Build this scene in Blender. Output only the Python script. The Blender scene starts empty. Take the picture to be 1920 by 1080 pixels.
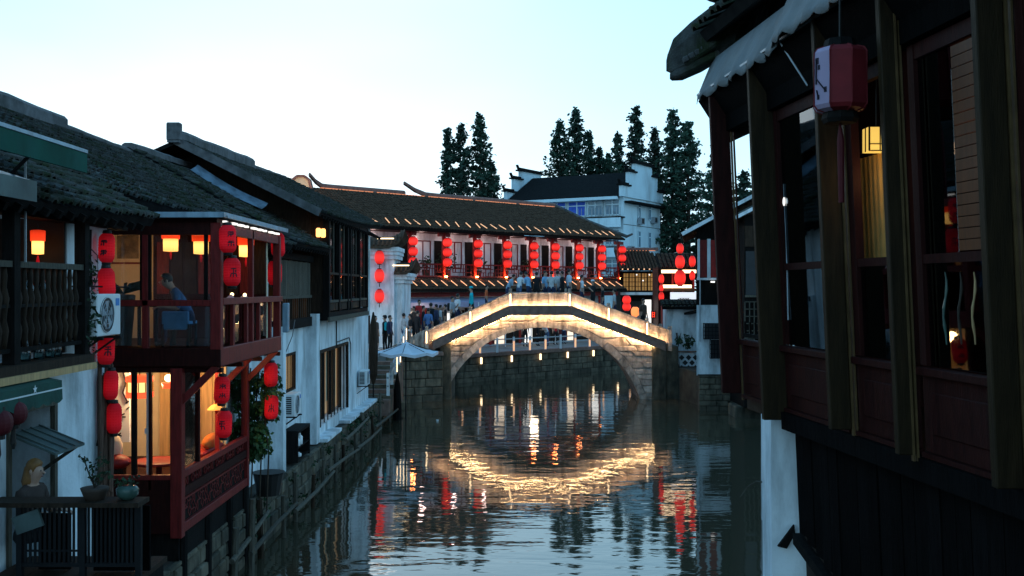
import bpy, bmesh, math, random
import numpy as np
from mathutils import Vector, Matrix, Euler
random.seed(7)
R = math.radians
scene = bpy.context.scene
COL = scene.collection

# ---------------------------------------------------------------- camera
EYE = 5.7          # eye height above the canal
FOC = 1920.0
cam = bpy.data.cameras.new("camera"); camo = bpy.data.objects.new("camera", cam)
COL.objects.link(camo); camo.location = (0, 0, EYE); camo.rotation_euler = (R(90), 0, 0)
cam.sensor_width = 36.0; cam.lens = 36.0; cam.clip_end = 2000; cam.clip_start = 0.1
scene.camera = camo

# ---------------------------------------------------------------- sky and sun
SUN_EL, SUN_AZ = R(3.0), R(-16.0)         # the sun has just gone behind the clouds ahead, a little left
world = bpy.data.worlds.new("World"); scene.world = world
world.use_nodes = True
wn = world.node_tree; wn.nodes.clear()
def wnode(t, **k):
    n = wn.nodes.new(t)
    for a, b in k.items(): setattr(n, a, b)
    return n
wl = wn.links.new
wout = wnode('ShaderNodeOutputWorld')
sky = wnode('ShaderNodeTexSky'); sky.sky_type = 'NISHITA'; sky.sun_disc = False
sky.sun_elevation = SUN_EL; sky.sun_rotation = SUN_AZ
bg1 = wnode('ShaderNodeBackground'); bg1.inputs[1].default_value = 0.02
wl(sky.outputs[0], bg1.inputs[0])
tc = wnode('ShaderNodeTexCoord'); sep = wnode('ShaderNodeSeparateXYZ')
wl(tc.outputs['Generated'], sep.inputs[0])
grad = wnode('ShaderNodeValToRGB')
cr = grad.color_ramp
cr.elements[0].position = 0.0; cr.elements[0].color = (0.64, 1.08, 1.36, 1)
cr.elements[1].position = 1.0; cr.elements[1].color = (0.12, 0.40, 0.78, 1)
e = cr.elements.new(0.15); e.color = (0.68, 1.18, 1.50, 1)
e = cr.elements.new(0.28); e.color = (0.57, 1.08, 1.46, 1)
e = cr.elements.new(0.55); e.color = (0.20, 0.60, 1.02, 1)
wl(sep.outputs['Z'], grad.inputs[0])
mp = wnode('ShaderNodeMapping'); mp.inputs['Scale'].default_value = (1.6, 1.6, 5.0); mp.inputs['Location'].default_value = (0.35, 0.0, 0.1)
mp.inputs['Rotation'].default_value = (0.0, 0.22, 0.0)
wl(tc.outputs['Generated'], mp.inputs[0])
cn = wnode('ShaderNodeTexNoise'); cn.inputs['Scale'].default_value = 1.25; cn.inputs['Detail'].default_value = 4; cn.inputs['Roughness'].default_value = 0.45
wl(mp.outputs[0], cn.inputs['Vector'])
cramp = wnode('ShaderNodeValToRGB'); cramp.color_ramp.interpolation = 'EASE'
cramp.color_ramp.elements[0].position = 0.42; cramp.color_ramp.elements[0].color = (0, 0, 0, 1)
cramp.color_ramp.elements[1].position = 0.72; cramp.color_ramp.elements[1].color = (1, 1, 1, 1)
wl(cn.outputs['Fac'], cramp.inputs[0])
# the soft white afterglow round the sunken sun
vm = wnode('ShaderNodeVectorMath', operation='DISTANCE')
vm.inputs[1].default_value = (math.sin(R(-9)) * math.cos(R(9.5)), math.cos(R(-9)) * math.cos(R(9.5)), math.sin(R(9.5)))
wl(tc.outputs['Generated'], vm.inputs[0])
glow = wnode('ShaderNodeMapRange'); glow.interpolation_type = 'SMOOTHERSTEP'
glow.inputs['From Min'].default_value = 0.0; glow.inputs['From Max'].default_value = 0.42
glow.inputs['To Min'].default_value = 0.44; glow.inputs['To Max'].default_value = 0.0
wl(vm.outputs['Value'], glow.inputs['Value'])
# the clouds thin out towards the zenith
thin = wnode('ShaderNodeMapRange'); thin.inputs['From Min'].default_value = 0.05; thin.inputs['From Max'].default_value = 0.5
thin.inputs['To Min'].default_value = 0.55; thin.inputs['To Max'].default_value = 0.1
wl(sep.outputs['Z'], thin.inputs['Value'])
cm = wnode('ShaderNodeMath', operation='MULTIPLY'); wl(cramp.outputs[0], cm.inputs[0]); wl(thin.outputs[0], cm.inputs[1])
cs = wnode('ShaderNodeMath', operation='ADD', use_clamp=True); wl(cm.outputs[0], cs.inputs[0]); wl(glow.outputs[0], cs.inputs[1])
mixc = wnode('ShaderNodeMixRGB'); mixc.inputs[2].default_value = (0.92, 1.38, 1.68, 1)
wl(cs.outputs[0], mixc.inputs[0]); wl(grad.outputs[0], mixc.inputs[1])
bg2 = wnode('ShaderNodeBackground'); bg2.inputs[1].default_value = 0.98
wl(mixc.outputs[0], bg2.inputs[0])
addw = wnode('ShaderNodeAddShader'); wl(bg1.outputs[0], addw.inputs[0]); wl(bg2.outputs[0], addw.inputs[1])
wl(addw.outputs[0], wout.inputs[0])

sl = bpy.data.lights.new("sun", 'SUN'); sl.energy = 0.12; sl.angle = R(25); sl.color = (1.0, 0.86, 0.74)
so = bpy.data.objects.new("sun", sl); COL.objects.link(so); so.location = (0, 0, 60)
sd = Vector((math.sin(SUN_AZ) * math.cos(R(6)), math.cos(SUN_AZ) * math.cos(R(6)), math.sin(R(6))))
so.rotation_euler = sd.to_track_quat('Z', 'Y').to_euler()

vs = scene.view_settings
scene.display_settings.display_device = 'sRGB'
vs.view_transform = 'Standard'; vs.look = 'None'; vs.exposure = 0.0; vs.gamma = 1.0; vs.use_curve_mapping = False
scene.render.engine = 'CYCLES'
cy = scene.cycles
cy.use_denoising = True
cy.max_bounces = 7; cy.diffuse_bounces = 3; cy.glossy_bounces = 4; cy.transmission_bounces = 4; cy.transparent_max_bounces = 12
cy.caustics_reflective = False; cy.caustics_refractive = False
cy.sample_clamp_indirect = 4.0
cy.use_light_tree = True

# ---------------------------------------------------------------- materials
MATS = {}
def mat(name, col, var=0.25, rough=0.8, scale=3.0, bump=0.0, bscale=None, metal=0.0, spec=0.3, stretch=(1, 1, 1),
        dirt=None, dscale=0.8, dlo=0.45, dhi=0.75, em=None, ems=0.0, rnd=0.0, coat=0.0, trans=0.0, detail=5):
    """principled surface whose colour wanders with world-space noise, with optional stains, grain and per-object tint"""
    m = bpy.data.materials.new(name); m.use_nodes = True
    nt = m.node_tree; N = nt.nodes; L = nt.links.new
    b = N['Principled BSDF']
    b.inputs['Roughness'].default_value = rough; b.inputs['Metallic'].default_value = metal
    b.inputs['Specular IOR Level'].default_value = spec
    b.inputs['Coat Weight'].default_value = coat
    if trans: b.inputs['Transmission Weight'].default_value = trans
    g = N.new('ShaderNodeNewGeometry'); mpn = N.new('ShaderNodeMapping'); mpn.inputs['Scale'].default_value = stretch
    L(g.outputs['Position'], mpn.inputs[0])
    n = N.new('ShaderNodeTexNoise'); n.inputs['Scale'].default_value = scale; n.inputs['Detail'].default_value = detail
    L(mpn.outputs[0], n.inputs['Vector'])
    r = N.new('ShaderNodeValToRGB'); r.color_ramp.elements[0].position = 0.3; r.color_ramp.elements[1].position = 0.7
    c = Vector(col[:3])
    lo = c * (1 - var); hi = c * (1 + var)
    r.color_ramp.elements[0].color = (*lo, 1); r.color_ramp.elements[1].color = (*[min(1, q) for q in hi], 1)
    L(n.outputs['Fac'], r.inputs[0])
    out = r.outputs[0]
    if dirt:
        n2 = N.new('ShaderNodeTexNoise'); n2.inputs['Scale'].default_value = dscale; n2.inputs['Detail'].default_value = 7; n2.inputs['Roughness'].default_value = 0.65
        mp2 = N.new('ShaderNodeMapping'); mp2.inputs['Scale'].default_value = (1.6, 1.6, 0.45)
        L(g.outputs['Position'], mp2.inputs[0]); L(mp2.outputs[0], n2.inputs['Vector'])
        r2 = N.new('ShaderNodeMapRange'); r2.inputs['From Min'].default_value = dlo; r2.inputs['From Max'].default_value = dhi
        L(n2.outputs['Fac'], r2.inputs['Value'])
        mx = N.new('ShaderNodeMixRGB'); mx.inputs[2].default_value = (*dirt, 1)
        L(r2.outputs[0], mx.inputs[0]); L(out, mx.inputs[1]); out = mx.outputs[0]
    if rnd:
        oi = N.new('ShaderNodeObjectInfo'); hs = N.new('ShaderNodeHueSaturation')
        rr = N.new('ShaderNodeMapRange'); rr.inputs['To Min'].default_value = 1 - rnd; rr.inputs['To Max'].default_value = 1 + rnd
        L(oi.outputs['Random'], rr.inputs['Value']); L(rr.outputs[0], hs.inputs['Value']); L(out, hs.inputs['Color']); out = hs.outputs[0]
    L(out, b.inputs['Base Color'])
    if bump:
        n3 = N.new('ShaderNodeTexNoise'); n3.inputs['Scale'].default_value = bscale or scale * 4; n3.inputs['Detail'].default_value = 6
        L(mpn.outputs[0], n3.inputs['Vector'])
        bp = N.new('ShaderNodeBump'); bp.inputs['Strength'].default_value = bump; bp.inputs['Distance'].default_value = 0.03
        L(n3.outputs['Fac'], bp.inputs['Height']); L(bp.outputs[0], b.inputs['Normal'])
    if em:
        b.inputs['Emission Color'].default_value = (*em, 1); b.inputs['Emission Strength'].default_value = ems
    MATS[name] = m
    return m
def glass(name, tint=(0.9, 0.95, 0.95), refl=1.0, dark=0.0):
    m = bpy.data.materials.new(name); m.use_nodes = True
    nt = m.node_tree; N = nt.nodes; L = nt.links.new; N.clear()
    o = N.new('ShaderNodeOutputMaterial'); t = N.new('ShaderNodeBsdfTransparent'); t.inputs[0].default_value = (*[q * (1 - dark) for q in tint], 1)
    gl = N.new('ShaderNodeBsdfGlossy'); gl.inputs['Roughness'].default_value = 0.02; gl.inputs[0].default_value = (0.9, 0.95, 1, 1)
    fr = N.new('ShaderNodeFresnel'); fr.inputs[0].default_value = 1.5
    mu = N.new('ShaderNodeMath'); mu.operation = 'MULTIPLY'; mu.inputs[1].default_value = refl
    mx = N.new('ShaderNodeMixShader')
    L(fr.outputs[0], mu.inputs[0]); L(mu.outputs[0], mx.inputs[0]); L(t.outputs[0], mx.inputs[1]); L(gl.outputs[0], mx.inputs[2]); L(mx.outputs[0], o.inputs[0])
    MATS[name] = m
    return m
plaster = mat('white_plaster', (0.70, 0.76, 0.80), 0.08, 0.9, 2.2, 0.3, 14, dirt=(0.24, 0.27, 0.28), dscale=1.2, dlo=0.45, dhi=0.75)
plaster_old = mat('old_plaster', (0.66, 0.68, 0.69), 0.1, 0.9, 1.4, 0.25, 12, dirt=(0.17, 0.18, 0.17), dscale=1.0, dlo=0.48, dhi=0.72)
render_blue = mat('far_render', (0.60, 0.75, 0.82), 0.06, 0.9, 0.5, 0.1, 6, dirt=(0.30, 0.34, 0.36), dscale=0.32, dlo=0.5, dhi=0.8)
cream = mat('cream_wall', (0.62, 0.50, 0.34), 0.08, 0.85, 3, 0.1, 15)
tan_wood = mat('tan_wood', (0.48, 0.29, 0.13), 0.25, 0.55, 3, 0.1, 20, stretch=(6, 6, 0.6))
tile = mat('roof_tile', (0.044, 0.045, 0.043), 0.55, 0.85, 6, 0.5, 40, dirt=(0.020, 0.027, 0.014), dscale=1.6, dlo=0.45, dhi=0.6, rnd=0.5, spec=0.1)
tile_lit = mat('glow_tinted_roof_tile', (0.072, 0.047, 0.032), 0.35, 0.85, 4, 0.4, 30, spec=0.1)  # warm glow of the eave lights is mixed into this tile brown
deckm = mat('roof_bed', (0.012, 0.012, 0.012), 0.4, 0.95, 5, spec=0.05)
ridge_m = mat('ridge_mortar', (0.10, 0.10, 0.105), 0.4, 0.85, 4, 0.4, 20, dirt=(0.03, 0.035, 0.03))
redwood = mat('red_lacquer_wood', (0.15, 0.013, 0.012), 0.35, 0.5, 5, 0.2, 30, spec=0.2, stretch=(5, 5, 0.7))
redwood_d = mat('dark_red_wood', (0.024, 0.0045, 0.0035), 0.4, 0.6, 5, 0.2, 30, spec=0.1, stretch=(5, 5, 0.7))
brownwood = mat('brown_wood', (0.032, 0.020, 0.013), 0.4, 0.7, 5, 0.3, 25, spec=0.12, stretch=(5, 5, 0.7), rnd=0.2)
blackwood = mat('black_wood', (0.009, 0.008, 0.0075), 0.4, 0.75, 5, 0.3, 25, spec=0.06, stretch=(5, 5, 0.7), rnd=0.3)
greywood = mat('weathered_wood', (0.075, 0.066, 0.05), 0.4, 0.85, 6, 0.5, 30, stretch=(4, 4, 0.7), rnd=0.3)
goldwood = mat('olive_gilt_wood', (0.023, 0.0135, 0.0055), 0.35, 0.6, 5, 0.2, 25, spec=0.12, stretch=(5, 5, 0.6))
giltline = mat('gilt_bead', (0.10, 0.058, 0.024), 0.3, 0.5, 8, spec=0.2)
redpaint = mat('red_column_paint', (0.30, 0.016, 0.014), 0.25, 0.5, 4, 0.1, 20)
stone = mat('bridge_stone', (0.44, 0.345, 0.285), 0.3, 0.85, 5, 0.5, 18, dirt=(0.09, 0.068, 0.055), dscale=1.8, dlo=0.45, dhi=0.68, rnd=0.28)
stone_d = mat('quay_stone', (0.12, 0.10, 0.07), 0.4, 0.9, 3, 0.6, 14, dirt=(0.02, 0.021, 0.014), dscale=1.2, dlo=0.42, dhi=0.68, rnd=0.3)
stone_beam = mat('deck_beam_stone', (0.20, 0.125, 0.10), 0.25, 0.9, 4, 0.3, 16, spec=0.08, rnd=0.15)
paving = mat('paving', (0.20, 0.20, 0.19), 0.3, 0.85, 2, 0.3, 12)
earth = mat('earth_and_stone', (0.035, 0.033, 0.026), 0.5, 0.95, 2, 0.6, 8)
metal_g = mat('grey_metal', (0.30, 0.33, 0.36), 0.15, 0.45, 4, metal=0.3)
metal_sheet = mat('pale_sheet_metal', (0.24, 0.34, 0.42), 0.2, 0.4, 3, metal=0.2, dirt=(0.12, 0.15, 0.18), dscale=2)
metal_k = mat('black_metal', (0.010, 0.010, 0.011), 0.3, 0.6, 4, spec=0.12)
acwhite = mat('white_enamel', (0.70, 0.72, 0.73), 0.05, 0.4, 3, dirt=(0.35, 0.36, 0.36), dscale=3, dlo=0.6, dhi=0.9)
acdark = mat('dark_grille', (0.02, 0.022, 0.025), 0.2, 0.5, 4)
sticker = mat('blue_sticker', (0.05, 0.22, 0.55), 0.05, 0.5, 4)
green_sheet = mat('green_sheet', (0.004, 0.07, 0.050), 0.3, 0.7, 2, dirt=(0.012, 0.085, 0.07), dscale=2.0, spec=0.08)
flash_m = mat('lead_flashing', (0.13, 0.18, 0.23), 0.25, 0.6, 4, dirt=(0.05, 0.06, 0.07), dscale=2)
tin = mat('old_tin', (0.07, 0.10, 0.095), 0.3, 0.6, 3, dirt=(0.03, 0.04, 0.04), dscale=2)
canvas_g = mat('green_canvas', (0.012, 0.06, 0.045), 0.25, 0.8, 4, 0.2, 20)
canvas = mat('grey_canvas', (0.17, 0.175, 0.18), 0.18, 0.85, 3, 0.3, 30, dirt=(0.18, 0.2, 0.22), dscale=2.4)
canvas_w = mat('white_canvas', (0.60, 0.62, 0.68), 0.08, 0.85, 3, 0.1, 30)
black = mat('black_lacquer', (0.012, 0.011, 0.010), 0.2, 0.5, 4)
gold = mat('gold_paper', (0.55, 0.32, 0.07), 0.2, 0.5, 5)
ink = mat('ink', (0.018, 0.012, 0.022), 0.1, 0.7, 4)
leafm = mat('leaf', (0.030, 0.085, 0.022), 0.5, 0.6, 3, rnd=0.2)
leaf_d = mat('dark_leaf', (0.016, 0.042, 0.016), 0.5, 0.7, 3, rnd=0.3)
conifer = mat('conifer_needles', (0.024, 0.055, 0.036), 0.55, 0.9, 0.9, rnd=0.3, detail=3)
bark = mat('bark', (0.05, 0.038, 0.028), 0.4, 0.9, 5, 0.5, 20)
terracotta = mat('terracotta', (0.06, 0.04, 0.03), 0.3, 0.8, 5)
celadon = mat('celadon_glaze', (0.045, 0.085, 0.07), 0.2, 0.25, 5)
cable = mat('grey_cable', (0.12, 0.13, 0.14), 0.2, 0.6, 5)
reed = mat('dry_reed', (0.12, 0.065, 0.045), 0.5, 0.9, 9, 0.5, 30, stretch=(8, 8, 0.5))
glass_m = glass('window_glass'); glass_d = glass('dark_glass', (0.5, 0.55, 0.55), 1.0, 0.3)
bluefab = mat('blue_fabric', (0.08, 0.25, 0.48), 0.15, 0.85, 8, 0.1, 60)
shirtblue = mat('blue_shirt', (0.045, 0.12, 0.26), 0.2, 0.85, 8, 0.2, 20)
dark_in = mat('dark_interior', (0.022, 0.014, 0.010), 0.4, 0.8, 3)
mud = mat('canal_bed', (0.03, 0.03, 0.02), 0.3, 0.95, 2)
lilac_awn = mat('lilac_canvas', (0.30, 0.27, 0.38), 0.15, 0.85, 2)
# things that give off light
def emit(name, col, s, base=None):
    return mat(name, base or col, 0.05, 0.6, 3, em=col, ems=s)
lan_dim = mat('red_lantern_cloth', (0.50, 0.011, 0.020), 0.18, 0.75, 5, em=(0.75, 0.006, 0.012), ems=0.20, rnd=0.15, spec=0.1)
lan_far = emit('lit_red_lantern', (1.0, 0.030, 0.020), 0.86, (0.5, 0.012, 0.012))
lan_hot = emit('hot_red_lantern', (1.0, 0.10, 0.03), 1.5, (0.5, 0.02, 0.012))
lan_dark = mat('unlit_red_lantern', (0.075, 0.004, 0.007), 0.2, 0.7, 5)
shade_top = emit('shade_red_cloth', (1.0, 0.045, 0.008), 0.95, (0.5, 0.03, 0.01))
shade_glow = emit('shade_glowing_paper', (1.0, 0.50, 0.12), 2.2)
bulb = emit('warm_bulb', (1.0, 0.72, 0.34), 4.0)
paperlamp = emit('lit_paper', (1.0, 0.66, 0.22), 1.6)
led = emit('led_strip', (1.0, 0.67, 0.33), 105.0)
led_soft = emit('led_eave', (1.0, 0.72, 0.42), 3.0)
led_far = emit('eave_led', (1.0, 0.50, 0.25), 0.95)
ridge_led = emit('ridge_led', (1.0, 0.30, 0.12), 0.8)
near_black = mat('near_black_boards', (0.0035, 0.003, 0.003), 0.5, 0.9, 5, 0.4, 25, spec=0.04, stretch=(6, 6, 0.5), rnd=0.4)  # near-black board tone with a random tint per object
led_red = emit('red_led_text', (1.0, 0.05, 0.02), 1.6)
lit_shop = emit('lit_shop', (1.0, 0.78, 0.58), 1.1)
lit_white = emit('lit_white_panel', (1.0, 0.93, 0.85), 1.25)
lit_warm = emit('lit_warm_window', (1.0, 0.55, 0.22), 0.55)
lit_dim = emit('dim_warm_window', (0.9, 0.5, 0.24), 0.16)
lit_sign = emit('lit_sign', (0.95, 0.95, 1.0), 0.75)
lit_curtain = mat('lit_curtain', (0.46, 0.27, 0.08), 0.15, 0.9, 6, 0.2, 14)

def lamp_inside(m, prof):
    """the lamp inside a paper or cloth lantern lights its middle more than its ends"""
    nt = m.node_tree; N = nt.nodes; b = N['Principled BSDF']; s0 = b.inputs['Emission Strength'].default_value
    t = N.new('ShaderNodeTexCoord'); s = N.new('ShaderNodeSeparateXYZ'); r = N.new('ShaderNodeValToRGB'); mu = N.new('ShaderNodeMath'); mu.operation = 'MULTIPLY'
    oi = N.new('ShaderNodeObjectInfo'); mr = N.new('ShaderNodeMapRange'); mr.inputs['To Min'].default_value = s0 * 1.6 * 0.8; mr.inputs['To Max'].default_value = s0 * 1.6 * 1.2
    nt.links.new(oi.outputs['Random'], mr.inputs['Value'])
    nt.links.new(t.outputs['Generated'], s.inputs[0]); nt.links.new(s.outputs['Z'], r.inputs[0])
    cr_ = r.color_ramp; cr_.interpolation = 'EASE'
    for i, (p, v) in enumerate(prof):
        e_ = cr_.elements[i] if i < 2 else cr_.elements.new(p)
        e_.position = p; e_.color = (v / 1.6, v / 1.6, v / 1.6, 1)
    nt.links.new(r.outputs[0], mu.inputs[0]); nt.links.new(mr.outputs[0], mu.inputs[1]); nt.links.new(mu.outputs[0], b.inputs['Emission Strength'])
lamp_inside(lan_far, [(0.0, 0.55), (1.0, 0.5), (0.42, 1.45)])
lamp_inside(lan_dim, [(0.0, 0.5), (1.0, 0.55), (0.45, 1.35)])
lamp_inside(shade_glow, [(0.0, 0.9), (1.0, 0.45), (0.55, 1.3)])
lamp_inside(shade_top, [(0.0, 1.4), (1.0, 0.5), (0.5, 0.9)])

# ---------------------------------------------------------------- building blocks
WL = {}                                    # world position of what has been built so far
def V(*a): return Vector(a)
def P(px, py, Y):
    """a point of the place, from where it was measured at distance Y"""
    return Vector(((px - 960) / FOC * Y, Y, EYE - (py - 540) / FOC * Y))
def link(o, parent=None, at=(0, 0, 0)):
    COL.objects.link(o)
    at = Vector(at); WL[o.name] = at
    if parent is not None:
        o.parent = parent; o.location = at - WL[parent.name]
    else:
        o.location = at
    return o
def tag(o, label, cat, group=None):
    o['label'] = label; o['category'] = cat
    if group: o['group'] = group
    return o
def thing(name, label, cat, at=(0, 0, 0), group=None):
    o = bpy.data.objects.new(name, None); o.empty_display_size = 0.2
    link(o, None, at)
    return tag(o, label, cat, group)
def kids(o): return list(o.children)
def copy_tree(o, at=None, rz=None, sc=None, label=None, parent=None):
    c = o.copy(); COL.objects.link(c)
    if parent is not None: c.parent = parent
    for ch in kids(o): copy_tree(ch, parent=c)
    if at is not None: c.location = at; WL[c.name] = Vector(at)
    if rz is not None: c.rotation_euler = (0, 0, rz)
    if sc is not None: c.scale = (sc, sc, sc) if not hasattr(sc, '__len__') else sc
    if label: c['label'] = label
    return c

class MB:
    """collects simple shapes and links them as one mesh object"""
    def __init__(s): s.v = []; s.f = []; s.m = []
    def add(s, vs, fs, mi=0):
        o = len(s.v); s.v += [Vector(q) for q in vs]
        for f in fs: s.f.append([o + i for i in f]); s.m.append(mi)
        return s
    def box(s, x0, x1, y0, y1, z0, z1, mi=0):
        return s.add([(x0, y0, z0), (x1, y0, z0), (x1, y1, z0), (x0, y1, z0), (x0, y0, z1), (x1, y0, z1), (x1, y1, z1), (x0, y1, z1)],
                     [(0, 3, 2, 1), (4, 5, 6, 7), (0, 1, 5, 4), (1, 2, 6, 5), (2, 3, 7, 6), (3, 0, 4, 7)], mi)
    def obox(s, c, a, b, d, mi=0):
        c, a, b, d = map(Vector, (c, a, b, d))
        if a.cross(b).dot(d) < 0: a = -a
        q = [c - a - b - d, c + a - b - d, c + a + b - d, c - a + b - d, c - a - b + d, c + a - b + d, c + a + b + d, c - a + b + d]
        return s.add(q, [(0, 3, 2, 1), (4, 5, 6, 7), (0, 1, 5, 4), (1, 2, 6, 5), (2, 3, 7, 6), (3, 0, 4, 7)], mi)
    def bar(s, p, q, w, h=None, mi=0, up=(0, 0, 1)):
        p, q = Vector(p), Vector(q); h = h or w
        d = (q - p); L = d.length
        if L < 1e-6: return s
        d = d / L; up = Vector(up)
        if abs(d.dot(up)) > 0.98: up = Vector((0, 1, 0))
        x = d.cross(up).normalized(); z = x.cross(d).normalized()
        return s.obox((p + q) / 2, d * (L / 2), x * (w / 2), z * (h / 2), mi)
    def tube(s, pts, r, n=8, mi=0, caps=True):
        pts = [Vector(p) for p in pts]
        rs = r if hasattr(r, '__len__') else [r] * len(pts)
        o = len(s.v); ref = None
        for i, p in enumerate(pts):
            t = (pts[min(i + 1, len(pts) - 1)] - pts[max(i - 1, 0)]).normalized()
            if ref is None: ref = Vector((0, 0, 1)) if abs(t.z) < 0.9 else Vector((1, 0, 0))
            x = t.cross(ref).normalized(); y = t.cross(x).normalized(); ref = -y if False else ref
            for k in range(n):
                a = 2 * math.pi * k / n
                s.v.append(p + x * math.cos(a) * rs[i] + y * math.sin(a) * rs[i])
        for i in range(len(pts) - 1):
            for k in range(n):
                s.f.append([o + i * n + k, o + i * n + (k + 1) % n, o + (i + 1) * n + (k + 1) % n, o + (i + 1) * n + k]); s.m.append(mi)
        if caps:
            s.f.append([o + k for k in reversed(range(n))]); s.m.append(mi)
            s.f.append([o + (len(pts) - 1) * n + k for k in range(n)]); s.m.append(mi)
        return s
    def lathe(s, prof, n=16, c=(0, 0, 0), mi=0, caps=True):
        c = Vector(c); o = len(s.v)
        for r, z in prof:
            for k in range(n):
                a = 2 * math.pi * (k + 0.5) / n
                s.v.append(c + Vector((r * math.cos(a), r * math.sin(a), z)))
        for i in range(len(prof) - 1):
            for k in range(n):
                s.f.append([o + i * n + k, o + i * n + (k + 1) % n, o + (i + 1) * n + (k + 1) % n, o + (i + 1) * n + k]); s.m.append(mi)
        if caps:
            s.f.append([o + k for k in reversed(range(n))]); s.m.append(mi)
            s.f.append([o + (len(prof) - 1) * n + k for k in range(n)]); s.m.append(mi)
        return s
    def prism(s, poly, ex, mi=0):
        """closed polygon (3-D points) pushed along the vector ex"""
        poly = [Vector(p) for p in poly]; ex = Vector(ex); n = len(poly)
        nrm = Vector((0, 0, 0))
        for i in range(n): nrm += poly[i].cross(poly[(i + 1) % n])
        if nrm.dot(ex) > 0: poly = poly[::-1]
        return s.add(poly + [p + ex for p in poly],
                     [list(range(n)), list(reversed(range(n, 2 * n)))] + [[(i + 1) % n, i, n + i, n + (i + 1) % n] for i in range(n)], mi)
    def sheet(s, grid, mi=0):
        o = len(s.v); n = len(grid[0])
        for row in grid: s.v += [Vector(p) for p in row]
        for i in range(len(grid) - 1):
            for k in range(n - 1):
                s.f.append([o + i * n + k, o + i * n + k + 1, o + (i + 1) * n + k + 1, o + (i + 1) * n + k]); s.m.append(mi)
        return s
    def ball(s, c, r, n=8, mi=0):
        c = Vector(c); r = r if hasattr(r, '__len__') else (r, r, r)
        pr = [(math.sin(math.pi * i / n), -math.cos(math.pi * i / n)) for i in range(n + 1)]
        o = len(s.v); s.lathe([(max(a, 0.02), b) for a, b in pr], n + 2, (0, 0, 0), mi)
        for i in range(o, len(s.v)): s.v[i] = Vector((s.v[i].x * r[0], s.v[i].y * r[1], s.v[i].z * r[2])) + c
        return s
    def mesh(s, name, mats, origin=(0, 0, 0), smooth=False):
        me = bpy.data.meshes.new(name); og = Vector(origin)
        me.from_pydata([tuple(q - og) for q in s.v], [], s.f)
        for m_ in (mats if isinstance(mats, (list, tuple)) else [mats]): me.materials.append(m_)
        if max(s.m or [0]) > 0: me.polygons.foreach_set('material_index', s.m)
        if smooth: me.polygons.foreach_set('use_smooth', [True] * len(s.f))
        me.update()
        return me
    def build(s, name, mats, parent=None, smooth=False, bevel=0.0, label=None, origin=None):
        if not s.v: return None
        lo = Vector((min(q.x for q in s.v), min(q.y for q in s.v), min(q.z for q in s.v)))
        hi = Vector((max(q.x for q in s.v), max(q.y for q in s.v), max(q.z for q in s.v)))
        og = Vector(origin) if origin is not None else Vector(((lo.x + hi.x) / 2, (lo.y + hi.y) / 2, lo.z))
        o = bpy.data.objects.new(name, s.mesh(name, mats, og, smooth))
        link(o, parent, og)
        if bevel:
            b = o.modifiers.new('bevel', 'BEVEL'); b.width = bevel; b.segments = 1; b.limit_method = 'ANGLE'
        if label: o['label'] = label
        return o
def B(*a): return MB().box(*a)
def place(name, me, parent, M4):
    """a piece that shares its mesh, at the world matrix M4"""
    o = bpy.data.objects.new(name, me); COL.objects.link(o)
    if parent is not None:
        o.parent = parent
        M4 = Matrix.Translation(-WL[parent.name]) @ M4
    o.matrix_basis = M4
    return o
def basis(x, y, z, t):
    x, y, z = Vector(x), Vector(y), Vector(z)
    return Matrix(((x.x, y.x, z.x, t[0]), (x.y, y.y, z.y, t[1]), (x.z, y.z, z.z, t[2]), (0, 0, 0, 1)))
def structure(o): o['kind'] = 'structure'; return o
def np_mesh(name, verts, nper, faces, m):
    """verts: (n, nper, 3); faces index one piece"""
    n = verts.shape[0]; me = bpy.data.meshes.new(name)
    me.vertices.add(n * nper); me.vertices.foreach_set('co', verts.reshape(-1).astype(np.float32))
    loops = []; starts = []; tot = 0
    base = np.arange(n) * nper
    fl = [np.array(f) for f in faces]
    flat = np.concatenate(fl); lens = np.array([len(f) for f in fl])
    lv = (base[:, None] + flat[None, :]).reshape(-1)
    ls = np.concatenate([[0], np.cumsum(lens)[:-1]]); st = (np.arange(n)[:, None] * len(flat) + ls[None, :]).reshape(-1)
    me.loops.add(len(lv)); me.loops.foreach_set('vertex_index', lv.astype(np.int32))
    me.polygons.add(len(st)); me.polygons.foreach_set('loop_start', st.astype(np.int32))
    me.update(calc_edges=True); me.validate()
    me.materials.append(m)
    return me

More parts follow.
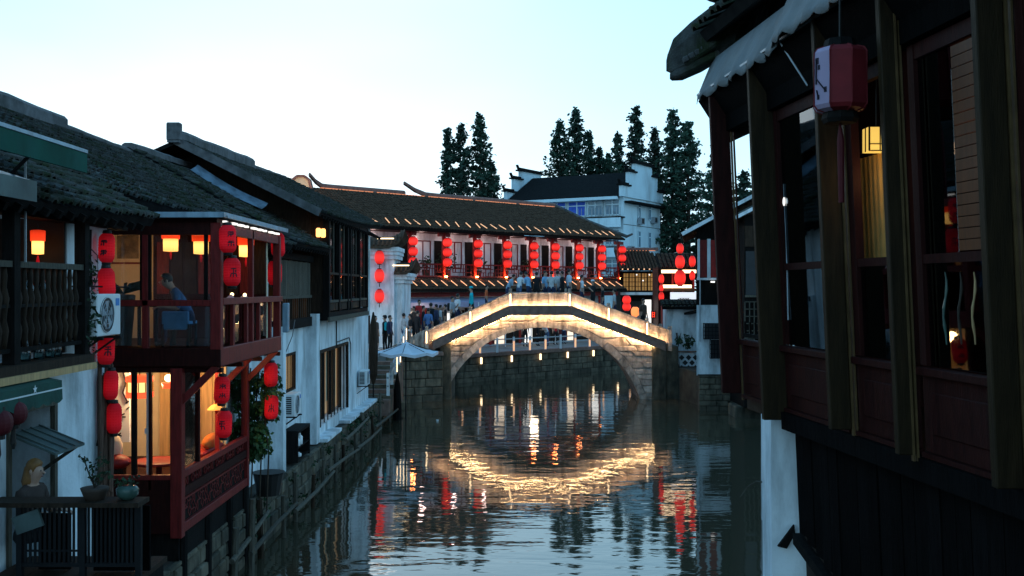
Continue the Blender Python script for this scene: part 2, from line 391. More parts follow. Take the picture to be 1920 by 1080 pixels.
# ---- stones
STONES = []
for k in range(6):
    rr = random.Random(k); mb = MB()
    j = lambda a: a + rr.uniform(-0.02, 0.02)
    back = [(0, 0, 0), (1, 0, 0), (1, 0, 1), (0, 0, 1)]
    mid = [(j(0.02), -0.75, j(0.03)), (j(0.98), -0.75, j(0.03)), (j(0.98), -0.75, j(0.97)), (j(0.02), -0.75, j(0.97))]
    fr = [(j(0.06), j(-1), j(0.1)), (j(0.94), j(-1), j(0.1)), (j(0.94), j(-1), j(0.9)), (j(0.06), j(-1), j(0.9))]
    mb.add(back + mid + fr, [(8, 9, 10, 11)] + [(a + i, a + (i + 1) % 4, a + 4 + (i + 1) % 4, a + 4 + i) for a in (0, 4) for i in range(4)])
    STONES.append(mb)
def stone_meshes(m): return [s.mesh('stone_block', m) for s in STONES]
SM_QUAY = stone_meshes(stone_d)
def block_wall(parent, o, along, L, z0, z1, bh, bl, nrm, depth, meshes, name='stone', gap=0.013):
    """coursed stones standing proud of the face that starts at o and runs along; nrm points out of the wall"""
    along = Vector(along).normalized(); nrm = Vector(nrm).normalized()
    z = z0; c = 0
    while z < z1 - 0.05:
        h = min(bh * random.uniform(0.85, 1.15), z1 - z)
        x = -random.uniform(0, bl * 0.6)
        while x < L - 0.05:
            l = bl * random.uniform(0.65, 1.35); a0 = max(x, 0); a1 = min(x + l, L)
            if a1 - a0 > 0.08:
                d = depth * random.uniform(0.6, 1.3)
                place(name, random.choice(meshes), parent, basis(along * (a1 - a0 - gap), -nrm * d, Vector((0, 0, h - gap)), Vector((o[0], o[1], z)) + along * a0))
            x += l
        z += h; c += 1

# ---- tiled roofs
def tile_template(row, course):
    r = row * 0.40; n = 5; vs = []
    for s_, rr, off in ((0.0, r, 0.045), (course * 1.25, r * 0.82, 0.005)):
        for k in range(n + 1):
            a = math.pi * k / n
            vs.append((-rr * math.cos(a), s_, rr * math.sin(a) * 0.9 + off))
    for k in range(n + 1):                       # thickness seen at the lower edge
        a = math.pi * k / n
        vs.append((-r * 0.72 * math.cos(a), 0.0, r * 0.72 * math.sin(a) * 0.9 + 0.03))
    m = n + 1
    fs = [(k, k + 1, m + k + 1, m + k) for k in range(n)] + [(2 * m + k, 2 * m + k + 1, k + 1, k) for k in range(n)]
    return np.array(vs), fs
def tile_roof(roof_parent, p0, along, L, up, row=0.2, course=0.2, nind=0, m=None, sag=0.0, left_cut=0.0, right_cut=0.0, thick=0.12, deck=None, jit=1.0):
    """tiled slope: eave starts at p0 and runs along; up is the vector from eave to ridge. Cuts lean the ends in (hips). Returns the roof part."""
    m = m or tile; deck = deck or deckm
    p0 = Vector(p0); along = Vector(along).normalized(); up = Vector(up); S = up.length; u = up / S
    nrm = along.cross(u).normalized()
    if nrm.z < 0: nrm = -nrm
    def bend(a): return sag * 4 * (a / L) * (1 - a / L) if L else 0
    mb = MB(); g = []; K = 13
    for i in range(K):
        a = i / (K - 1) ; t0 = p0 + along * (a * L) - Vector((0, 0, bend(a * L)))
        a1 = left_cut + a * (L - left_cut - right_cut)
        t1 = p0 + along * a1 + up - Vector((0, 0, bend(a1)))
        g.append((t0, t1))
    mb.sheet(g); mb.sheet([(b_ - nrm * thick, a_ - nrm * thick) for a_, b_ in g])
    mb.sheet([(a_ - nrm * thick, a_) for a_, b_ in g]); mb.sheet([(b_, b_ - nrm * thick) for a_, b_ in g])
    for q in (g[0], g[-1]): mb.add([q[0], q[1], q[1] - nrm * thick, q[0] - nrm * thick], [(0, 1, 2, 3)])
    roof = mb.build('roof', deck, roof_parent)
    tv, tf = tile_template(row, course)
    pos = []
    nr = int(L / row); nc = int(S / course)
    for i in range(nr):
        a = (i + 0.5) * row
        for c in range(nc):
            sfrac = c * course / S
            if a < left_cut * sfrac or a > L - right_cut * sfrac: continue
            pos.append((a + random.uniform(-0.012, 0.012) * jit, c * course - 0.05 + random.uniform(-0.02, 0.02) * jit, random.uniform(-0.012, 0.016) * jit, random.uniform(-0.05, 0.05) * jit))
    wp = [p0 + along * a + u * s_ - Vector((0, 0, bend(a))) + nrm * q for a, s_, q, t in pos]
    order = sorted(range(len(pos)), key=lambda i: (wp[i] - camo.location).length)
    ind, rest = order[:nind], order[nind:]
    if ind:
        me = bpy.data.meshes.new('roof_tile'); me.from_pydata([tuple(v) for v in tv], [], tf); me.materials.append(m)
        for i in ind:
            t = pos[i][3]; x = (along + u * t).normalized(); y = (u - along * t).normalized()
            place('roof_tile', me, roof, basis(x, y, nrm, wp[i]))
    if rest:
        W = np.array([tuple(wp[i]) for i in rest]); T = np.array([pos[i][3] for i in rest])
        A = np.array(along)[None, :] + np.array(u)[None, :] * T[:, None]
        U = np.array(u)[None, :] - np.array(along)[None, :] * T[:, None]
        NN = np.array(nrm)
        vv = W[:, None, :] + tv[None, :, 0:1] * A[:, None, :] + tv[None, :, 1:2] * U[:, None, :] + tv[None, :, 2:3] * NN[None, None, :]
        og = WL[roof.name]
        me = np_mesh('tiling', vv - np.array(og)[None, None, :], len(tv), tf, m)
        o = bpy.data.objects.new('tiling', me); COL.objects.link(o); o.parent = roof; o['kind'] = 'stuff'
        WL[o.name] = og.copy()
    return roof
def ridge_cap(parent, pts, w=0.22, h=0.3, m=None, tip=0.0, name='ridge_cap', n=10):
    """a masonry ridge with a row of upright tiles' ragged top; tip lifts the two ends"""
    m = m or ridge_m; pts = [Vector(p) for p in pts]; mb = MB()
    a, b = pts[0], pts[-1]; d = (b - a); L = d.length; d = d / L
    side = d.cross(Vector((0, 0, 1))).normalized() * (w / 2)
    grid = []
    for i in range(n + 1):
        f = i / n; lift = tip * (abs(2 * f - 1) ** 6)
        c = a + d * (L * f) + Vector((0, 0, lift))
        hh = h * (1 + random.uniform(-0.06, 0.06))
        grid.append([c - side, c - side + Vector((0, 0, hh * 0.75)), c - side * 0.55 + Vector((0, 0, hh)), c + side * 0.55 + Vector((0, 0, hh)), c + side + Vector((0, 0, hh * 0.75)), c + side])
    mb.sheet(grid)
    for q in (grid[0], grid[-1]): mb.add(q, [list(range(6))])
    return mb.build(name, m, parent)

# ---- repeated fittings
def lattice(mb, o, ax, az, W, Hh, nx, nz, t=0.03, d=0.03, mi=0, skip=0.0, rnd=None):
    """bars of a fretwork panel between o and o+ax*W+az*Hh"""
    o, ax, az = Vector(o), Vector(ax), Vector(az); n = ax.cross(az).normalized()
    def bar2(u0, v0, u1, v1):
        p = o + ax * u0 + az * v0; q = o + ax * u1 + az * v1
        mb.bar(p, q, t, d, mi, up=n) if abs(u1 - u0) < 1e-6 or True else None
    for i in range(nx + 1):
        for k in range(nz):
            if rnd and rnd.random() < skip: continue
            bar2(W * i / nx, Hh * k / nz, W * i / nx, Hh * (k + 1) / nz)
    for k in range(nz + 1):
        for i in range(nx):
            if rnd and rnd.random() < skip: continue
            bar2(W * i / nx, Hh * k / nz, W * (i + 1) / nx, Hh * k / nz)

def brush_marks(mb, r, zc, hh, seed, mi=0, face=-math.pi / 2):
    """two blocks of dark brush strokes, as small as the writing on the lantern reads in the photo"""
    rr = random.Random(seed)
    S_ = [(-.26, .8, .26, .85), (-.32, .3, .32, .34), (-.22, -.2, .24, -.16), (0, 1.0, -.02, -.95), (-.22, -.2, -.3, -.9), (.22, -.2, .3, -.9), (-.2, .6, -.22, .1), (.2, .6, .2, .05)]
    for (u0, v0, u1, v1) in rr.sample(S_, 6):
        a0 = face + u0 * 1.25; a1 = face + u1 * 1.25; z0 = zc + v0 * hh; z1 = zc + v1 * hh
        p = Vector((math.cos(a0) * r, math.sin(a0) * r, z0)); q = Vector((math.cos(a1) * r, math.sin(a1) * r, z1))
        n = ((p + q) / 2); n.z = 0
        mb.bar(p, q, 0.017, 0.012, mi, up=n)
def long_lantern(name, r, h, cloth, marks=0, seed=0, label='', group=None, n=18, cat='lantern', tassel=True):
    """a ribbed long red lantern: cloth body, black caps, tassel; origin in the middle"""
    t = thing(name, label, cat, (0, 0, 0), group)
    prof = []; K = 22
    for i in range(K + 1):
        z = -h / 2 + h * i / K; e = abs(z) / (h / 2)
        rad = r * (1 - max(0, (e - 0.55) / 0.45) ** 2.2 * 0.42)
        prof.append((rad * (1.0 if i % 2 else 0.965), z))
    MB().lathe(prof, n).build('lantern_body', cloth, t, smooth=False, origin=(0, 0, 0))
    MB().lathe([(r * 0.52, h / 2 - 0.005), (r * 0.56, h / 2 + 0.01), (r * 0.5, h / 2 + 0.045), (r * 0.2, h / 2 + 0.05)], 12).build('top_cap', black, t)
    MB().lathe([(r * 0.2, -h / 2 - 0.05), (r * 0.5, -h / 2 - 0.045), (r * 0.56, -h / 2 - 0.01), (r * 0.52, -h / 2 + 0.005)], 12).build('bottom_cap', black, t)
    MB().tube([(0, 0, h / 2 + 0.045), (0, 0, h / 2 + 0.16)], 0.006, 5).build('cord', black, t)
    if marks:
        mb = MB()
        if marks == 2:
            brush_marks(mb, r * 1.005, h * 0.17, h * 0.10, seed); mb.build('brush_marking', ink, t); mb = MB(); brush_marks(mb, r * 1.005, -h * 0.17, h * 0.10, seed + 5)
        else: brush_marks(mb, r * 1.005, -h * 0.02, h * 0.17, seed)
        mb.build('brush_marking', ink, t)
    return t
def round_lantern(name, r, h, cloth, label='', group=None, tassel=True):
    t = thing(name, label, 'lantern', (0, 0, 0), group)
    prof = []; K = 10
    for i in range(K + 1):
        a = -math.pi / 2 + math.pi * i / K
        prof.append((max(r * 0.42, r * math.cos(a) ** 0.6 if math.cos(a) > 0.01 else 0), h / 2 * math.sin(a)))
    MB().lathe(prof, 14).build('lantern_body', cloth, t, origin=(0, 0, 0))
    MB().lathe([(r * 0.45, h / 2 - 0.01), (r * 0.45, h / 2 + 0.04)], 10).build('top_cap', black, t)
    MB().lathe([(r * 0.45, -h / 2 - 0.04), (r * 0.45, -h / 2 + 0.01)], 10).build('bottom_cap', black, t)
    if tassel: MB().lathe([(0.012, -h / 2 - 0.26), (0.03, -h / 2 - 0.2), (0.02, -h / 2 - 0.04)], 6).build('tassel', black, t)
    return t
def shade_lantern(name, r, h, label, group=None):
    """an indoor lantern: red cloth skirt over a glowing paper drum, with a tassel"""
    t = thing(name, label, 'lantern', (0, 0, 0), group)
    MB().lathe([(r * 0.95, 0.02), (r * 1.0, h * 0.5), (r * 0.9, h * 0.52), (r * 0.4, h * 0.54)], 12).build('red_skirt', shade_top, t)
    MB().lathe([(r * 0.2, -h * 0.5), (r * 0.78, -h * 0.48), (r * 0.8, 0.06)], 12).build('paper_drum', shade_glow, t)
    MB().lathe([(0.012, -h * 0.95), (0.022, -h * 0.75), (0.008, -h * 0.5)], 6).build('tassel', lan_dim, t)
    MB().tube([(0, 0, h * 0.53), (0, 0, h * 0.8)], 0.006, 5).build('cord', black, t)
    return t
def lamp(name, parent, at, energy, col=(1, 0.6, 0.28), r=0.06):
    l = bpy.data.lights.new(name, 'POINT'); l.energy = energy; l.color = col; l.shadow_soft_size = r
    o = bpy.data.objects.new(name, l); link(o, parent, at); return o
def air_conditioner(at, label, fan_big=False):
    """outdoor unit hung on a wall that faces +X; local frame: back on x = 0, width along y"""
    t = thing('air_conditioner', label, 'air conditioner', (0, 0, 0), 'air conditioner units hung on the canal walls')
    MB().box(0.08, 0.38, -0.40, 0.40, 0, 0.56).build('casing', acwhite, t, bevel=0.012)
    mb = MB(); N_ = 28
    mb.add([(0.384, -0.08 + 0.24 * math.cos(2 * math.pi * k / N_), 0.28 + 0.24 * math.sin(2 * math.pi * k / N_)) for k in range(N_)] , [list(range(N_))])
    mb.build('fan_opening', acdark, t)
    for q in (0.06, 0.12, 0.18, 0.235):
        m2 = MB(); pts = [(0.392, -0.08 + q * math.cos(2 * math.pi * k / 20), 0.28 + q * math.sin(2 * math.pi * k / 20)) for k in range(21)]
        m2.tube(pts, 0.005, 4, caps=False); m2.build('guard_ring', metal_g if q < 0.2 else acwhite, t)
    m2 = MB()
    for k in range(5):
        a = 2 * math.pi * k / 5
        m2.add([(0.388, -0.08, 0.28), (0.388, -0.08 + 0.2 * math.cos(a), 0.28 + 0.2 * math.sin(a)), (0.39, -0.08 + 0.2 * math.cos(a + 0.7), 0.28 + 0.2 * math.sin(a + 0.7))], [(0, 1, 2)])
    m2.build('fan_blade', metal_g, t)
    m2 = MB()
    m2.box(0.11, 0.3, -0.412, -0.402, 0.05, 0.5); m2.build('coil_panel', acdark, t)
    m2 = MB()
    for k in range(9): m2.box(0.11, 0.3, -0.42, -0.414, 0.06 + k * 0.05, 0.072 + k * 0.05)
    m2.build('coil_guard', acwhite, t)
    B(0.383, 0.387, 0.22, 0.34, 0.40, 0.50).build('sticker', sticker, t)
    for s_ in (-0.3, 0.3):
        m2 = MB(); m2.bar((0.0, s_, -0.03), (0.42, s_, -0.03), 0.035); m2.bar((0.0, s_, -0.3), (0.36, s_, -0.04), 0.025); m2.build('bracket', metal_k, t)
    t.location = at; WL[t.name] = Vector(at)
    return t
def leaves(mb, c, rad, n, size, rr, droop=0.3, mi=0):
    c = Vector(c); rad = Vector(rad)
    for _ in range(n):
        d = Vector((rr.gauss(0, 1), rr.gauss(0, 1), rr.gauss(0, 1))).normalized() * (rr.random() ** 0.45)
        p = c + Vector((d.x * rad.x, d.y * rad.y, d.z * rad.z))
        a = Vector((rr.uniform(-1, 1), rr.uniform(-1, 1), rr.uniform(-1, 0.6) - droop)).normalized()
        b = a.cross(Vector((rr.uniform(-1, 1), rr.uniform(-1, 1), rr.uniform(-1, 1)))).normalized()
        s = size * rr.uniform(0.6, 1.3)
        mb.add([p, p + a * s * 0.5 + b * s * 0.28, p + a * s, p + a * s * 0.5 - b * s * 0.28], [(0, 1, 2, 3)], mi)
# ================================================================ THE SETTING
def water_material():
    m = bpy.data.materials.new('canal_water'); m.use_nodes = True
    nt = m.node_tree; N = nt.nodes; L = nt.links.new; b = N['Principled BSDF']
    b.inputs['Base Color'].default_value = (0.050, 0.042, 0.026, 1); b.inputs['Roughness'].default_value = 0.03
    b.inputs['IOR'].default_value = 1.9; b.inputs['Specular IOR Level'].default_value = 0.5
    g = N.new('ShaderNodeNewGeometry')
    def layer(sx, sy, sc, det, w, dist=0.0):
        mp_ = N.new('ShaderNodeMapping'); mp_.inputs['Scale'].default_value = (sx, sy, 1)
        L(g.outputs['Position'], mp_.inputs[0])
        n = N.new('ShaderNodeTexNoise'); n.inputs['Scale'].default_value = sc; n.inputs['Detail'].default_value = det; n.inputs['Distortion'].default_value = dist
        L(mp_.outputs[0], n.inputs['Vector'])
        mu = N.new('ShaderNodeMath'); mu.operation = 'MULTIPLY'; mu.inputs[1].default_value = w
        L(n.outputs['Fac'], mu.inputs[0]); return mu.outputs[0]
    a = layer(0.35, 1.0, 1.1, 2, 0.036, 0.3); c = layer(0.5, 1.0, 3.6, 2, 0.0105, 0.2)
    ad = N.new('ShaderNodeMath'); ad.operation = 'ADD'; L(a, ad.inputs[0]); L(c, ad.inputs[1])
    # calmer and livelier patches
    p = layer(0.25, 0.5, 0.35, 2, 1.0); mr = N.new('ShaderNodeMapRange'); mr.inputs['From Min'].default_value = 0.35; mr.inputs['From Max'].default_value = 0.65; mr.inputs['To Min'].default_value = 0.35; mr.inputs['To Max'].default_value = 1.1
    L(p, mr.inputs['Value']); mu = N.new('ShaderNodeMath'); mu.operation = 'MULTIPLY'; L(ad.outputs[0], mu.inputs[0]); L(mr.outputs[0], mu.inputs[1])
    bp = N.new('ShaderNodeBump'); bp.inputs['Strength'].default_value = 1.0; bp.inputs['Distance'].default_value = 0.5
    L(mu.outputs[0], bp.inputs['Height']); L(bp.outputs[0], b.inputs['Normal'])
    return m
water_m = water_material()
LAND_L, LAND_R = -5.65, 8.55
structure(MB().add([(-12, -30, 0), (70, -30, 0), (70, 130, 0), (-12, 130, 0)], [(0, 1, 2, 3)]).build('canal_water', water_m, None))
structure(MB().add([(-700, -700, -2.2), (700, -700, -2.2), (700, 700, -2.2), (-700, 700, -2.2)], [(0, 1, 2, 3)]).build('canal_bed', mud, None))
structure(MB().prism([(-600, -60, -2), (LAND_L, -60, -2), (LAND_L, 47.5, -2), (-600, 47.5, -2)], (0, 0, 3.15)).build('left_bank_ground', earth, None))
structure(MB().prism([(-600, 47.52, -2), (-3.55, 47.52 + 4.2, -2), (-3.55, 60.0, -2), (-600, 60.0, -2)], (0, 0, 4.45)).build('plaza_ground', paving, None))
structure(MB().prism([(-600, 60.02, -2), (-4.6, 60.02, -2), (14.0, 78.3, -2), (60, 124, -2), (700, 600, -2), (-600, 700, -2)], (0, 0, 3.65)).build('far_bank_ground', paving, None))
structure(MB().prism([(12.5, -60, -2), (600, -60, -2), (600, 60, -2), (LAND_R, 60, -2), (LAND_R, 52.6, -2), (9.4, 47.8, -2), (12.5, 47.8, -2)], (0, 0, 3.6)).build('right_bank_ground', earth, None))

# quay walls, stone by stone
q = thing('quay_wall', 'dark rough stone quay wall below the houses on the left bank', 'quay wall', (LAND_L, 30, 0))
B(LAND_L, LAND_L + 0.05, 16, 47.4, -0.5, 1.14).build('wall_core', earth, q)
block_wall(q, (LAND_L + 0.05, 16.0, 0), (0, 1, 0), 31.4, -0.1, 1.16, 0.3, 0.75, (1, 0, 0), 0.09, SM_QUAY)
q = thing('quay_wall', 'pale squared stone quay wall under the plaza at the left end of the bridge', 'quay wall', (-4.6, 51.7, 0))
dq = Vector((-3.55 + 6.2, 51.72 - 50.55, 0)).normalized()
a0 = Vector((-6.2, 50.55 - 0.06, 0)); a1 = Vector((-3.5, 51.66, 0)); dd = (a1 - a0)
nq = Vector((dd.y, -dd.x, 0)).normalized()
MB().prism([a0 + V(0, 0, -0.5), a1 + V(0, 0, -0.5), a1 + V(0, 0, 2.42), a0 + V(0, 0, 2.42)], -nq * 0.05).build('wall_core', earth, q)
block_wall(q, a0 + nq * 0.02, dd, dd.length, -0.1, 2.3, 0.42, 0.9, nq, 0.07, SM_QUAY)
MB().prism([a0 + nq * 0.14 + V(0, 0, 2.3), a1 + nq * 0.14 + V(0, 0, 2.3), a1 - nq * 0.3 + V(0, 0, 2.3), a0 - nq * 0.3 + V(0, 0, 2.3)], (0, 0, 0.16)).build('coping', stone_beam, q)
q = thing('quay_wall', 'long stone quay wall of the far bank seen through the bridge arch', 'quay wall', (4, 68, 0))
e0 = Vector((-4.6, 59.98, 0)); e1 = Vector((13.9, 78.2, 0)); dd = e1 - e0; ne = Vector((dd.y, -dd.x, 0)).normalized()
MB().prism([e0 + ne * 0.04 + V(0, 0, -0.5), e1 + ne * 0.04 + V(0, 0, -0.5), e1 + ne * 0.04 + V(0, 0, 1.6), e0 + ne * 0.04 + V(0, 0, 1.6)], -ne * 0.03).build('wall_core', earth, q)
block_wall(q, e0 + ne * 0.05, dd, dd.length, -0.1, 1.5, 0.4, 1.1, ne, 0.06, SM_QUAY)
MB().prism([e0 + ne * 0.2 + V(0, 0, 1.5), e1 + ne * 0.2 + V(0, 0, 1.5), e1 - ne * 0.4 + V(0, 0, 1.5), e0 - ne * 0.4 + V(0, 0, 1.5)], (0, 0, 0.2)).build('coping', stone_beam, q)
# railing along the far bank
fr = thing('railing', 'low white railing with lit posts along the far bank under the arch', 'railing', (2, 66, 1.7))
dn = dd.normalized()
for k in range(15):
    c = e0 + dn * (0.8 + k * 1.45) + ne * 0.02
    B(c.x - 0.07, c.x + 0.07, c.y - 0.07, c.y + 0.07, 1.7, 2.62).build('post', acwhite, fr)
    if k % 4 != 3: B(c.x - 0.05, c.x + 0.05, c.y - 0.10, c.y - 0.075, 1.75, 2.35).build('post_light', led_far, fr)
for zz in (2.15, 2.5):
    MB().bar(e0 + dn * 0.6 + V(0, 0, zz), e0 + dn * 21.6 + V(0, 0, zz), 0.06, 0.07).build('rail', metal_g, fr)
for k in range(7):      # lamps let into the quay wall, shining down to the water
    c = e0 + dn * (3.6 + k * 2.6) + ne * 0.24
    t = tag(MB().bar(c + V(0, 0, 1.08), c + V(0, 0, 1.46), 0.12, 0.10).build('quay_lamp', led_soft, None), ['leftmost', 'second from left', 'third from left', 'fourth from left', 'fifth from left', 'sixth from left', 'rightmost'][k] + ' of the small warm lamps on the far quay wall under the arch', 'lamp', 'lamps along the far quay wall')
q = None and thing('quay_wall', 'stone base under the white houses of the right bank', 'quay wall', (LAND_R, 48, 0))



# ================================================================ LEFT BANK
WX = -5.8
EX, EZ, RX, RZ = -5.3, 6.72, -9.3, 9.0
UPV = Vector((RX - EX, 0, RZ - EZ))
def back_slope(root, y0, y1, rx=RX, rz=RZ, ex=-13.3, ez=6.7):
    MB().prism([(rx, y0, rz), (ex, y0, ez), (ex, y0, ez - 0.12), (rx, y0, rz - 0.12)], (0, y1 - y0, 0)).build('back_slope', deckm, root)
def rafters(root, y0, y1, step=0.33, ex=EX, ez=EZ, m=None):
    me = MB().bar((0.02, 0, -0.17), (-0.75, 0, -0.17 + 0.43), 0.07, 0.09).mesh('rafter', m or blackwood)
    n = int((y1 - y0) / step)
    for k in range(n): place('rafter', me, root, Matrix.Translation((ex, y0 + (k + 0.5) * step, ez)))

# ---------- the near house with the dark loggia
hA = thing('canal_house', 'near white house with dark upper loggia and tiled roof at left edge', 'house', (WX, 12, 1.15), 'whitewashed tiled houses on the left bank')
LOGZ0, LOGZ1 = 4.86, 6.7
w = MB()
w.box(-12, WX, 8, 14.65, 1.15, 4.05)                 # below the door lintel line the wall is cut by the doorway
w = MB()
w.box(-12, WX, 12.95, 14.65, 1.15, LOGZ0); w.box(-12, WX, 8, 11.8, 1.15, LOGZ0)
w.box(-12, WX - 0.0, 11.8, 12.95, 4.25, LOGZ0); w.box(-12, -6.5, 11.8, 12.95, 1.15, 4.25)
w.box(-12, WX, 13.35, 14.65, LOGZ0, 6.95); w.box(-12, -7.3, 8, 13.35, LOGZ0, 6.95)
w.build('wall', plaster, hA)
MB().prism([(-7.0, 14.64, 6.95), (-12, 14.64, 6.95), (-12, 14.64, 7.6), (-9.3, 14.64, 8.95)], (0, -0.3, 0)).build('gable', plaster, hA)
rA = tile_roof(hA, (EX, 9.0, EZ), (0, 1, 0), 6.2, UPV, 0.2, 0.21, 300, sag=0.05)
rafters(rA, 9.2, 15.1)
B(-5.95, -5.7, 9.0, 15.2, 6.55, 6.7).build('eave_beam', blackwood, hA)
back_slope(hA, 9.0, 15.2)
# loggia: floor board, dark back, posts, carved railing
B(-7.3, -5.42, 9.0, 13.3, 4.74, 4.85).build('balcony_floor', brownwood, hA)
B(-5.5, -5.38, 9.0, 13.28, 4.66, 4.742).build('floor_edge_board', tan_wood, hA)
B(-7.29, -7.25, 8.9, 13.30, 4.86, 6.6).build('loggia_back', dark_in, hA); B(-7.24, -5.82, 13.31, 13.345, 4.86, 6.6).build('loggia_end_shade', dark_in, hA)  # end panel is a dark sheet standing in for shade on the plaster
for y in (9.4, 11.35, 13.22):
    B(-5.62, -5.48, y - 0.07, y + 0.07, 4.85, 6.6).build('loggia_post', blackwood, hA)
mb = MB().box(-5.6, -5.5, 9.0, 13.15, 5.93, 6.0); mb.build('hand_rail', greywood, hA)
B(-5.58, -5.52, 9.0, 13.15, 4.98, 5.03).build('bottom_rail', blackwood, hA)
bal = MB().lathe([(0.018, 0), (0.03, 0.08), (0.045, 0.2), (0.02, 0.32), (0.03, 0.42), (0.05, 0.55), (0.022, 0.68), (0.03, 0.8), (0.02, 0.9)], 8).mesh('baluster', brownwood, smooth=True)
for k in range(27): place('baluster', bal, hA, Matrix.Translation((-5.55, 9.1 + k * 0.15, 5.03)))
MB().box(-5.58, -5.52, 9.0, 13.15, 5.48, 5.52).build('middle_rail', blackwood, hA)
# doorway below
B(-6.45, -6.40, 11.82, 12.93, 1.2, 4.24).build('door', blackwood, hA)
MB().box(-5.83, -5.77, 11.74, 11.82, 1.15, 4.3).box(-5.83, -5.77, 12.93, 13.01, 1.15, 4.3).box(-5.83, -5.77, 11.82, 12.93, 4.22, 4.3).build('door_frame', greywood, hA)
# bottles and jugs on the loggia floor
gb = glass('bottle_glass', (0.35, 0.5, 0.5), 1.3)
bot = MB().lathe([(0.02, 0.0), (0.06, 0.0), (0.065, 0.02), (0.065, 0.2), (0.025, 0.27), (0.022, 0.36)], 10)
b0 = None
for k, (y, z) in enumerate([(11.9, 5.03), (12.25, 5.03), (12.55, 5.03), (12.0, 5.52), (12.35, 5.52), (12.72, 5.03)]):
    o = bpy.data.objects.new('glass_bottle', b0.data if b0 else bot.mesh('glass_bottle', gb, smooth=True)); b0 = b0 or o
    link(o, None, (-5.66, y, z - 0.18 if z < 5.2 else z))
    tag(o, ['upper clear bottle', 'clear bottle second from left at the foot', 'third clear bottle at the foot', 'clear bottle on the middle rail at left', 'clear bottle on the middle rail at right', 'rightmost clear bottle at the foot'][k] + ' behind the carved loggia railing', 'bottle', 'bottles behind the loggia railing')
o = shade_lantern('hanging_lantern', 0.092, 0.30, 'glowing orange lantern alone in the dark loggia at left', 'lit indoor lanterns on the left bank')
o.location = P(71, 455, 13.0); lamp('lamp_glow', o, (0, 0, -0.35), 0.5)
bpy.data.objects[o.children[-1].name].location = (0, 0, -0.3)
# climbing plant at the loggia's corner
mb = MB(); rr = random.Random(3)
for k in range(9): leaves(mb, (-5.5, 13.3, 4.95 + k * 0.13), (0.12, 0.12, 0.12), 26, 0.08, rr)
t = thing('climbing_plant', 'dark leafy climber on the corner post between loggia and white wall', 'plant', (-5.5, 13.3, 4.85))
mb.build('foliage', leaf_d, t); MB().tube([(-5.52, 13.3, 4.85), (-5.5, 13.33, 5.5), (-5.52, 13.28, 6.1)], 0.012, 5).build('stem', bark, t)
# pipes and cables on the white wall
t = thing('drain_pipe', 'thin grey conduit running down the white wall above the left air conditioner', 'pipe', (WX, 14, 5))
MB().tube([(-5.77, 14.02, 6.5), (-5.77, 14.0, 6.1), (-5.77, 14.05, 5.95), (-5.77, 14.03, 5.72)], 0.018, 6).build('conduit', metal_k, t)
MB().tube([(-5.76, 13.35, 5.72), (-5.7, 14.0, 5.72), (-5.5, 14.7, 5.71)], 0.013, 5).build('rod', metal_k, t)
MB().tube([(-5.77, 14.0, 6.25), (-5.74, 14.18, 6.15), (-5.74, 14.2, 5.9), (-5.76, 14.1, 5.7), (-5.77, 14.03, 5.66)], 0.01, 5).build('cable_loop', cable, t)
tag(MB().tube([(-5.77, 14.28, 5.0), (-5.77, 14.28, 3.6), (-5.77, 14.28, 3.5)], [0.012, 0.012, 0.03], 6).build('wall_cable', metal_k, None), 'dark cable with a plug hanging down the white wall under the air conditioner', 'cable')
air_conditioner((WX, 13.78, 5.06), 'white air conditioner with round dark fan beside the red lantern column')
# canopies of green sheet
t = thing('green_canopy', 'translucent green sheet canopy above the dark loggia at the left edge', 'canopy', (-5.0, 11, 7.2))
MB().prism([(-5.9, 8.5, 7.62), (-5.05, 8.5, 7.28), (-5.05, 8.5, 7.25), (-5.9, 8.5, 7.59)], (0, 3.55, 0)).build('sheet', green_sheet, t)
MB().prism([(-5.05, 8.5, 7.285), (-5.02, 8.5, 7.285), (-5.02, 8.5, 7.06), (-5.05, 8.5, 7.06)], (0, 3.6, 0)).build('front_flap', green_sheet, t)
MB().bar((-5.035, 8.5, 7.31), (-5.035, 12.1, 7.31), 0.05, 0.04).build('front_rail', metal_sheet, t)
for y in (8.9, 11.0): MB().bar((-5.06, y, 7.25), (-5.5, y, 6.8), 0.03).build('strut', metal_k, t)
MB().bar((-5.46, 11.49, 7.38), (-5.46, 11.49, 5.99), 0.02).build('support_pole', metal_g, t)
t = thing('sheet_canopy', 'small grey sheet canopy under the green one at the left edge', 'canopy', (-5.2, 10.6, 6.9))
MB().prism([(-5.6, 9, 7.0), (-5.1, 9, 6.84), (-5.1, 9, 6.81), (-5.6, 9, 6.97)], (0, 1.95, 0)).build('sheet', metal_sheet, t)
MB().prism([(-5.1, 9, 6.84), (-5.08, 9, 6.84), (-5.08, 9, 6.62), (-5.1, 9, 6.62)], (0, 1.95, 0)).build('front_flap', tin, t)
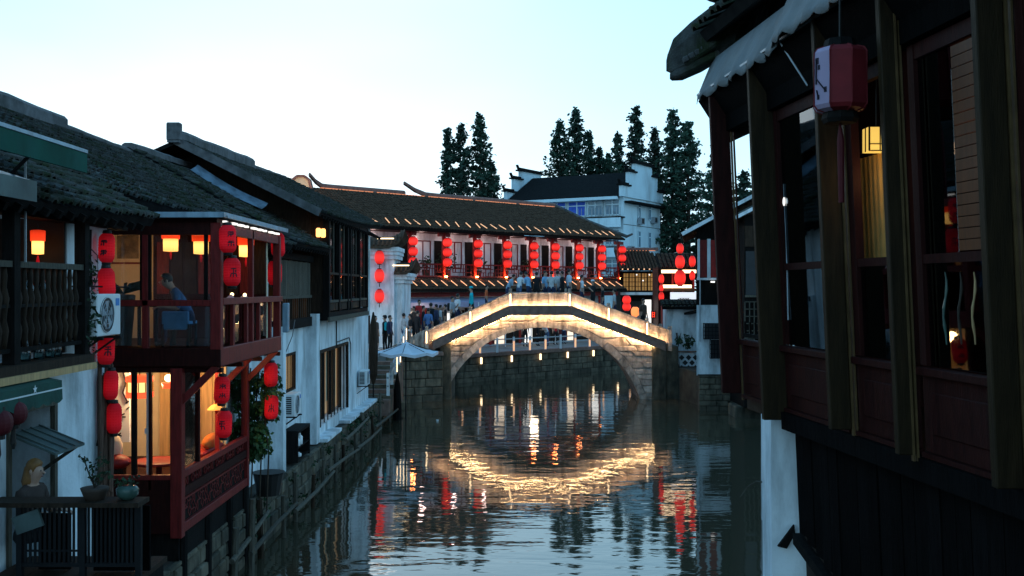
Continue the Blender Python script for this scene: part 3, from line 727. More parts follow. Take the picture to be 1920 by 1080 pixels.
# green awning below the loggia
t = thing('green_awning', 'dark green awning with a scalloped edge below the near loggia', 'awning', (-5.4, 11, 4.6))
MB().prism([(-5.78, 8.5, 4.72), (-5.28, 8.5, 4.62), (-5.28, 8.5, 4.6), (-5.78, 8.5, 4.70)], (0, 3.5, 0)).build('canvas', canvas_g, t)
mb = MB(); K = 70
g0 = []; g1 = []
for i in range(K + 1):
    y = 8.5 + 3.5 * i / K; g0.append((-5.275, y, 4.62)); g1.append((-5.265, y, 4.40 - 0.035 * abs(math.sin(i / K * 14 * math.pi))))
mb.sheet([g0, g1]); mb.build('valance', canvas_g, t)
MB().bar((-5.27, 8.5, 4.53), (-5.27, 12.0, 4.53), 0.006, 0.016).build('trim_line', acwhite, t)
mb = MB()
for c in ((-5.262, 11.3, 4.58), ):
    for k in range(5):
        a = math.pi / 2 + k * 2 * math.pi / 5; b1 = a + math.pi / 5; b2 = a - math.pi / 5
        cv = Vector(c); f = lambda an, r_: cv + Vector((0, math.cos(an) * r_, math.sin(an) * r_))
        mb.add([cv, f(b2, 0.022), f(a, 0.055), f(b1, 0.022)], [(0, 1, 2, 3)])
mb.build('star_print', acwhite, t)
for k, (y, z, s) in enumerate([(10.62, 4.30, 1.0), (10.95, 4.36, 0.95)]):
    o = round_lantern('round_lantern', 0.15 * s, 0.26 * s, lan_dark, ['unlit dark red lantern cut by the left edge below the green awning', 'unlit dark red lantern with tassel, right one under the green awning'][k], 'unlit red lanterns under the green awning')
    o.location = (-5.33, y, z)
# small tin roof over the doorway
t = thing('tin_porch', 'little slanting tin porch over the dark doorway at lower left', 'porch', (-5.5, 11.8, 3.8))
mb = MB(); mb.prism([(-5.78, 11.78, 4.02), (-5.25, 11.78, 3.80), (-5.25, 11.78, 3.77), (-5.78, 11.78, 3.99)], (0, 0.8, 0)); mb.build('tin_sheet', tin, t)
me = MB().bar((-5.78, 0, 4.03), (-5.24, 0, 3.81), 0.02, 0.012).mesh('sheet_rib', tin)
for k in range(4): place('sheet_rib', me, t, Matrix.Translation((0, 11.85 + k * 0.22, 0)))
MB().bar((-5.77, 12.5, 3.45), (-5.3, 12.5, 3.78), 0.04).build('strut', greywood, t)
# rolled reed screens at the corner of the white wall
t = thing('reed_screen', 'dry brown reed screen hanging at the end of the white wall below the lanterns', 'screen', (-5.68, 14.5, 2.9))
rr = random.Random(11)
for k in range(14):
    y = 14.22 + k * 0.034; x = -5.72 + rr.uniform(-0.04, 0.05)
    MB().tube([(x, y, 2.75 + rr.uniform(-0.1, 0.1)), (x + rr.uniform(-0.02, 0.02), y + rr.uniform(-0.02, 0.02), 3.7), (x, y, 4.55 + rr.uniform(-0.25, 0.15))], rr.uniform(0.016, 0.028), 6).build('reed', reed, t)

# ---------- jetty terrace with black railing, bottom left
t = thing('terrace', 'narrow terrace deck with black barred railing at the lower left corner', 'terrace', (-4.7, 11.6, 2.5))
for k in range(9): B(-5.65 + k * 0.18, -5.65 + k * 0.18 + 0.17, 11.0, 12.0, 2.5, 2.56).build('deck_plank', brownwood, t)
B(-5.6, -3.98, 10.9, 11.24, 3.36, 3.41).build('counter_board', brownwood, t)
for x in (-5.3, -4.62, -4.02): B(x - 0.03, x + 0.03, 11.0, 11.06, 2.3, 3.36).build('rail_post', metal_k, t)
MB().box(-5.3, -4.02, 11.01, 11.05, 2.70, 2.74).build('bottom_rail', metal_k, t)
me = MB().box(-0.011, 0.011, -0.011, 0.011, 0, 0.66).mesh('bar', metal_k)
for k in range(12):
    place('bar', me, t, Matrix.Translation((-5.24 + k * 0.052, 11.03, 2.72)))
    place('bar', me, t, Matrix.Translation((-4.56 + k * 0.046, 11.03, 2.72)))
B(-4.62, -4.0, 11.3, 11.34, 2.58, 3.30).build('shade_board', near_black, t); B(-5.25, -4.9, 11.35, 11.39, 2.58, 3.2).build('shade_board', near_black, t)  # dark sheets added behind the bars to shade the bright wall
mb = MB().box(-5.24, -4.66, 11.02, 11.04, 2.86, 2.88); mb.build('cross_bar', metal_k, t)
B(-5.6, -4.05, 11.1, 11.9, 2.2, 2.5).build('deck_beam', blackwood, t)
for x in (-5.4, -4.2):
    for y in (11.3, 11.8): MB().tube([(x, y, -0.6), (x, y, 2.22)], 0.07, 7).build('pile', greywood, t)
B(-5.2, -4.75, 11.09, 11.12, 2.1, 2.48).build('white_panel', acwhite, t)
MB().obox((-5.18, 10.96, 3.2), (0.14, 0, 0.05), (0, 0.02, 0), (-0.03, 0, 0.09)).build('propped_board', tin, t)

# pots on the counter
def potted(name, label, c, pot_prof, pm, leafpts, lm, seed, size=0.07):
    t = thing(name, label, 'plant', c)
    MB().lathe(pot_prof, 12, c).build('pot', pm, t, smooth=True)
    rr = random.Random(seed); mb = MB(); st = MB()
    for (dx, dy, dz, n_, r_) in leafpts:
        st.tube([Vector(c) + V(0, 0, pot_prof[-1][1]), Vector(c) + V(dx * 0.5, dy * 0.5, dz * 0.6), Vector(c) + V(dx, dy, dz)], 0.008, 5)
        leaves(mb, Vector(c) + V(dx, dy, dz), (r_, r_, r_), n_, size, rr)
    st.build('stem', bark, t); mb.build('foliage', lm, t)
    return t
potted('potted_plant', 'spindly plant in a square clay trough on the terrace counter', (-4.52, 11.09, 3.41), [(0.10, 0), (0.14, 0.1), (0.15, 0.13), (0.12, 0.13)], terracotta,
       [(-0.03, 0, 0.34, 22, 0.08), (0.06, 0, 0.42, 24, 0.08), (-0.12, 0, 0.45, 14, 0.06), (0.02, 0, 0.25, 20, 0.08), (0.14, 0.0, 0.3, 16, 0.06)], leaf_d, 5, 0.06)
potted('potted_plant', 'green glazed bowl with a low dark plant at the end of the terrace counter', (-4.16, 11.08, 3.41), [(0.06, 0), (0.11, 0.05), (0.12, 0.12), (0.09, 0.15)], celadon,
       [(-0.05, 0, 0.2, 24, 0.07), (0.05, 0, 0.22, 24, 0.07), (-0.1, 0, 0.18, 20, 0.06)], leaf_d, 6, 0.05)

# ---------- the teahouse with its two-storey red pavilion
hT = thing('teahouse', 'red timber teahouse with glazed two storey pavilion hung over the canal', 'teahouse', (-6.5, 19, 1.15))
MB().box(-14, -8.75, 15.25, 24.8, 1.15, 6.95).box(-8.75, -7.76, 21.0, 24.8, 1.15, 6.95).box(-8.75, -7.76, 15.25, 21.0, 1.15, 4.3).box(-8.75, -7.1, 15.25, 15.4, 1.15, 6.95).box(-7.75, -6.0, 21.45, 24.75, 1.15, 6.7).build('wall', plaster, hT)
rT0 = tile_roof(hT, (EX - 0.8, 15.2, EZ + 0.456), (0, 1, 0), 6.2, UPV * 0.8, 0.2, 0.21, 230, sag=0.05)
rT = tile_roof(hT, (EX, 21.4, EZ), (0, 1, 0), 3.4, UPV, 0.2, 0.21, 70, sag=0.02)
rafters(rT, 21.4, 24.7)
ridge_cap(hT, [(RX, 15.2, RZ - 0.05), (RX, 21.1, RZ - 0.05)], 0.3, 0.30)
ridge_cap(hT, [(RX, 21.1, RZ - 0.07), (RX, 24.8, RZ - 0.1)], 0.26, 0.16)
ridge_cap(hA, [(RX, 9, RZ - 0.05), (RX, 15.2, RZ - 0.05)], 0.3, 0.30)
back_slope(hT, 15.2, 24.8)
YF, YB = 17.0, 21.35         # pavilion front and back
XU, XL = -4.9, -5.55         # canal side of the upper and the lower storey
ZF1, ZC1 = 4.68, 6.78        # upper floor, upper ceiling
ZF0, ZC0 = 2.35, 4.37
# upper storey
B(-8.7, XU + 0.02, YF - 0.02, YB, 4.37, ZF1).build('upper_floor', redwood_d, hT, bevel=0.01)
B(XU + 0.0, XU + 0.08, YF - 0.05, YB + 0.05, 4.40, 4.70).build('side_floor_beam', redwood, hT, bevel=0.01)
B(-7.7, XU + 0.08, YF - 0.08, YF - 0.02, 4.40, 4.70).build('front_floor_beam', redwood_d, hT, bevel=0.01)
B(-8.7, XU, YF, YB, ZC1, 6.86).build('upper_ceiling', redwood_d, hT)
B(-6.4, XU + 0.16, YF - 0.25, YB + 0.2, 6.90, 6.945).build('sheet_roof', metal_sheet, hT)
B(-6.4, XU + 0.17, YF - 0.27, YF - 0.251, 6.855, 6.945).build('front_fascia', metal_sheet, hT)
B(XU + 0.161, XU + 0.19, YF - 0.25, YB + 0.2, 6.865, 6.945).build('side_fascia', metal_sheet, hT)
for (x, y, s_) in ((XU, YF, 0.085), (XU, YB, 0.07), (-6.08, YF, 0.05), (-7.1, YF, 0.06), (XU, 19.2, 0.05)):
    z1 = ZC1 if not (x == XU and y == 19.2) else ZC1
    B(x - s_, x + s_, y - s_, y + s_, ZF1, z1).build('corner_post' if s_ > 0.06 else 'post', redwood, hT, bevel=0.008)
B(-7.7, XU - 0.08, YF - 0.06, YF + 0.06, 6.58, 6.775).build('front_lintel', redwood_d, hT)
B(XU - 0.05, XU + 0.05, YF + 0.09, YB - 0.07, 6.62, 6.775).build('side_lintel', redwood, hT)
B(-7.7, XU - 0.085, YF - 0.05, YF + 0.05, 5.40, 5.50).build('front_sill', redwood, hT, bevel=0.006)
B(XU - 0.06, XU + 0.09, YF + 0.085, YB + 0.12, 5.42, 5.53).build('side_sill', redwood, hT, bevel=0.006)
for k in range(4):
    y = YF + 0.95 + k * 0.92
    B(XU - 0.03, XU + 0.03, y - 0.05, y + 0.05, 4.7, 5.42).build('side_baluster', redwood, hT)
for (y0, y1) in ((YF + 0.08, YF + 0.88), (YF + 1.02, YF + 1.8), (YF + 1.94, YF + 2.72), (YF + 2.86, YF + 3.64)):
    B(XU - 0.06, XU - 0.045, y0, y1, 4.74, 5.40).build('side_pane', glass_m, hT)
for (x0, x1) in ((-7.05, -6.14), (-6.02, XU - 0.1)):
    B(x0, x1, YF - 0.006, YF + 0.006, 4.74, 5.39).build('lower_pane', glass_m, hT)
    B(x0, x1, YF - 0.006, YF + 0.006, 5.51, 6.57).build('window_pane', glass_m, hT)
for x in (-6.14, -6.02, -5.08):
    B(x - 0.028, x + 0.028, YF - 0.03, YF + 0.03, 5.5, 6.58).build('window_stile', blackwood, hT)
# upper room
B(-8.7, XU - 0.1, 20.85, 20.95, ZF1, ZC1).build('room_wall', cream, hT)
B(-7.28, XU - 0.1, 20.78, 20.84, ZF1, ZC1).build('dark_panelling', redwood_d, hT)
for k in range(8): B(-7.2 + k * 0.28, -6.96 + k * 0.28, 20.765, 20.779, ZF1 + 0.9, ZC1 - 0.15).build('panel', brownwood if k % 3 else redwood, hT)
B(-8.7, -8.64, YF + 0.1, 20.85, ZF1, ZC1).build('room_side_wall', cream, hT)
# lower storey
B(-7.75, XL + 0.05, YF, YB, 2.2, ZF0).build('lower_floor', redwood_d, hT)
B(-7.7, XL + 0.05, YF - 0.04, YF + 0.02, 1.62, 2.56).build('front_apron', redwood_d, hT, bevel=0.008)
B(-7.7, XL - 0.08, YF - 0.05, YF + 0.03, 2.52, 2.60).build('front_lower_sill', redwood, hT)
for (x, y, s_) in ((XL, YF, 0.095), (XL, YB - 0.05, 0.07), (-6.27, YF, 0.04)):
    B(x - s_, x + s_, y - s_, y + s_, 1.56 if s_ > 0.05 else ZF0, ZC0).build('corner_post' if s_ > 0.05 else 'door_post', redwood if s_ > 0.05 else blackwood, hT, bevel=0.008)
B(-6.02, -5.98, YF - 0.04, YF + 0.04, ZF0, ZC0).build('door_stile', redwood_d, hT)
MB().tube([(-6.08, YF + 0.08, ZF0), (-6.08, YF + 0.08, ZC0)], 0.02, 8).build('white_pipe', acwhite, hT)
B(-6.12, -6.04, YF + 0.05, YF + 0.11, 3.27, 3.36).build('pipe_clamp', acwhite, hT)
B(-7.7, XL - 0.1, YF - 0.03, YF + 0.03, 4.30, 4.37).build('lower_lintel', redwood_d, hT)
B(XL - 0.06, XL + 0.06, YF + 0.1, YB, 1.60, 1.76).build('lower_side_beam', redwood, hT, bevel=0.008)
B(XL - 0.06, XL + 0.06, YF + 0.1, YB - 0.12, 2.52, 2.64).build('lower_side_rail', redwood, hT, bevel=0.008)
B(XL - 0.05, XL - 0.03, YF + 0.1, YB - 0.12, 1.76, 2.52).build('lattice_backing', redwood_d, hT)
me = MB(); rr = random.Random(2)
for i in range(22):
    for k in range(4):
        y0 = YF + 0.16 + i * 0.182; z0 = 1.79 + k * 0.18
        if y0 + 0.17 > YB - 0.15: continue
        v = (i * 7 + k * 3) % 4
        if v == 0: me.bar((XL, y0, z0), (XL, y0 + 0.17, z0 + 0.17), 0.02, 0.02); me.bar((XL, y0, z0 + 0.17), (XL, y0 + 0.17, z0), 0.02, 0.016)
        elif v == 1: me.bar((XL, y0, z0 + 0.085), (XL, y0 + 0.17, z0 + 0.085), 0.02); me.bar((XL, y0 + 0.085, z0), (XL, y0 + 0.085, z0 + 0.17), 0.02)
        elif v == 2:
            for (a, b) in (((0, 0.085), (0.085, 0.17)), ((0.085, 0.17), (0.17, 0.085)), ((0.17, 0.085), (0.085, 0)), ((0.085, 0), (0, 0.085))):
                me.bar((XL, y0 + a[0], z0 + a[1]), (XL, y0 + b[0], z0 + b[1]), 0.02, 0.018)
        else: me.bar((XL, y0, z0 + 0.17), (XL, y0 + 0.17, z0 + 0.17), 0.02); me.bar((XL, y0, z0), (XL, y0, z0 + 0.17), 0.02)
me.build('fretwork_panel', redwood, hT)
B(XL + 0.0, XL + 0.03, YF + 0.1, YB - 0.12, 2.13, 2.16).build('fretwork_rail', redwood, hT)
for y in (18.1, 19.35): B(XL - 0.05, XL + 0.03, y - 0.045, y + 0.045, 2.64, ZC0).build('side_post', redwood_d if y < 19 else redpaint, hT)
B(XL - 0.02, XL - 0.005, YF + 0.1, 18.05, 2.66, 4.3).build('side_window_pane', glass_m, hT)
# diagonal braces under the jettied floor
for y in (YF, 19.2, YB - 0.05):
    MB().bar((XL + 0.05, y, 3.80), (XU, y, 4.40), 0.09, 0.11).build('brace', redwood, hT)
for y in (YF + 0.1, 18.4, 19.8, YB): MB().bar((-6.6, y, 4.33), (XU + 0.06, y, 4.33), 0.1, 0.08).build('floor_joist', redwood_d, hT)
# lower room: white wall with an ink branch, tan panelling, back wall
B(-7.75, XL - 0.15, 20.4, 20.5, ZF0, ZC0).build('lower_back_wall', cream, hT)
for k in range(7):
    x = -7.0 + k * 0.21
    if x < -5.8: B(x, x + 0.2, 20.34, 20.395, ZF0 + 0.02, ZC0).build('wall_plank', tan_wood, hT)
B(-7.72, -6.95, 18.6, 18.66, 2.9, 4.34).build('white_screen', acwhite, hT)
mb = MB(); rr = random.Random(21)
pts = [(-7.1, 18.58, 4.3), (-7.0, 18.58, 4.0), (-7.06, 18.58, 3.8), (-6.97, 18.58, 3.62)]
for a, b in zip(pts, pts[1:]): mb.bar(a, b, 0.02, 0.03, up=(0, 1, 0))
for _ in range(16):
    c = Vector((rr.uniform(-7.35, -6.97), 18.585, rr.uniform(3.0, 3.7))); mb.obox(c, (0.03, 0, rr.uniform(-0.03, 0.03)), (0, 0.004, 0), (0.0, 0, 0.014))
mb.build('ink_branch_painting', ink, hT)
B(-7.7, XL - 0.2, YF + 0.1, 20.3, 4.33, 4.365).build('lower_ceiling', cream, hT)
lamp('room_fill_light', hT, (-6.5, 18.4, 4.0), 80, (1, 0.66, 0.32), 0.12)  # unseen point light added to fill the lower room
lamp('room_fill_light', hT, (-5.95, 19.2, 4.05), 48, (1, 0.60, 0.25), 0.1)
lamp('room_fill_light', hT, (-7.4, 19.4, 6.1), 24, (1, 0.50, 0.20), 0.12)  # unseen fill light added to brighten the cream wall and picture
# piles under the pavilion
for y in (17.2, 18.6, 20.0, 21.2): MB().tube([(XL, y, -0.7), (XL + 0.02, y, 1.6)], 0.085, 8).build('pile', blackwood, hT)
B(-6.6, XL, YF + 0.05, YB, 1.15, 2.2).build('substructure', blackwood, hT)
# white light tubes along the side eave
t = thing('light_tube', 'row of small white lights under the side eave of the red pavilion', 'lights', (XU + 0.1, 19, 6.8))
for k in range(9):
    y = 17.15 + k * 0.46
    B(XU + 0.05, XU + 0.11, y, y + (0.28 if k % 3 else 0.12), 6.795, 6.83).build('tube', lit_white, t)

# lanterns inside the upper room
for (px, py, y, lb) in ((320, 450, 18.4, 'lit red and yellow lantern left of the pair over the diner'), (377, 455, 18.4, 'lit red and yellow lantern right of the pair over the diner'), (461, 462, 20.2, 'lit orange lantern seen through the side opening of the red pavilion')):
    o = shade_lantern('hanging_lantern', 0.165, 0.42, lb, 'lit indoor lanterns on the left bank'); o.location = P(px, py, y)
    if y < 19: lamp('lamp_glow', o, (0, 0, 0), 1.2); o.children[-1].location = (0, 0, -0.35)
# octagonal lantern and bulb downstairs
o = thing('palace_lantern', 'big lit red and yellow lantern behind the glass of the lower room', 'lantern', (0, 0, 0))
MB().lathe([(0.20, -0.10), (0.21, 0.08)], 12).build('paper_drum', paperlamp, o)
MB().lathe([(0.22, -0.20), (0.235, -0.18), (0.235, -0.10), (0.215, -0.095)], 12).build('lower_band', lan_hot, o)
MB().lathe([(0.215, 0.075), (0.235, 0.08), (0.235, 0.17), (0.19, 0.19)], 12).build('upper_band', lan_hot, o)
mb = MB()
for k in range(12):
    a = 2 * math.pi * (k + 0.5) / 12; mb.bar((0.222 * math.cos(a), 0.222 * math.sin(a), -0.1), (0.222 * math.cos(a), 0.222 * math.sin(a), 0.08), 0.014)
mb.build('ribs', gold, o); MB().tube([(0, 0, 0.18), (0, 0, 0.4)], 0.008, 5).build('cord', black, o)
o.location = P(262, 724, 17.9)
o = thing('hanging_lantern', 'small bright bulb lantern near the post of the lower room', 'lantern', (0, 0, 0))
MB().ball((0, 0, 0.03), 0.07, 8).build('bulb', bulb, o, smooth=True); MB().lathe([(0.1, -0.15), (0.12, -0.06), (0.1, -0.05)], 10).build('red_band', lan_hot, o); MB().tube([(0, 0, 0.1), (0, 0, 0.35)], 0.006, 5).build('cord', black, o)
o.location = P(316, 712, 18.2)
o = thing('pendant_lamp', 'little orange conical lamp hanging over the pavilion side railing', 'lamp', (0, 0, 0))
MB().lathe([(0.15, -0.03), (0.13, 0.0), (0.06, 0.06), (0.03, 0.07)], 14).build('lamp_shade', emit('amber_shade', (1, 0.33, 0.06), 1.0), o); MB().tube([(0, 0, 0.07), (0, 0, 0.6)], 0.006, 5).build('cord', black, o)
o.location = P(404, 765, 19.2)
# framed picture and plant in the upper room
t = thing('framed_picture', 'red framed ink landscape on the cream wall of the upper room', 'picture', P(240, 462, 20.82))
c = P(240, 462, 20.82)
B(c.x - 0.33, c.x + 0.33, 20.80, 20.84, c.z - 0.36, c.z + 0.36).build('frame', redwood, t)
B(c.x - 0.29, c.x + 0.29, 20.79, 20.80, c.z - 0.32, c.z + 0.32).build('mount', cream, t)
B(c.x - 0.21, c.x + 0.23, 20.785, 20.79, c.z - 0.25, c.z + 0.25).build('picture', mat('ink_landscape', (0.16, 0.12, 0.07), 0.7, 0.8, 6, detail=8), t)
mb = MB(); rr = random.Random(8)
for _ in range(26):
    a = rr.uniform(0, 6.28); l = rr.uniform(0.35, 0.6); e_ = rr.uniform(0.35, 1.2)
    p0_ = P(232, 552, 18.2); d = Vector((math.cos(a), math.sin(a) * 0.6, e_)).normalized()
    s_ = d.cross(Vector((0, 0, 1))).normalized() * 0.03
    m_ = p0_ + d * l * 0.6; q_ = p0_ + d * l + Vector((0, 0, -0.12))
    mb.add([p0_ - s_ * 0.5, p0_ + s_ * 0.5, m_ + s_, q_, m_ - s_], [(0, 1, 2, 3, 4)])
t = thing('potted_fern', 'dark spiky fern in a pot behind the left window of the upper room', 'plant', (p0_.x, 18.2, ZF1))
mb.build('foliage', leaf_d, t); MB().lathe([(0.13, ZF1), (0.17, ZF1 + 0.5), (0.2, p0_.z - 0.02), (0.16, p0_.z)], 12, (p0_.x, 18.2, 0)).build('pot', terracotta, t)
# table and chairs upstairs
def table(label, c, w_, d_, z0, h, m, cloth=None):
    t = thing('table', label, 'table', (c[0], c[1], z0))
    B(c[0] - w_ / 2, c[0] + w_ / 2, c[1] - d_ / 2, c[1] + d_ / 2, z0 + h - 0.04, z0 + h).build('tabletop', m, t, bevel=0.005)
    for sx in (-1, 1):
        for sy in (-1, 1): B(c[0] + sx * (w_ / 2 - 0.06) - 0.025, c[0] + sx * (w_ / 2 - 0.06) + 0.025, c[1] + sy * (d_ / 2 - 0.06) - 0.025, c[1] + sy * (d_ / 2 - 0.06) + 0.025, z0, z0 + h - 0.04).build('leg', m, t)
    return t
table('dark table in front of the diner in the upper room', (-6.35, 18.75, 0), 0.75, 1.0, ZF1, 0.72, brownwood)
table('table with folded napkins at the side rail of the upper room', (-5.35, 19.6, 0), 0.6, 1.5, ZF1, 0.76, brownwood)
for k, (x, y) in enumerate(((-5.3, 19.2), (-5.28, 20.1))):
    tag(MB().prism([(x - 0.12, y - 0.1, 5.44), (x + 0.14, y - 0.08, 5.44), (x + 0.02, y, 5.58)], (0, 0.12, 0)).build('napkin', mat('pink_napkin', (0.75, 0.45, 0.45), 0.1, 0.9, 5) if k == 0 else MATS['pink_napkin'], None), ['folded pink napkin nearer to the corner post on the upper side table', 'folded pink napkin at the far end of the upper side table'][k], 'napkin', 'napkins on the upper side table')
for k, (px, py, y) in enumerate(((435, 552, 19.35), (459, 553, 19.9), (243, 556, 18.3))):
    o = thing('candle_lamp', ['small candle lamp by the corner post in the upper room', 'small candle lamp in the middle of the upper side table', 'small candle lamp under the fern in the upper room'][k], 'lamp', P(px, py, y), 'candle lamps in the upper room')
    MB().ball(P(px, py, y) + V(0, 0, 0.0), 0.035, 6).build('flame', bulb, o); MB().lathe([(0.03, -0.13), (0.025, -0.03)], 8, P(px, py, y)).build('holder', acwhite, o)
t = thing('chair', 'blue backed chair behind the glass below the sill of the upper room', 'chair', (-5.75, 17.9, ZF1))
B(-6.02, -5.55, 17.58, 17.63, 4.98, 5.30).build('backrest', bluefab, t, bevel=0.02); B(-6.02, -5.55, 17.6, 18.05, 5.08, 5.13).build('seat', bluefab, t)
for sx in (-6.0, -5.57):
    for sy in (17.6, 18.03): B(sx - 0.02, sx + 0.02, sy - 0.02, sy + 0.02, ZF1, 5.08).build('leg', blackwood, t)
# lower room furniture
t = thing('round_table', 'round red table behind the glass of the lower room', 'table', (-6.1, 18.3, ZF0))
MB().lathe([(0.42, 0.31), (0.45, 0.33), (0.45, 0.36), (0.4, 0.37)], 18, (-6.12, 17.75, ZF0)).build('tabletop', redpaint, t); MB().lathe([(0.2, 0.0), (0.05, 0.05), (0.05, 0.31)], 10, (-6.12, 17.75, ZF0)).build('leg', redwood, t)
t = thing('armchair', 'pale round armchair at the left of the lower room', 'armchair', (-7.0, 17.6, ZF0))
MB().ball((-6.9, 17.6, 2.98), (0.2, 0.2, 0.22), 8).build('backrest', cream, t, smooth=True); MB().ball((-6.82, 17.55, 2.72), (0.28, 0.25, 0.14), 8).build('seat', redpaint, t, smooth=True); MB().lathe([(0.2, 0.0), (0.22, 0.28)], 10, (-6.85, 17.58, ZF0)).build('base', brownwood, t)
t = thing('sofa', 'orange cushioned sofa by the pavilion side railing', 'sofa', (-5.9, 19.7, ZF0))
MB().box(-6.1, -5.68, 18.9, 20.2, 2.36, 2.66).build('seat', redpaint, t, bevel=0.03); MB().ball((-5.75, 19.6, 2.78), (0.12, 0.5, 0.14), 8).build('cushion', mat('orange_cloth', (0.6, 0.16, 0.03), 0.2, 0.9, 5), t, smooth=True)

# long red lanterns hung round the pavilion
LL = [(200, 465, 14.25, .112, .40, 2), (200, 530, 14.25, .115, .40, 0), (198, 593, 14.25, .115, .40, 0), (199, 656, 14.25, .115, .40, 1), (208, 722, 14.35, .100, .40, 0), (214, 784, 14.45, .105, .42, 0),
      (427, 448, 16.9, .140, .45, 2), (435, 510, 17.0, .140, .46, 1), (416, 731, 17.6, .135, .46, 2), (420, 795, 17.65, .135, .46, 1),
      (521, 459, 21.55, .145, .50, 0), (515, 512, 21.5, .15, .50, 0), (508, 702, 21.6, .145, .50, 0), (509, 763, 21.6, .145, .50, 1)]
LN = ['topmost of the six red lanterns in the column at the white wall corner', 'second from the top in the red lantern column at the white wall corner', 'red lantern beside the air conditioner in the column at the wall corner', 'fourth from the top in the red lantern column at the wall corner',
      'upper of two red lanterns before the white screen of the lower room', 'lowest red lantern of the left column, against the lit lower room',
      'upper red lantern on the near corner post of the upper storey', 'lower red lantern on the near corner post of the upper storey', 'upper red lantern with two black marks beside the hanging vine', 'lower red lantern beside the hanging vine, above the railing',
      'upper red lantern at the far corner of the pavilion eave', 'lower red lantern at the far corner of the pavilion eave', 'red lantern half hidden above the vine, by the white pilaster', 'red lantern below it among the vine leaves, by the white pilaster']
for k, (px, py, y, r_, h_, mk) in enumerate(LL):
    o = long_lantern('red_lantern', r_, h_, lan_dim, mk, 40 + k, LN[k], 'long red lanterns hung round the red pavilion')
    o.location = P(px, py, y); o.rotation_euler = (random.uniform(-0.03, 0.03), random.uniform(-0.05, 0.05), math.atan2(-o.location.x * 0 + 0, 1) + random.uniform(-0.3, 0.5) + 0.3)
# vine hanging at the far side of the pavilion
t = thing('hanging_vine', 'thick leafy green vine hanging between the pavilion and white pilaster', 'vine', (-5.1, 21.9, 1.4))
mb = MB(); rr = random.Random(31)
for k in range(120):
    px = rr.uniform(436, 516); f = rr.random() ** 0.9; py = 690 + f * (170 if px < 500 else 90)
    leaves(mb, P(px, py, 21.9 + rr.uniform(-0.3, 0.3)), (0.18, 0.2, 0.15), 28, 0.13, rr, 0.5)
mb.build('foliage', leafm, t)
mb = MB()
for px in (452, 470, 486, 500):
    mb.tube([P(px, 690, 21.9), P(px - 6, 760, 21.8), P(px + 4, 850, 21.9), P(px, 960, 21.9)], 0.018, 5)
mb.build('stem', bark, t)
MB().lathe([(0.25, 0.0), (0.33, 0.45), (0.36, 0.5), (0.3, 0.5)], 14, (-5.35, 22.5, 1.16)).build('pot', black, t)
# ---------- narrow house with the weathered shutters
hC = thing('canal_house', 'narrow white house with grey timber shutters between pavilion and taller house', 'house', (WX, 27, 1.15), 'whitewashed tiled houses on the left bank')
w = MB(); X1 = -5.92
w.box(-12, X1, 24.8, 30.0, 1.15, 2.15); w.box(-12, X1, 24.8, 26.2, 2.15, 4.9)
w.box(-12, X1, 26.2, 27.9, 2.15, 3.0); w.box(-12, X1, 27.9, 30.0, 2.15, 4.9); w.box(-12, X1, 26.2, 27.9, 3.92, 4.9)
w.box(-12, -7.2, 24.8, 30.0, 4.9, 6.8)
w.build('wall', plaster, hC)
B(-7.2, -6.0, 24.8, 25.2, 4.9, 6.7).build('end_wall', plaster, hC)
B(X1, -5.55, 24.85, 25.15, 1.2, 4.75).build('pilaster', plaster, hC); B(X1, -5.62, 29.45, 29.95, 1.2, 4.95).build('pilaster', plaster, hC)
rC = tile_roof(hC, (EX, 24.8, EZ + 0.12), (0, 1, 0), 5.1, UPV, 0.2, 0.21, 60, sag=0.04)
rafters(rC, 24.9, 29.8, ez=EZ + 0.12)
ridge_cap(hC, [(RX, 24.8, RZ + 0.05), (RX, 29.4, RZ + 0.12)], 0.3, 0.18)
back_slope(hC, 24.8, 29.8, rz=RZ + 0.12, ez=6.8)
# upper timber front: shutters above, lit bars below
B(-6.9, -5.75, 24.9, 29.9, 4.62, 4.88).build('floor_beam', blackwood, hC)
B(-6.0, -5.78, 24.95, 29.85, 6.45, 6.62).build('eave_beam', blackwood, hC)
me = MB().box(-0.035, 0.0, 0.0, 0.20, 0, 0.92).mesh('shutter_board', greywood)
for k in range(20): place('shutter_board', me, hC, Matrix.Translation((-5.82, 25.25 + k * 0.215, 5.5 + random.uniform(-0.01, 0.01))))
B(-5.86, -5.78, 25.2, 29.6, 5.42, 5.50).build('shutter_rail', greywood, hC)
me = MB().box(-0.05, 0.0, -0.03, 0.03, 0, 0.56).mesh('window_bar', brownwood)
for k in range(16): place('window_bar', me, hC, Matrix.Translation((-5.80, 25.4 + k * 0.27, 4.88)))
o = B(-5.90, -5.87, 25.25, 29.5, 4.9, 5.42).build('lit_interior', lit_warm, hC)
for k in range(4): B(-5.868, -5.862, 25.4 + k * 1.2, 25.9 + k * 1.2, 4.9, 5.42).build('dark_curtain', dark_in, hC)
B(-6.9, -6.46, 25.0, 29.8, 4.9, 6.5).build('dark_room', dark_in, hC)
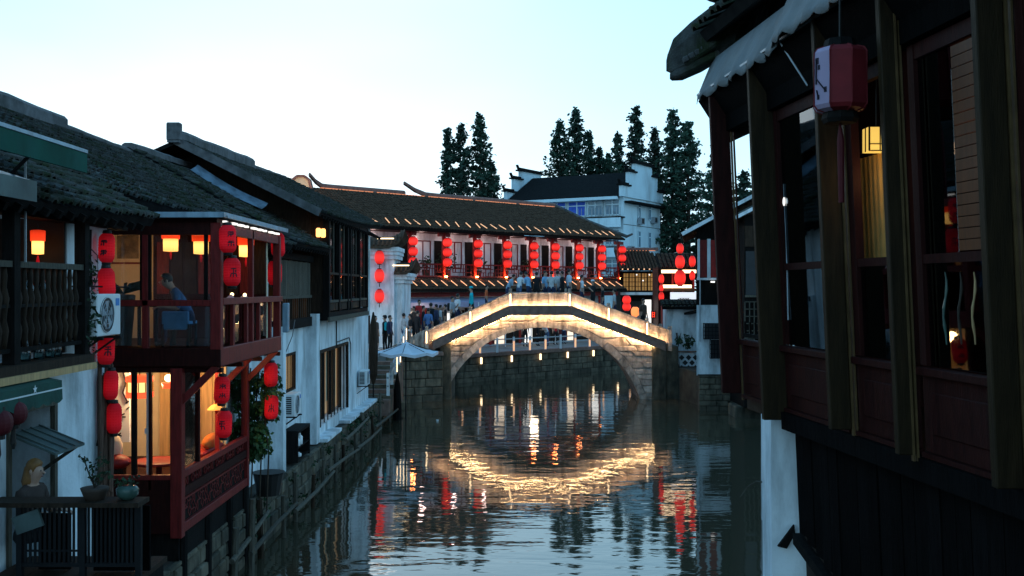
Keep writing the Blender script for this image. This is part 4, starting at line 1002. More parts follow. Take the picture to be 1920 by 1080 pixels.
# barred lit window below, AC, niche with a shelf
B(-6.02, -6.0, 26.2, 27.9, 3.0, 3.92).build('lit_pane', lit_warm, hC)
MB().box(-6.0, -5.9, 26.15, 26.22, 2.95, 3.97).box(-6.0, -5.9, 27.88, 27.95, 2.95, 3.97).box(-6.0, -5.9, 26.22, 27.88, 2.95, 3.0).box(-6.0, -5.9, 26.22, 27.88, 3.9, 3.97).build('window_frame', brownwood, hC)
me = MB().box(-0.03, 0.0, -0.02, 0.02, 0, 0.92).mesh('window_bar', brownwood)
for k in range(7): place('window_bar', me, hC, Matrix.Translation((-5.93, 26.42 + k * 0.22, 2.99)))
air_conditioner((X1, 26.5, 2.42), 'white air conditioner with dark grille beside the leafy vine, under barred window')
t = thing('washstand', 'dark wooden cabinet with bottles standing against the narrow white house', 'cabinet', (-5.75, 27, 1.2))
mb = MB().box(-5.9, -5.5, 26.3, 27.9, 1.95, 2.02).box(-5.9, -5.5, 26.3, 26.36, 1.2, 1.95).box(-5.9, -5.5, 27.84, 27.9, 1.2, 1.95).box(-5.9, -5.86, 26.36, 27.84, 1.2, 1.95); mb.build('cabinet_body', blackwood, t)
for z in (1.25, 1.55): B(-5.86, -5.52, 26.36, 27.84, z, z + 0.03).build('shelf', blackwood, t)
for k, (y, z, s) in enumerate(((26.7, 1.58, 0.24), (27.0, 1.58, 0.3), (26.85, 1.28, 0.12))):
    tag(MB().lathe([(0.07, 0), (0.08, 0.02), (0.08, s * 0.7), (0.03, s * 0.85), (0.03, s)], 10, (-5.6, y, z)).build('jar', acwhite, None, smooth=True), ['short white jar on the shelf of the dark cabinet', 'tallest white jar on the shelf of the dark cabinet', 'low white bowl at the bottom of the dark cabinet'][k], 'jar', 'white jars in the dark cabinet')
t = thing('cable', 'pair of grey cables looping down the narrow white house', 'cable', (-5.6, 26, 3))
MB().tube([P(540, 600, 25.6), P(532, 640, 25.5), P(528, 690, 25.5)], 0.012, 5).build('cable_run', cable, t)
MB().tube([P(553, 600, 26.3), P(548, 630, 26.0), P(536, 660, 25.7), P(524, 700, 25.5)], 0.012, 5).build('cable_run', cable, t)
t = thing('downpipe', 'pale square downpipe at the far corner of the red pavilion', 'pipe', P(532, 610, 23.9))
B(-5.36, -5.22, 23.9, 24.05, 4.66, 5.35).build('pipe', metal_sheet, t, bevel=0.02)
# blue-grey flashing between the two roofs
t = thing('flashing', 'pale blue sheet metal flashing lying between the two tiled roofs', 'flashing', (-7.8, 27.9, 8.4))
g = []
for i in range(9):
    f = i / 8; x = -8.75 + 1.95 * f; z = 9.02 - 1.07 * f - 0.08 * math.sin(f * math.pi)
    g.append([(x, 27.85, z - 0.10), (x + 0.05, 28.1, z + 0.0), (x + 0.05, 28.35, z + 0.1)])
MB().sheet(g).build('sheet', flash_m, t)

# ---------- the taller house with the projecting timber window box
hB = thing('canal_house', 'tall white house with projecting dark timber upper windows near the bridge', 'house', (WX, 35.5, 1.15), 'whitewashed tiled houses on the left bank')
ex2, ez2, rx2, rz2 = EX, 7.80, RX, 9.80
w = MB(); D0, D1 = 30.9, 36.0
w.box(-12, WX, 30.02, 41.3, 1.15, 1.5); w.box(-12, WX, 30.02, D0, 1.5, 4.75); w.box(-12, WX, D1, 41.3, 1.5, 4.75); w.box(-12, WX, D0, D1, 3.72, 4.75)
w.box(-12, -6.6, D0, D1, 1.5, 3.72)
w.box(-12, -7.2, 30.02, 41.3, 4.75, 8.0)
w.build('wall', plaster, hB)
MB().prism([(-5.9, 30.0, 4.75), (-12, 30.0, 4.75), (-12, 30.0, 8.6), (-9.3, 30.0, 9.6), (-5.9, 30.0, 7.95)], (0, 0.3, 0)).build('gable', brownwood, hB)
B(-7.2, -5.72, 40.9, 41.3, 4.6, 8.1).build('far_end_wall', plaster_old, hB)
rB = tile_roof(hB, (ex2, 28.3, ez2), (0, 1, 0.030), 13.3, (rx2 - ex2, 0, rz2 - ez2), 0.21, 0.22, 120, sag=0.10)
rafters(rB, 28.5, 41.5, 0.4, ex2, ez2 + 0.05)
ridge_cap(hB, [(rx2, 28.1, rz2 - 0.10), (rx2, 36.4, rz2 + 0.14)], 0.34, 0.36)
ridge_cap(hB, [(rx2, 36.4, rz2 + 0.14), (rx2, 41.6, rz2 + 0.30)], 0.3, 0.16)
MB().obox((rx2, 28.2, rz2 + 0.2), (0.19, 0, 0), (0, 0.12, 0), (0, 0, 0.25)).build('ridge_end_block', ridge_m, hB, bevel=0.03)
back_slope(hB, 28.3, 41.6, rz=rz2, ez=8.0)
mb = MB(); mb.bar((ex2, 28.27, ez2 - 0.02), (rx2, 28.27, rz2 - 0.02), 0.05, 0.22); mb.build('barge_board', ridge_m, hB)
# timber box
B(-7.1, -5.38, 30.05, 38.2, 4.74, 4.98).build('box_floor', blackwood, hB); B(-5.40, -5.34, 30.0, 38.25, 4.70, 4.84).build('box_ledge', greywood, hB)
for k in range(7): B(-5.5, -5.40, 30.2 + k * 1.14, 31.28 + k * 1.14, 5.02, 5.24).build('apron_panel', brownwood, hB)
B(-5.52, -5.38, 30.05, 38.2, 5.26, 5.34).build('box_sill', greywood, hB)
B(-5.52, -5.38, 30.05, 38.2, 7.78, 7.92).build('box_lintel', blackwood, hB)
B(-5.52, -5.38, 30.05, 38.2, 6.10, 6.17).build('box_transom', brownwood, hB)
for y in (30.12, 31.9, 33.6, 34.2, 36.2, 38.1): B(-5.55, -5.36, y - 0.09, y + 0.09, 4.98, 7.9).build('box_post', blackwood, hB)
me = MB().box(-0.025, 0, -0.03, 0.03, 0, 1.6).mesh('window_stile', greywood); me2 = MB().box(-0.025, 0, -0.03, 0.03, 0, 0.76).mesh('window_stile', brownwood)
for k in range(12):
    y = 30.6 + k * 0.64
    place('window_stile', me, hB, Matrix.Translation((-5.43, y, 6.17))); place('window_stile', me2, hB, Matrix.Translation((-5.43, y, 5.34)))
B(-5.47, -5.463, 30.2, 33.6, 5.34, 7.78).build('window_pane', glass_d, hB); B(-5.47, -5.463, 34.2, 38.1, 5.34, 7.78).build('window_pane', glass_d, hB)
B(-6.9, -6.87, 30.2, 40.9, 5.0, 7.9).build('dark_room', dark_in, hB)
B(-7.1, -5.47, 30.06, 30.12, 4.99, 7.9).build('end_boards', brownwood, hB); B(-7.1, -5.47, 38.1, 38.16, 4.99, 7.9).build('end_boards', brownwood, hB); B(-7.2, WX, 38.3, 40.85, 4.75, 8.1).build('wall_return', plaster, hB)
B(-5.60, -5.58, 30.6, 33.4, 5.36, 6.05).build('lit_interior', lit_warm, hB)
for k, (y, z) in enumerate(((35.2, 6.75), (35.2, 5.95), (35.2, 5.45), (37.2, 7.2))):
    o = long_lantern('red_lantern', 0.15, 0.5, lan_far, 0, 0, ['top red lantern of three glowing behind the upper timber windows', 'middle red lantern of three glowing behind the upper timber windows', 'lowest red lantern of three glowing behind the upper timber windows', 'single red lantern glowing high behind the far upper windows'][k], 'red lanterns inside the timber window box')
    o.location = (-5.62, y, z)
for k, (px, py) in enumerate(((597, 436), (606, 437))):
    t = thing('eave_lamp', ['left one of two small warm lamps under the eave of the tall house', 'right one of two small warm lamps under the eave of the tall house'][k], 'lamp', P(px, py, 29.6 + k * 0.4), 'small lamps under the eave')
    MB().lathe([(0.05, -0.13), (0.07, -0.1), (0.07, 0.1), (0.04, 0.13)], 10, P(px, py, 29.6 + k * 0.4)).build('lamp_glass', emit('amber_glass%d' % k, (1, 0.42, 0.12), 3.0), t); MB().tube([P(px, py, 29.6 + k * .4) + V(0, 0, .13), P(px, py, 29.6 + k * .4) + V(0, 0, .4)], 0.01, 5).build('lamp_rod', metal_k, t)
# big barred doorway below
MB().box(-5.84, -5.76, D0 - 0.1, D0, 1.5, 3.8).box(-5.84, -5.76, D1, D1 + 0.1, 1.5, 3.8).box(-5.84, -5.76, D0, D1, 3.72, 3.82).build('door_frame', brownwood, hB)
B(-6.12, -6.10, D0, D1, 1.6, 3.72).build('lit_interior', lit_dim, hB)
for k in range(9):
    y = D0 + 0.12 + k * 0.64
    if k in (3, 6): continue
    B(-6.02, -5.98, y, y + (0.36 if k % 2 else 0.22), 1.55, 3.70).build('door_leaf', brownwood if k % 2 else blackwood, hB)
for k in (0, 3, 5): B(-6.095, -6.085, D0 + 0.3 + k * 0.75, D0 + 0.62 + k * 0.75, 2.0, 3.6).build('pale_curtain', lit_warm if k == 0 else cream, hB)
me = MB().box(0, 0.03, -0.02, 0.02, 0, 2.2).mesh('door_bar', blackwood)
for k in range(8): place('door_bar', me, hB, Matrix.Translation((-5.86, D0 + 0.35 + k * 0.62, 1.52)))
for (y0, y1) in ((30.1, 32.6), (34.3, 38.8), (39.0, 41.2)): B(WX, -5.42, y0, y1, 1.16, 1.26).build('white_ledge', plaster, hB)
air_conditioner((WX, 38.6, 2.05), 'white air conditioner on a bracket at the far end of the tall house')
t = thing('cable', 'dark cable running down the front of the tall white house', 'cable', (-5.75, 34, 4))
MB().tube([(-5.76, 33.6, 4.7), (-5.76, 33.62, 3.9), (-5.75, 33.6, 3.75)], 0.02, 5).build('cable_run', metal_k, t)
MB().tube([(-5.76, 33.8, 3.92), (-5.76, 36.2, 3.95), (-5.75, 36.5, 3.7), (-5.75, 36.5, 2.2)], 0.018, 5).build('cable_run', metal_k, t)

# ---------- stakes and rails standing in the water along the left quay
def stake(y, x, z0, z1, r, lb, m=greywood, lean=0.0):
    return tag(MB().tube([(x, y, z0), (x + lean * 0.5, y, (z0 + z1) / 2), (x + lean, y, z1)], [r, r * 0.95, r * 0.85], 7).build('timber_stake', m, None), lb, 'stake', 'timber stakes along the left quay')
ORD = ['first', 'second', 'third', 'fourth', 'fifth', 'sixth', 'seventh', 'eighth', 'ninth', 'tenth', 'eleventh', 'twelfth', 'thirteenth', 'fourteenth', 'fifteenth', 'sixteenth', 'seventeenth', 'eighteenth', 'nineteenth', 'twentieth']
ys = [19.3, 20.3, 21.6, 23.4, 25.0, 26.6, 28.4, 30.2, 32.0, 34.0, 36.2, 38.5, 41.0, 43.6]
for k, y in enumerate(ys):
    z1 = (1.18, 1.52, 1.25, 0.95, 1.2, 0.85, 0.95, 1.1, 0.8, 0.9, 1.3, 0.9, 1.5, 1.2)[k]
    stake(y, -5.25 + (0.06 if k % 2 else -0.02), -0.9, z1, 0.075 if k < 3 else 0.06, '%s weathered stake counted from the red pavilion along the left quay' % ORD[k] if k > 1 else ['nearest thick pale stake in front of the red pavilion', 'tall thick pale stake right behind the nearest one'][k], greywood if k % 3 != 2 else brownwood, random.uniform(-0.08, 0.08))
rl = [((-5.2, 19.0, 0.62), (-5.18, 21.8, 0.95)), ((-5.16, 20.2, 0.45), (-5.15, 24.5, 0.55)), ((-5.12, 24.2, 0.42), (-5.0, 28.8, 0.55)), ((-5.1, 28.4, 0.62), (-4.98, 33.5, 0.45)), ((-5.0, 33.2, 0.5), (-4.95, 38.8, 0.4)), ((-5.05, 37.9, 0.55), (-4.9, 44.0, 0.5)), ((-5.2, 32, 0.95), (-5.15, 36.8, 1.05))]
for k, (a, b) in enumerate(rl):
    tag(MB().tube([a, (Vector(a) + Vector(b)) / 2 + V(0, 0, random.uniform(-0.05, 0.05)), b], [0.055, 0.05, 0.04], 7).build('timber_rail', greywood, None), ['short bracing pole between the two nearest stakes', 'pole rail leading from the nearest stakes along the quay', 'pole rail along the quay in front of the narrow house', 'pole rail along the quay before the lit doorway', 'pole rail along the quay below the far air conditioner', 'farthest pole rail ending near the white parasol', 'upper pole rail beside the doorway of the tall house'][k], 'rail', 'timber rails along the left quay')
mb = MB(); rr = random.Random(5)
for k in range(46):
    y = rr.uniform(21, 44); mb_z = rr.uniform(0.2, 1.15)
    leaves(mb, (-5.45 + rr.uniform(-0.08, 0.1), y, mb_z), (0.12, 0.35, 0.12), 16, 0.12, rr)
o = mb.build('quay_weeds', leaf_d, None); o['kind'] = 'stuff'; o['label'] = 'dark weeds growing on the quay stones along the left bank'

# ---------- landing steps, plaza furniture, parasols
t = thing('landing_steps', 'stone landing steps beyond the tall house at the canal edge', 'steps', (-5.9, 45, 1.15))
for k in range(9):
    B(-6.9, -5.1, 42.4 + k * 0.62, 42.4 + (k + 1) * 0.62 - 0.01, 0.4, 1.05 + k * 0.155).build('step', stone_d if k % 2 else stone_beam, t)
t = thing('railing', 'white post railing of the landing steps behind the grey parasol', 'railing', (-5.2, 46, 2))
for k in range(6):
    y = 42.8 + k * 1.35; z = 1.1 + (y - 42.4) * 0.25
    B(-5.24, -5.12, y - 0.06, y + 0.06, z, z + 0.95).build('post', acwhite, t)
    if k > 1: B(-5.115, -5.09, y - 0.035, y + 0.035, z + 0.1, z + 0.85).build('post_light', led_soft, t)
for zz in (0.5, 0.85): MB().bar((-5.18, 42.7, 1.1 + zz), (-5.18, 49.6, 1.1 + 7.2 * 0.25 + zz - 0.1), 0.06, 0.06).build('rail', metal_g, t)
def parasol(label, c, r, ztop, m, zbase, h=0.75, furled=False):
    t = thing('parasol', label, 'parasol', (c[0], c[1], zbase))
    MB().tube([(c[0], c[1], zbase), (c[0], c[1], ztop)], 0.03, 7).build('pole', metal_k, t)
    if furled:
        MB().lathe([(0.05, ztop - 3.0), (0.17, ztop - 2.6), (0.20, ztop - 1.6), (0.13, ztop - 0.5), (0.03, ztop)], 9, (c[0], c[1], 0)).build('furled_canopy', m, t)
        return t
    g = []; N_ = 8
    mb = MB()
    for k in range(N_):
        a0, a1 = 2 * math.pi * k / N_, 2 * math.pi * (k + 1) / N_
        top = Vector((c[0], c[1], ztop)); p = Vector((c[0] + r * math.cos(a0), c[1] + r * math.sin(a0), ztop - h)); q = Vector((c[0] + r * math.cos(a1), c[1] + r * math.sin(a1), ztop - h))
        mid = lambda u, w_, f: u.lerp(w_, f)
        rows = []
        for f in (0.02, 0.35, 0.7, 1.0):
            a_ = top.lerp(p, f); b_ = top.lerp(q, f); m_ = (a_ + b_) / 2 - V(0, 0, 0.10 * f); sag = V(0, 0, -0.10 * math.sin(f * math.pi))
            rows.append([a_ + sag, m_ + sag, b_ + sag])
        rows.append([rows[-1][0] - V(0, 0, 0.12), rows[-1][1] - V(0, 0, 0.12), rows[-1][2] - V(0, 0, 0.12)])
        pan = MB(); pan.sheet(rows); pan.build('canopy_panel', m, t)
        MB().bar(top - V(0, 0, 0.05), p - V(0, 0, 0.03), 0.02).build('rib', metal_k, t)
    MB().ball((c[0], c[1], ztop + 0.03), 0.05, 6).build('finial', acwhite, t)
    return t
parasol('open grey white parasol on the landing left of the bridge', ((761 - 960) / FOC * 43.5, 43.5), 1.38, 5.7 - 100 * 43.5 / FOC, canvas_w, 0.0, 0.42)
parasol('tall furled brown parasol at the corner of the tall white house', ((700 - 960) / FOC * 42.6, 42.6), 0.2, 5.7 - 45 * 42.6 / FOC, brownwood, 1.1, furled=True)
parasol('low furled dark parasol leaning over the landing by the grey one', ((745 - 960) / FOC * 44.2, 44.2), 0.2, 5.7 - 160 * 44.2 / FOC, blackwood, 0.6, furled=True)
# lit plinth lights on the plaza wall
for k, (px, py) in enumerate(((742, 695), (765, 690))):
    pass

# ---------- horse-head wall end at the plaza
t = thing('gate_wall', 'white stepped wall end with tiled caps and three lanterns by the plaza', 'wall', P(715, 600, 56))
Yg = 56.0; s = Yg / FOC
def gx(px): return (px - 960) * s
def gz(py): return EYE - (py - 540) * s
B(gx(694), gx(739), Yg, Yg + 3, 2.4, gz(486)).build('wall', plaster, t)
B(gx(739) + .003, gx(753), Yg + 0.4, Yg + 5, 2.4, gz(530)).build('low_wall', plaster, t)
for k, (a, b, y0) in enumerate(((690, 744, 478), (688, 746, 470), (686, 748, 463))):
    B(gx(a), gx(b), Yg - 0.15 - 0.1 * k, Yg + 3, gz(y0 + 8), gz(y0) - 0.01).build('cornice', plaster, t)
for k, (a, b, y0) in enumerate(((739, 757, 524), (738, 762, 517), (737, 765, 511))):
    B(gx(a) + 0.01, gx(b), Yg + 0.25 - 0.1 * k, Yg + 5, gz(y0 + 7), gz(y0) - 0.01).build('cornice', plaster, t)
def flying_cap(root, xl, xr, zb, y0, y1, rise, lit=None):
    """tiled saddle cap whose right corner kicks up"""
    mb = MB(); g = []; K = 8
    for i in range(K + 1):
        f = i / K; x = xl + (xr - xl) * f; up_ = rise * max(0, (f - 0.55) / 0.45) ** 2
        g.append([(x, y0 - 0.25, zb + up_), (x, (y0 + y1) / 2 - 0.6, zb + 0.55 + up_ * 0.8), (x, y1, zb + up_)])
    mb.sheet(g); mb.sheet([[q - V(0, 0, 0.14) for q in map(Vector, r_)] for r_ in g])
    for e_ in (g[0], g[-1]): mb.add([e_[0], e_[1], Vector(e_[1]) - V(0, 0, .14), Vector(e_[0]) - V(0, 0, .14)], [(0, 1, 2, 3)])
    mb.add([v for r_ in g for v in (r_[0], Vector(r_[0]) - V(0, 0, .14))], [(2 * i, 2 * i + 1, 2 * i + 3, 2 * i + 2) for i in range(K)])
    mb.build('tiled_cap', tile_lit, root)
    n = int((xr - xl) / 0.22)
    me = MB().lathe([(0.06, 0), (0.055, 0.75)], 8).mesh('cap_tile', tile_lit)
    for i in range(n):
        f = (i + 0.5) / n; up_ = rise * max(0, (f - 0.55) / 0.45) ** 2
        place('cap_tile', me, root, Matrix.Translation((xl + (xr - xl) * f, y0 - 0.27, zb + 0.03 + up_)) @ Matrix.Rotation(R(-55), 4, 'X'))
flying_cap(t, gx(690), gx(757), gz(462), Yg - 0.3, Yg + 2.6, 0.55)
flying_cap(t, gx(739), gx(775), gz(510), Yg + 0.1, Yg + 4.6, 0.35)
for k, (x, y, z) in enumerate(((gx(725), Yg - 0.55, gz(460) + 0.35), (gx(752), Yg - 0.1, gz(508) + 0.3))):
    B(x - 0.45, x + 0.45, y, y + 0.05, z - 0.03, z + 0.03).build('cap_light', led_soft, t)
B(gx(690), gx(690) + 0.12, Yg - 0.3, Yg - 0.2, gz(500), gz(488)).build('hook', metal_k, t)
for k, py in enumerate((483, 517, 555)):
    o = round_lantern('red_lantern', 0.26, 0.72, lan_far, ['top', 'middle', 'lowest'][k] + ' red lantern of three hanging on the white stepped wall end', 'red lanterns on the white wall end')
    o.location = (gx(713), Yg - 0.35, gz(py))
lamp('wall_uplight', t, (gx(712), Yg - 2.6, 3.2), 60, (1, 0.86, 0.75), 0.3)

# ================================================================ THE BRIDGE
YB0, YB1 = 52.5, 55.9
BS = YB0 / FOC
def bx(px): return (px - 960) * BS
def bz(py): return EYE - (py - 540) * BS
br = thing('stone_bridge', 'arched stone bridge over the canal with glowing light strips', 'bridge', (bx(1020), 54, 0))
XA, XBp = bx(955), bx(1070)                      # the flat crown
XLb, XRb = bx(812), bx(1247)
ZCR = bz(574); ZL = bz(639); ZR = bz(641)
def deck(x):
    if x < XA: return ZL + (ZCR - ZL) * (x - XLb) / (XA - XLb)
    if x > XBp: return ZCR + (ZR - ZCR) * (x - XBp) / (XRb - XBp)
    return ZCR
BEAM = 0.42
ACX, ACZ, AR = bx(1016), -1.61, 5.28
RING = 0.34
SM_BR = stone_meshes(stone)
def arch_x(z, r):
    q = r * r - (z - ACZ) ** 2
    return math.sqrt(q) if q > 0 else 0.0
# voussoirs, each a stone through the whole depth
nv = 27; a0v = math.asin((-0.3 - ACZ) / AR); 
for k in range(nv):
    t0 = a0v + (math.pi - 2 * a0v) * k / nv + 0.0018; t1 = a0v + (math.pi - 2 * a0v) * (k + 1) / nv - 0.0018
    ri, ro = AR, AR + RING
    pts = [Vector((ACX - rr_ * math.cos(a), YB0 - 0.02 - random.uniform(0, 0.02), ACZ + rr_ * math.sin(a))) for a, rr_ in ((t0, ri), (t1, ri), (t1, ro), (t0, ro))]
    MB().prism(pts, (0, YB1 - YB0 + 0.02, 0)).build('arch_stone', stone, br, bevel=0.012)
# solid core behind the facing stones
def clip(poly, n, d):
    out = []
    for i in range(len(poly)):
        p, q = poly[i], poly[(i + 1) % len(poly)]
        sp = p[0] * n[0] + p[1] * n[1] - d; sq = q[0] * n[0] + q[1] * n[1] - d
        if sp <= 0: out.append(p)
        if (sp < 0 < sq) or (sq < 0 < sp):
            f = sp / (sp - sq); out.append((p[0] + (q[0] - p[0]) * f, p[1] + (q[1] - p[1]) * f))
    return out
XPL, XPR = bx(829), bx(1225)
lines = []
for (xa, xb) in ((XLb, XA), (XA, XBp), (XBp, XRb)):
    za, zb_ = deck(xa) - BEAM, deck(xb) - BEAM; n = Vector((-(zb_ - za), xb - xa)).normalized(); lines.append((n, n.x * xa + n.y * za))
core = MB(); NA = 40
prev = None
for i in range(NA + 1):
    a = a0v + (math.pi - 2 * a0v) * i / NA
    x = ACX - (AR + 0.1) * math.cos(a); z = ACZ + (AR + 0.1) * math.sin(a)
    zt = max(deck(min(max(x, XLb), XRb)) - BEAM + 0.02, z + 0.01)
    if prev:
        (x0, z0, zt0) = prev
        core.prism([(x0, YB0 + 0.045, z0), (x, YB0 + 0.045, z), (x, YB0 + 0.045, zt), (x0, YB0 + 0.045, zt0)], (0, YB1 - YB0 - 0.18, 0))
    prev = (x, z, zt)
x0_, x1_ = ACX - (AR + 0.1) * math.cos(a0v), ACX + (AR + 0.1) * math.cos(a0v)
core.prism([(XPL, YB0 + 0.045, -0.5), (x0_, YB0 + 0.045, -0.5), (x0_, YB0 + 0.045, deck(x0_) - BEAM), (XPL, YB0 + 0.045, deck(XPL) - BEAM)], (0, YB1 - YB0 - 0.18, 0)) if x0_ > XPL else None
core.prism([(x1_, YB0 + 0.045, -0.5), (XPR, YB0 + 0.045, -0.5), (XPR, YB0 + 0.045, deck(XPR) - BEAM), (x1_, YB0 + 0.045, deck(x1_) - BEAM)], (0, YB1 - YB0 - 0.18, 0)) if XPR > x1_ else None
core.build('core', stone, br)
# facing stones of the spandrels
rr = random.Random(4); zc = -0.2; 
while zc < ZCR:
    hh = rr.uniform(0.22, 0.46)
    for side in (-1, 1):
        xo = XPL if side < 0 else XPR
        def inner(z): 
            return ACX + side * (arch_x(z, AR + RING + 0.012))
        za, zb_ = zc + 0.012, zc + hh - 0.012
        ia, ib = inner(za), inner(zb_)
        if za > ACZ + AR + RING: ia = ACX
        if zb_ > ACZ + AR + RING: ib = ACX
        span = abs(xo - ib); n = max(1, int(span / rr.uniform(0.6, 1.25)))
        cuts = [0] + sorted(min(0.97, max(0.03, (i + rr.uniform(-0.25, 0.25)) / n)) for i in range(1, n)) + [1]
        for c0, c1 in zip(cuts, cuts[1:]):
            if abs(c1 - c0) * span < 0.05: continue
            gap = 0.012 / max(span, 0.3)
            j = lambda: rr.uniform(-0.035, 0.035)
            poly = [(xo + (ia - xo) * (c0 + gap), za + j()), (xo + (ia - xo) * (c1 - gap), za + j()), (xo + (ib - xo) * (c1 - gap), zb_ + j()), (xo + (ib - xo) * (c0 + gap), zb_ + j())]
            for n_, d_ in lines: poly = clip(poly, n_, d_ - 0.01) if len(poly) > 2 else []
            if len(poly) < 3: continue
            ar = 0.5 * sum(poly[i][0] * poly[(i + 1) % len(poly)][1] - poly[(i + 1) % len(poly)][0] * poly[i][1] for i in range(len(poly)))
            if abs(ar) < 0.006: continue
            cx = sum(p[0] for p in poly) / len(poly); cz = sum(p[1] for p in poly) / len(poly)
            f = rr.uniform(0.005, 0.05); mbs = MB(); m_ = len(poly)
            if ar < 0: poly = poly[::-1]
            q0 = [Vector((p[0], YB0 + 0.1, p[1])) for p in poly]; q1 = [Vector((p[0], YB0 + 0.02 - f * 0.3, p[1])) for p in poly]
            q2 = [Vector((cx + (p[0] - cx) * 0.9, YB0 - f, cz + (p[1] - cz) * 0.86)) for p in poly]
            mbs.add(q0 + q1 + q2, [[2 * m_ + i for i in range(m_)]] + [[a * m_ + i, a * m_ + (i + 1) % m_, (a + 1) * m_ + (i + 1) % m_, (a + 1) * m_ + i] for a in (0, 1) for i in range(m_)])
            mbs.build('facing_stone', stone, br)
    zc += hh
# far face, deck edge beams, piers
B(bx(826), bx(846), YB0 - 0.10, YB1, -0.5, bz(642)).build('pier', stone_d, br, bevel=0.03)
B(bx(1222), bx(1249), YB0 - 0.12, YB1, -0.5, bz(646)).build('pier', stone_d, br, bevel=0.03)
for (y, nm) in ((YB0, 'deck_beam'), (YB1, 'deck_beam')):
    for (xa, xb) in ((XLb, XA), (XA, XBp), (XBp, XRb)):
        n = 1 if (xa, xb) == (XA, XBp) else 2
        n = 3 if n == 1 else 4
        for i in range(n):
            u0, u1 = xa + (xb - xa) * i / n + 0.006, xa + (xb - xa) * (i + 1) / n - 0.006
            yy = y - 0.24 if y == YB0 else y - 0.1
            MB().prism([(u0, yy, deck(u0) - BEAM), (u1, yy, deck(u1) - BEAM), (u1, yy, deck(u1) - 0.02), (u0, yy, deck(u0) - 0.02)], (0, 0.34 if y == YB0 else 0.27, 0)).build(nm, stone_beam, br, bevel=0.012)
# deck floor as steps on the slopes
for side in (-1, 1):
    xs = (XLb - 0.2, XA) if side < 0 else (XBp, XRb + 0.1)
    n = 14
    for i in range(n):
        u0 = xs[0] + (xs[1] - xs[0]) * i / n; u1 = xs[0] + (xs[1] - xs[0]) * (i + 1) / n
        zt = deck((u0 + u1) / 2)
        B(u0, u1 - 0.004, YB0 + 0.12, YB1 - 0.12, zt - 0.45, zt).build('deck_step', stone_beam, br)
for i in range(4):
    u0 = XA + (XBp - XA) * i / 4; B(u0 + 0.003, u0 + (XBp - XA) / 4 - 0.003, YB0 + 0.12, YB1 - 0.12, ZCR - 0.4, ZCR).build('deck_slab', stone_beam, br)
# parapets: panels between posts, near and far
posts = [bx(800), bx(882), bx(957), bx(1068), bx(1141), bx(1213), bx(1256)]
PH = 0.60
for y in (YB0 - 0.02, YB1 - 0.14):
    for k, x in enumerate(posts):
        zb0 = deck(x) - 0.02; ph = PH + 0.16
        mb = MB().box(x - 0.10, x + 0.10, y - 0.05, y + 0.17, zb0 - (0.35 if k in (0, 6) else 0.0), zb0 + ph); mb.build('parapet_post', stone, br, bevel=0.015)
        MB().lathe([(0.09, 0), (0.12, 0.03), (0.12, 0.12), (0.07, 0.17)], 4, (x, y + 0.06, zb0 + ph)).build('post_cap', stone, br)
    for xa, xb in zip(posts, posts[1:]):
        n = 3 if xb - xa > 2.5 else 2
        for i in range(n):
            u0 = xa + 0.1 + (xb - xa - 0.2) * i / n + 0.004; u1 = xa + 0.1 + (xb - xa - 0.2) * (i + 1) / n - 0.004
            MB().prism([(u0, y, deck(u0) - 0.015), (u1, y, deck(u1) - 0.015), (u1, y, deck(u1) + PH), (u0, y, deck(u0) + PH)], (0, 0.12, 0)).build('parapet_panel', stone, br, bevel=0.012)
        MB().prism([(xa + 0.1, y - 0.03, deck(xa + .1) + PH + 0.003), (xb - 0.1, y - 0.03, deck(xb - .1) + PH + 0.003), (xb - 0.1, y - 0.03, deck(xb - .1) + PH + 0.10), (xa + 0.1, y - 0.03, deck(xa + .1) + PH + 0.10)], (0, 0.18, 0)).build('parapet_coping', stone, br, bevel=0.015)
for (xa, xb) in ((XLb, XA), (XA, XBp), (XBp, XRb)):          # the lips that hide the strips from the canal
    MB().prism([(xa, YB0 - 0.245, deck(xa) - 0.03), (xb, YB0 - 0.245, deck(xb) - 0.03), (xb, YB0 - 0.245, deck(xb) + 0.035), (xa, YB0 - 0.245, deck(xa) + 0.035)], (0, 0.022, 0)).build('beam_lip', stone_beam, br)
    MB().prism([(xa, YB0 - 0.245, deck(xa) - BEAM - 0.035), (xb, YB0 - 0.245, deck(xb) - BEAM - 0.035), (xb, YB0 - 0.245, deck(xb) - BEAM + 0.01), (xa, YB0 - 0.245, deck(xa) - BEAM + 0.01)], (0, 0.018, 0)).build('beam_lip', stone_beam, br)
# light strips: one lies on the beam at the foot of the parapet, one is fixed below the beam
for (xa, xb) in ((XLb, XA), (XA, XBp), (XBp, XRb)):
    e_ = Vector((xb - xa, 0, deck(xb) - deck(xa))).normalized(); nn = Vector((-e_.z, 0, e_.x))
    a, b = Vector((xa, YB0 - 0.19, deck(xa) + 0.0)), Vector((xb, YB0 - 0.19, deck(xb) + 0.0))
    MB().bar(a, b, 0.03, 0.03).build('light_strip', led, br)
    xa2, xb2 = max(xa, bx(843)), min(xb, bx(1226))
    a, b = Vector((xa2, YB0 - 0.19, deck(xa2) - BEAM - 0.02)), Vector((xb2, YB0 - 0.19, deck(xb2) - BEAM - 0.02))
    MB().bar(a, b, 0.035, 0.03).build('light_strip', led, br)
for x in posts[:6]:
    B(x - 0.035, x + 0.035, YB0 - 0.105, YB0 - 0.075, deck(x) + 0.03, deck(x) + 0.62).build('post_light', led_soft, br)
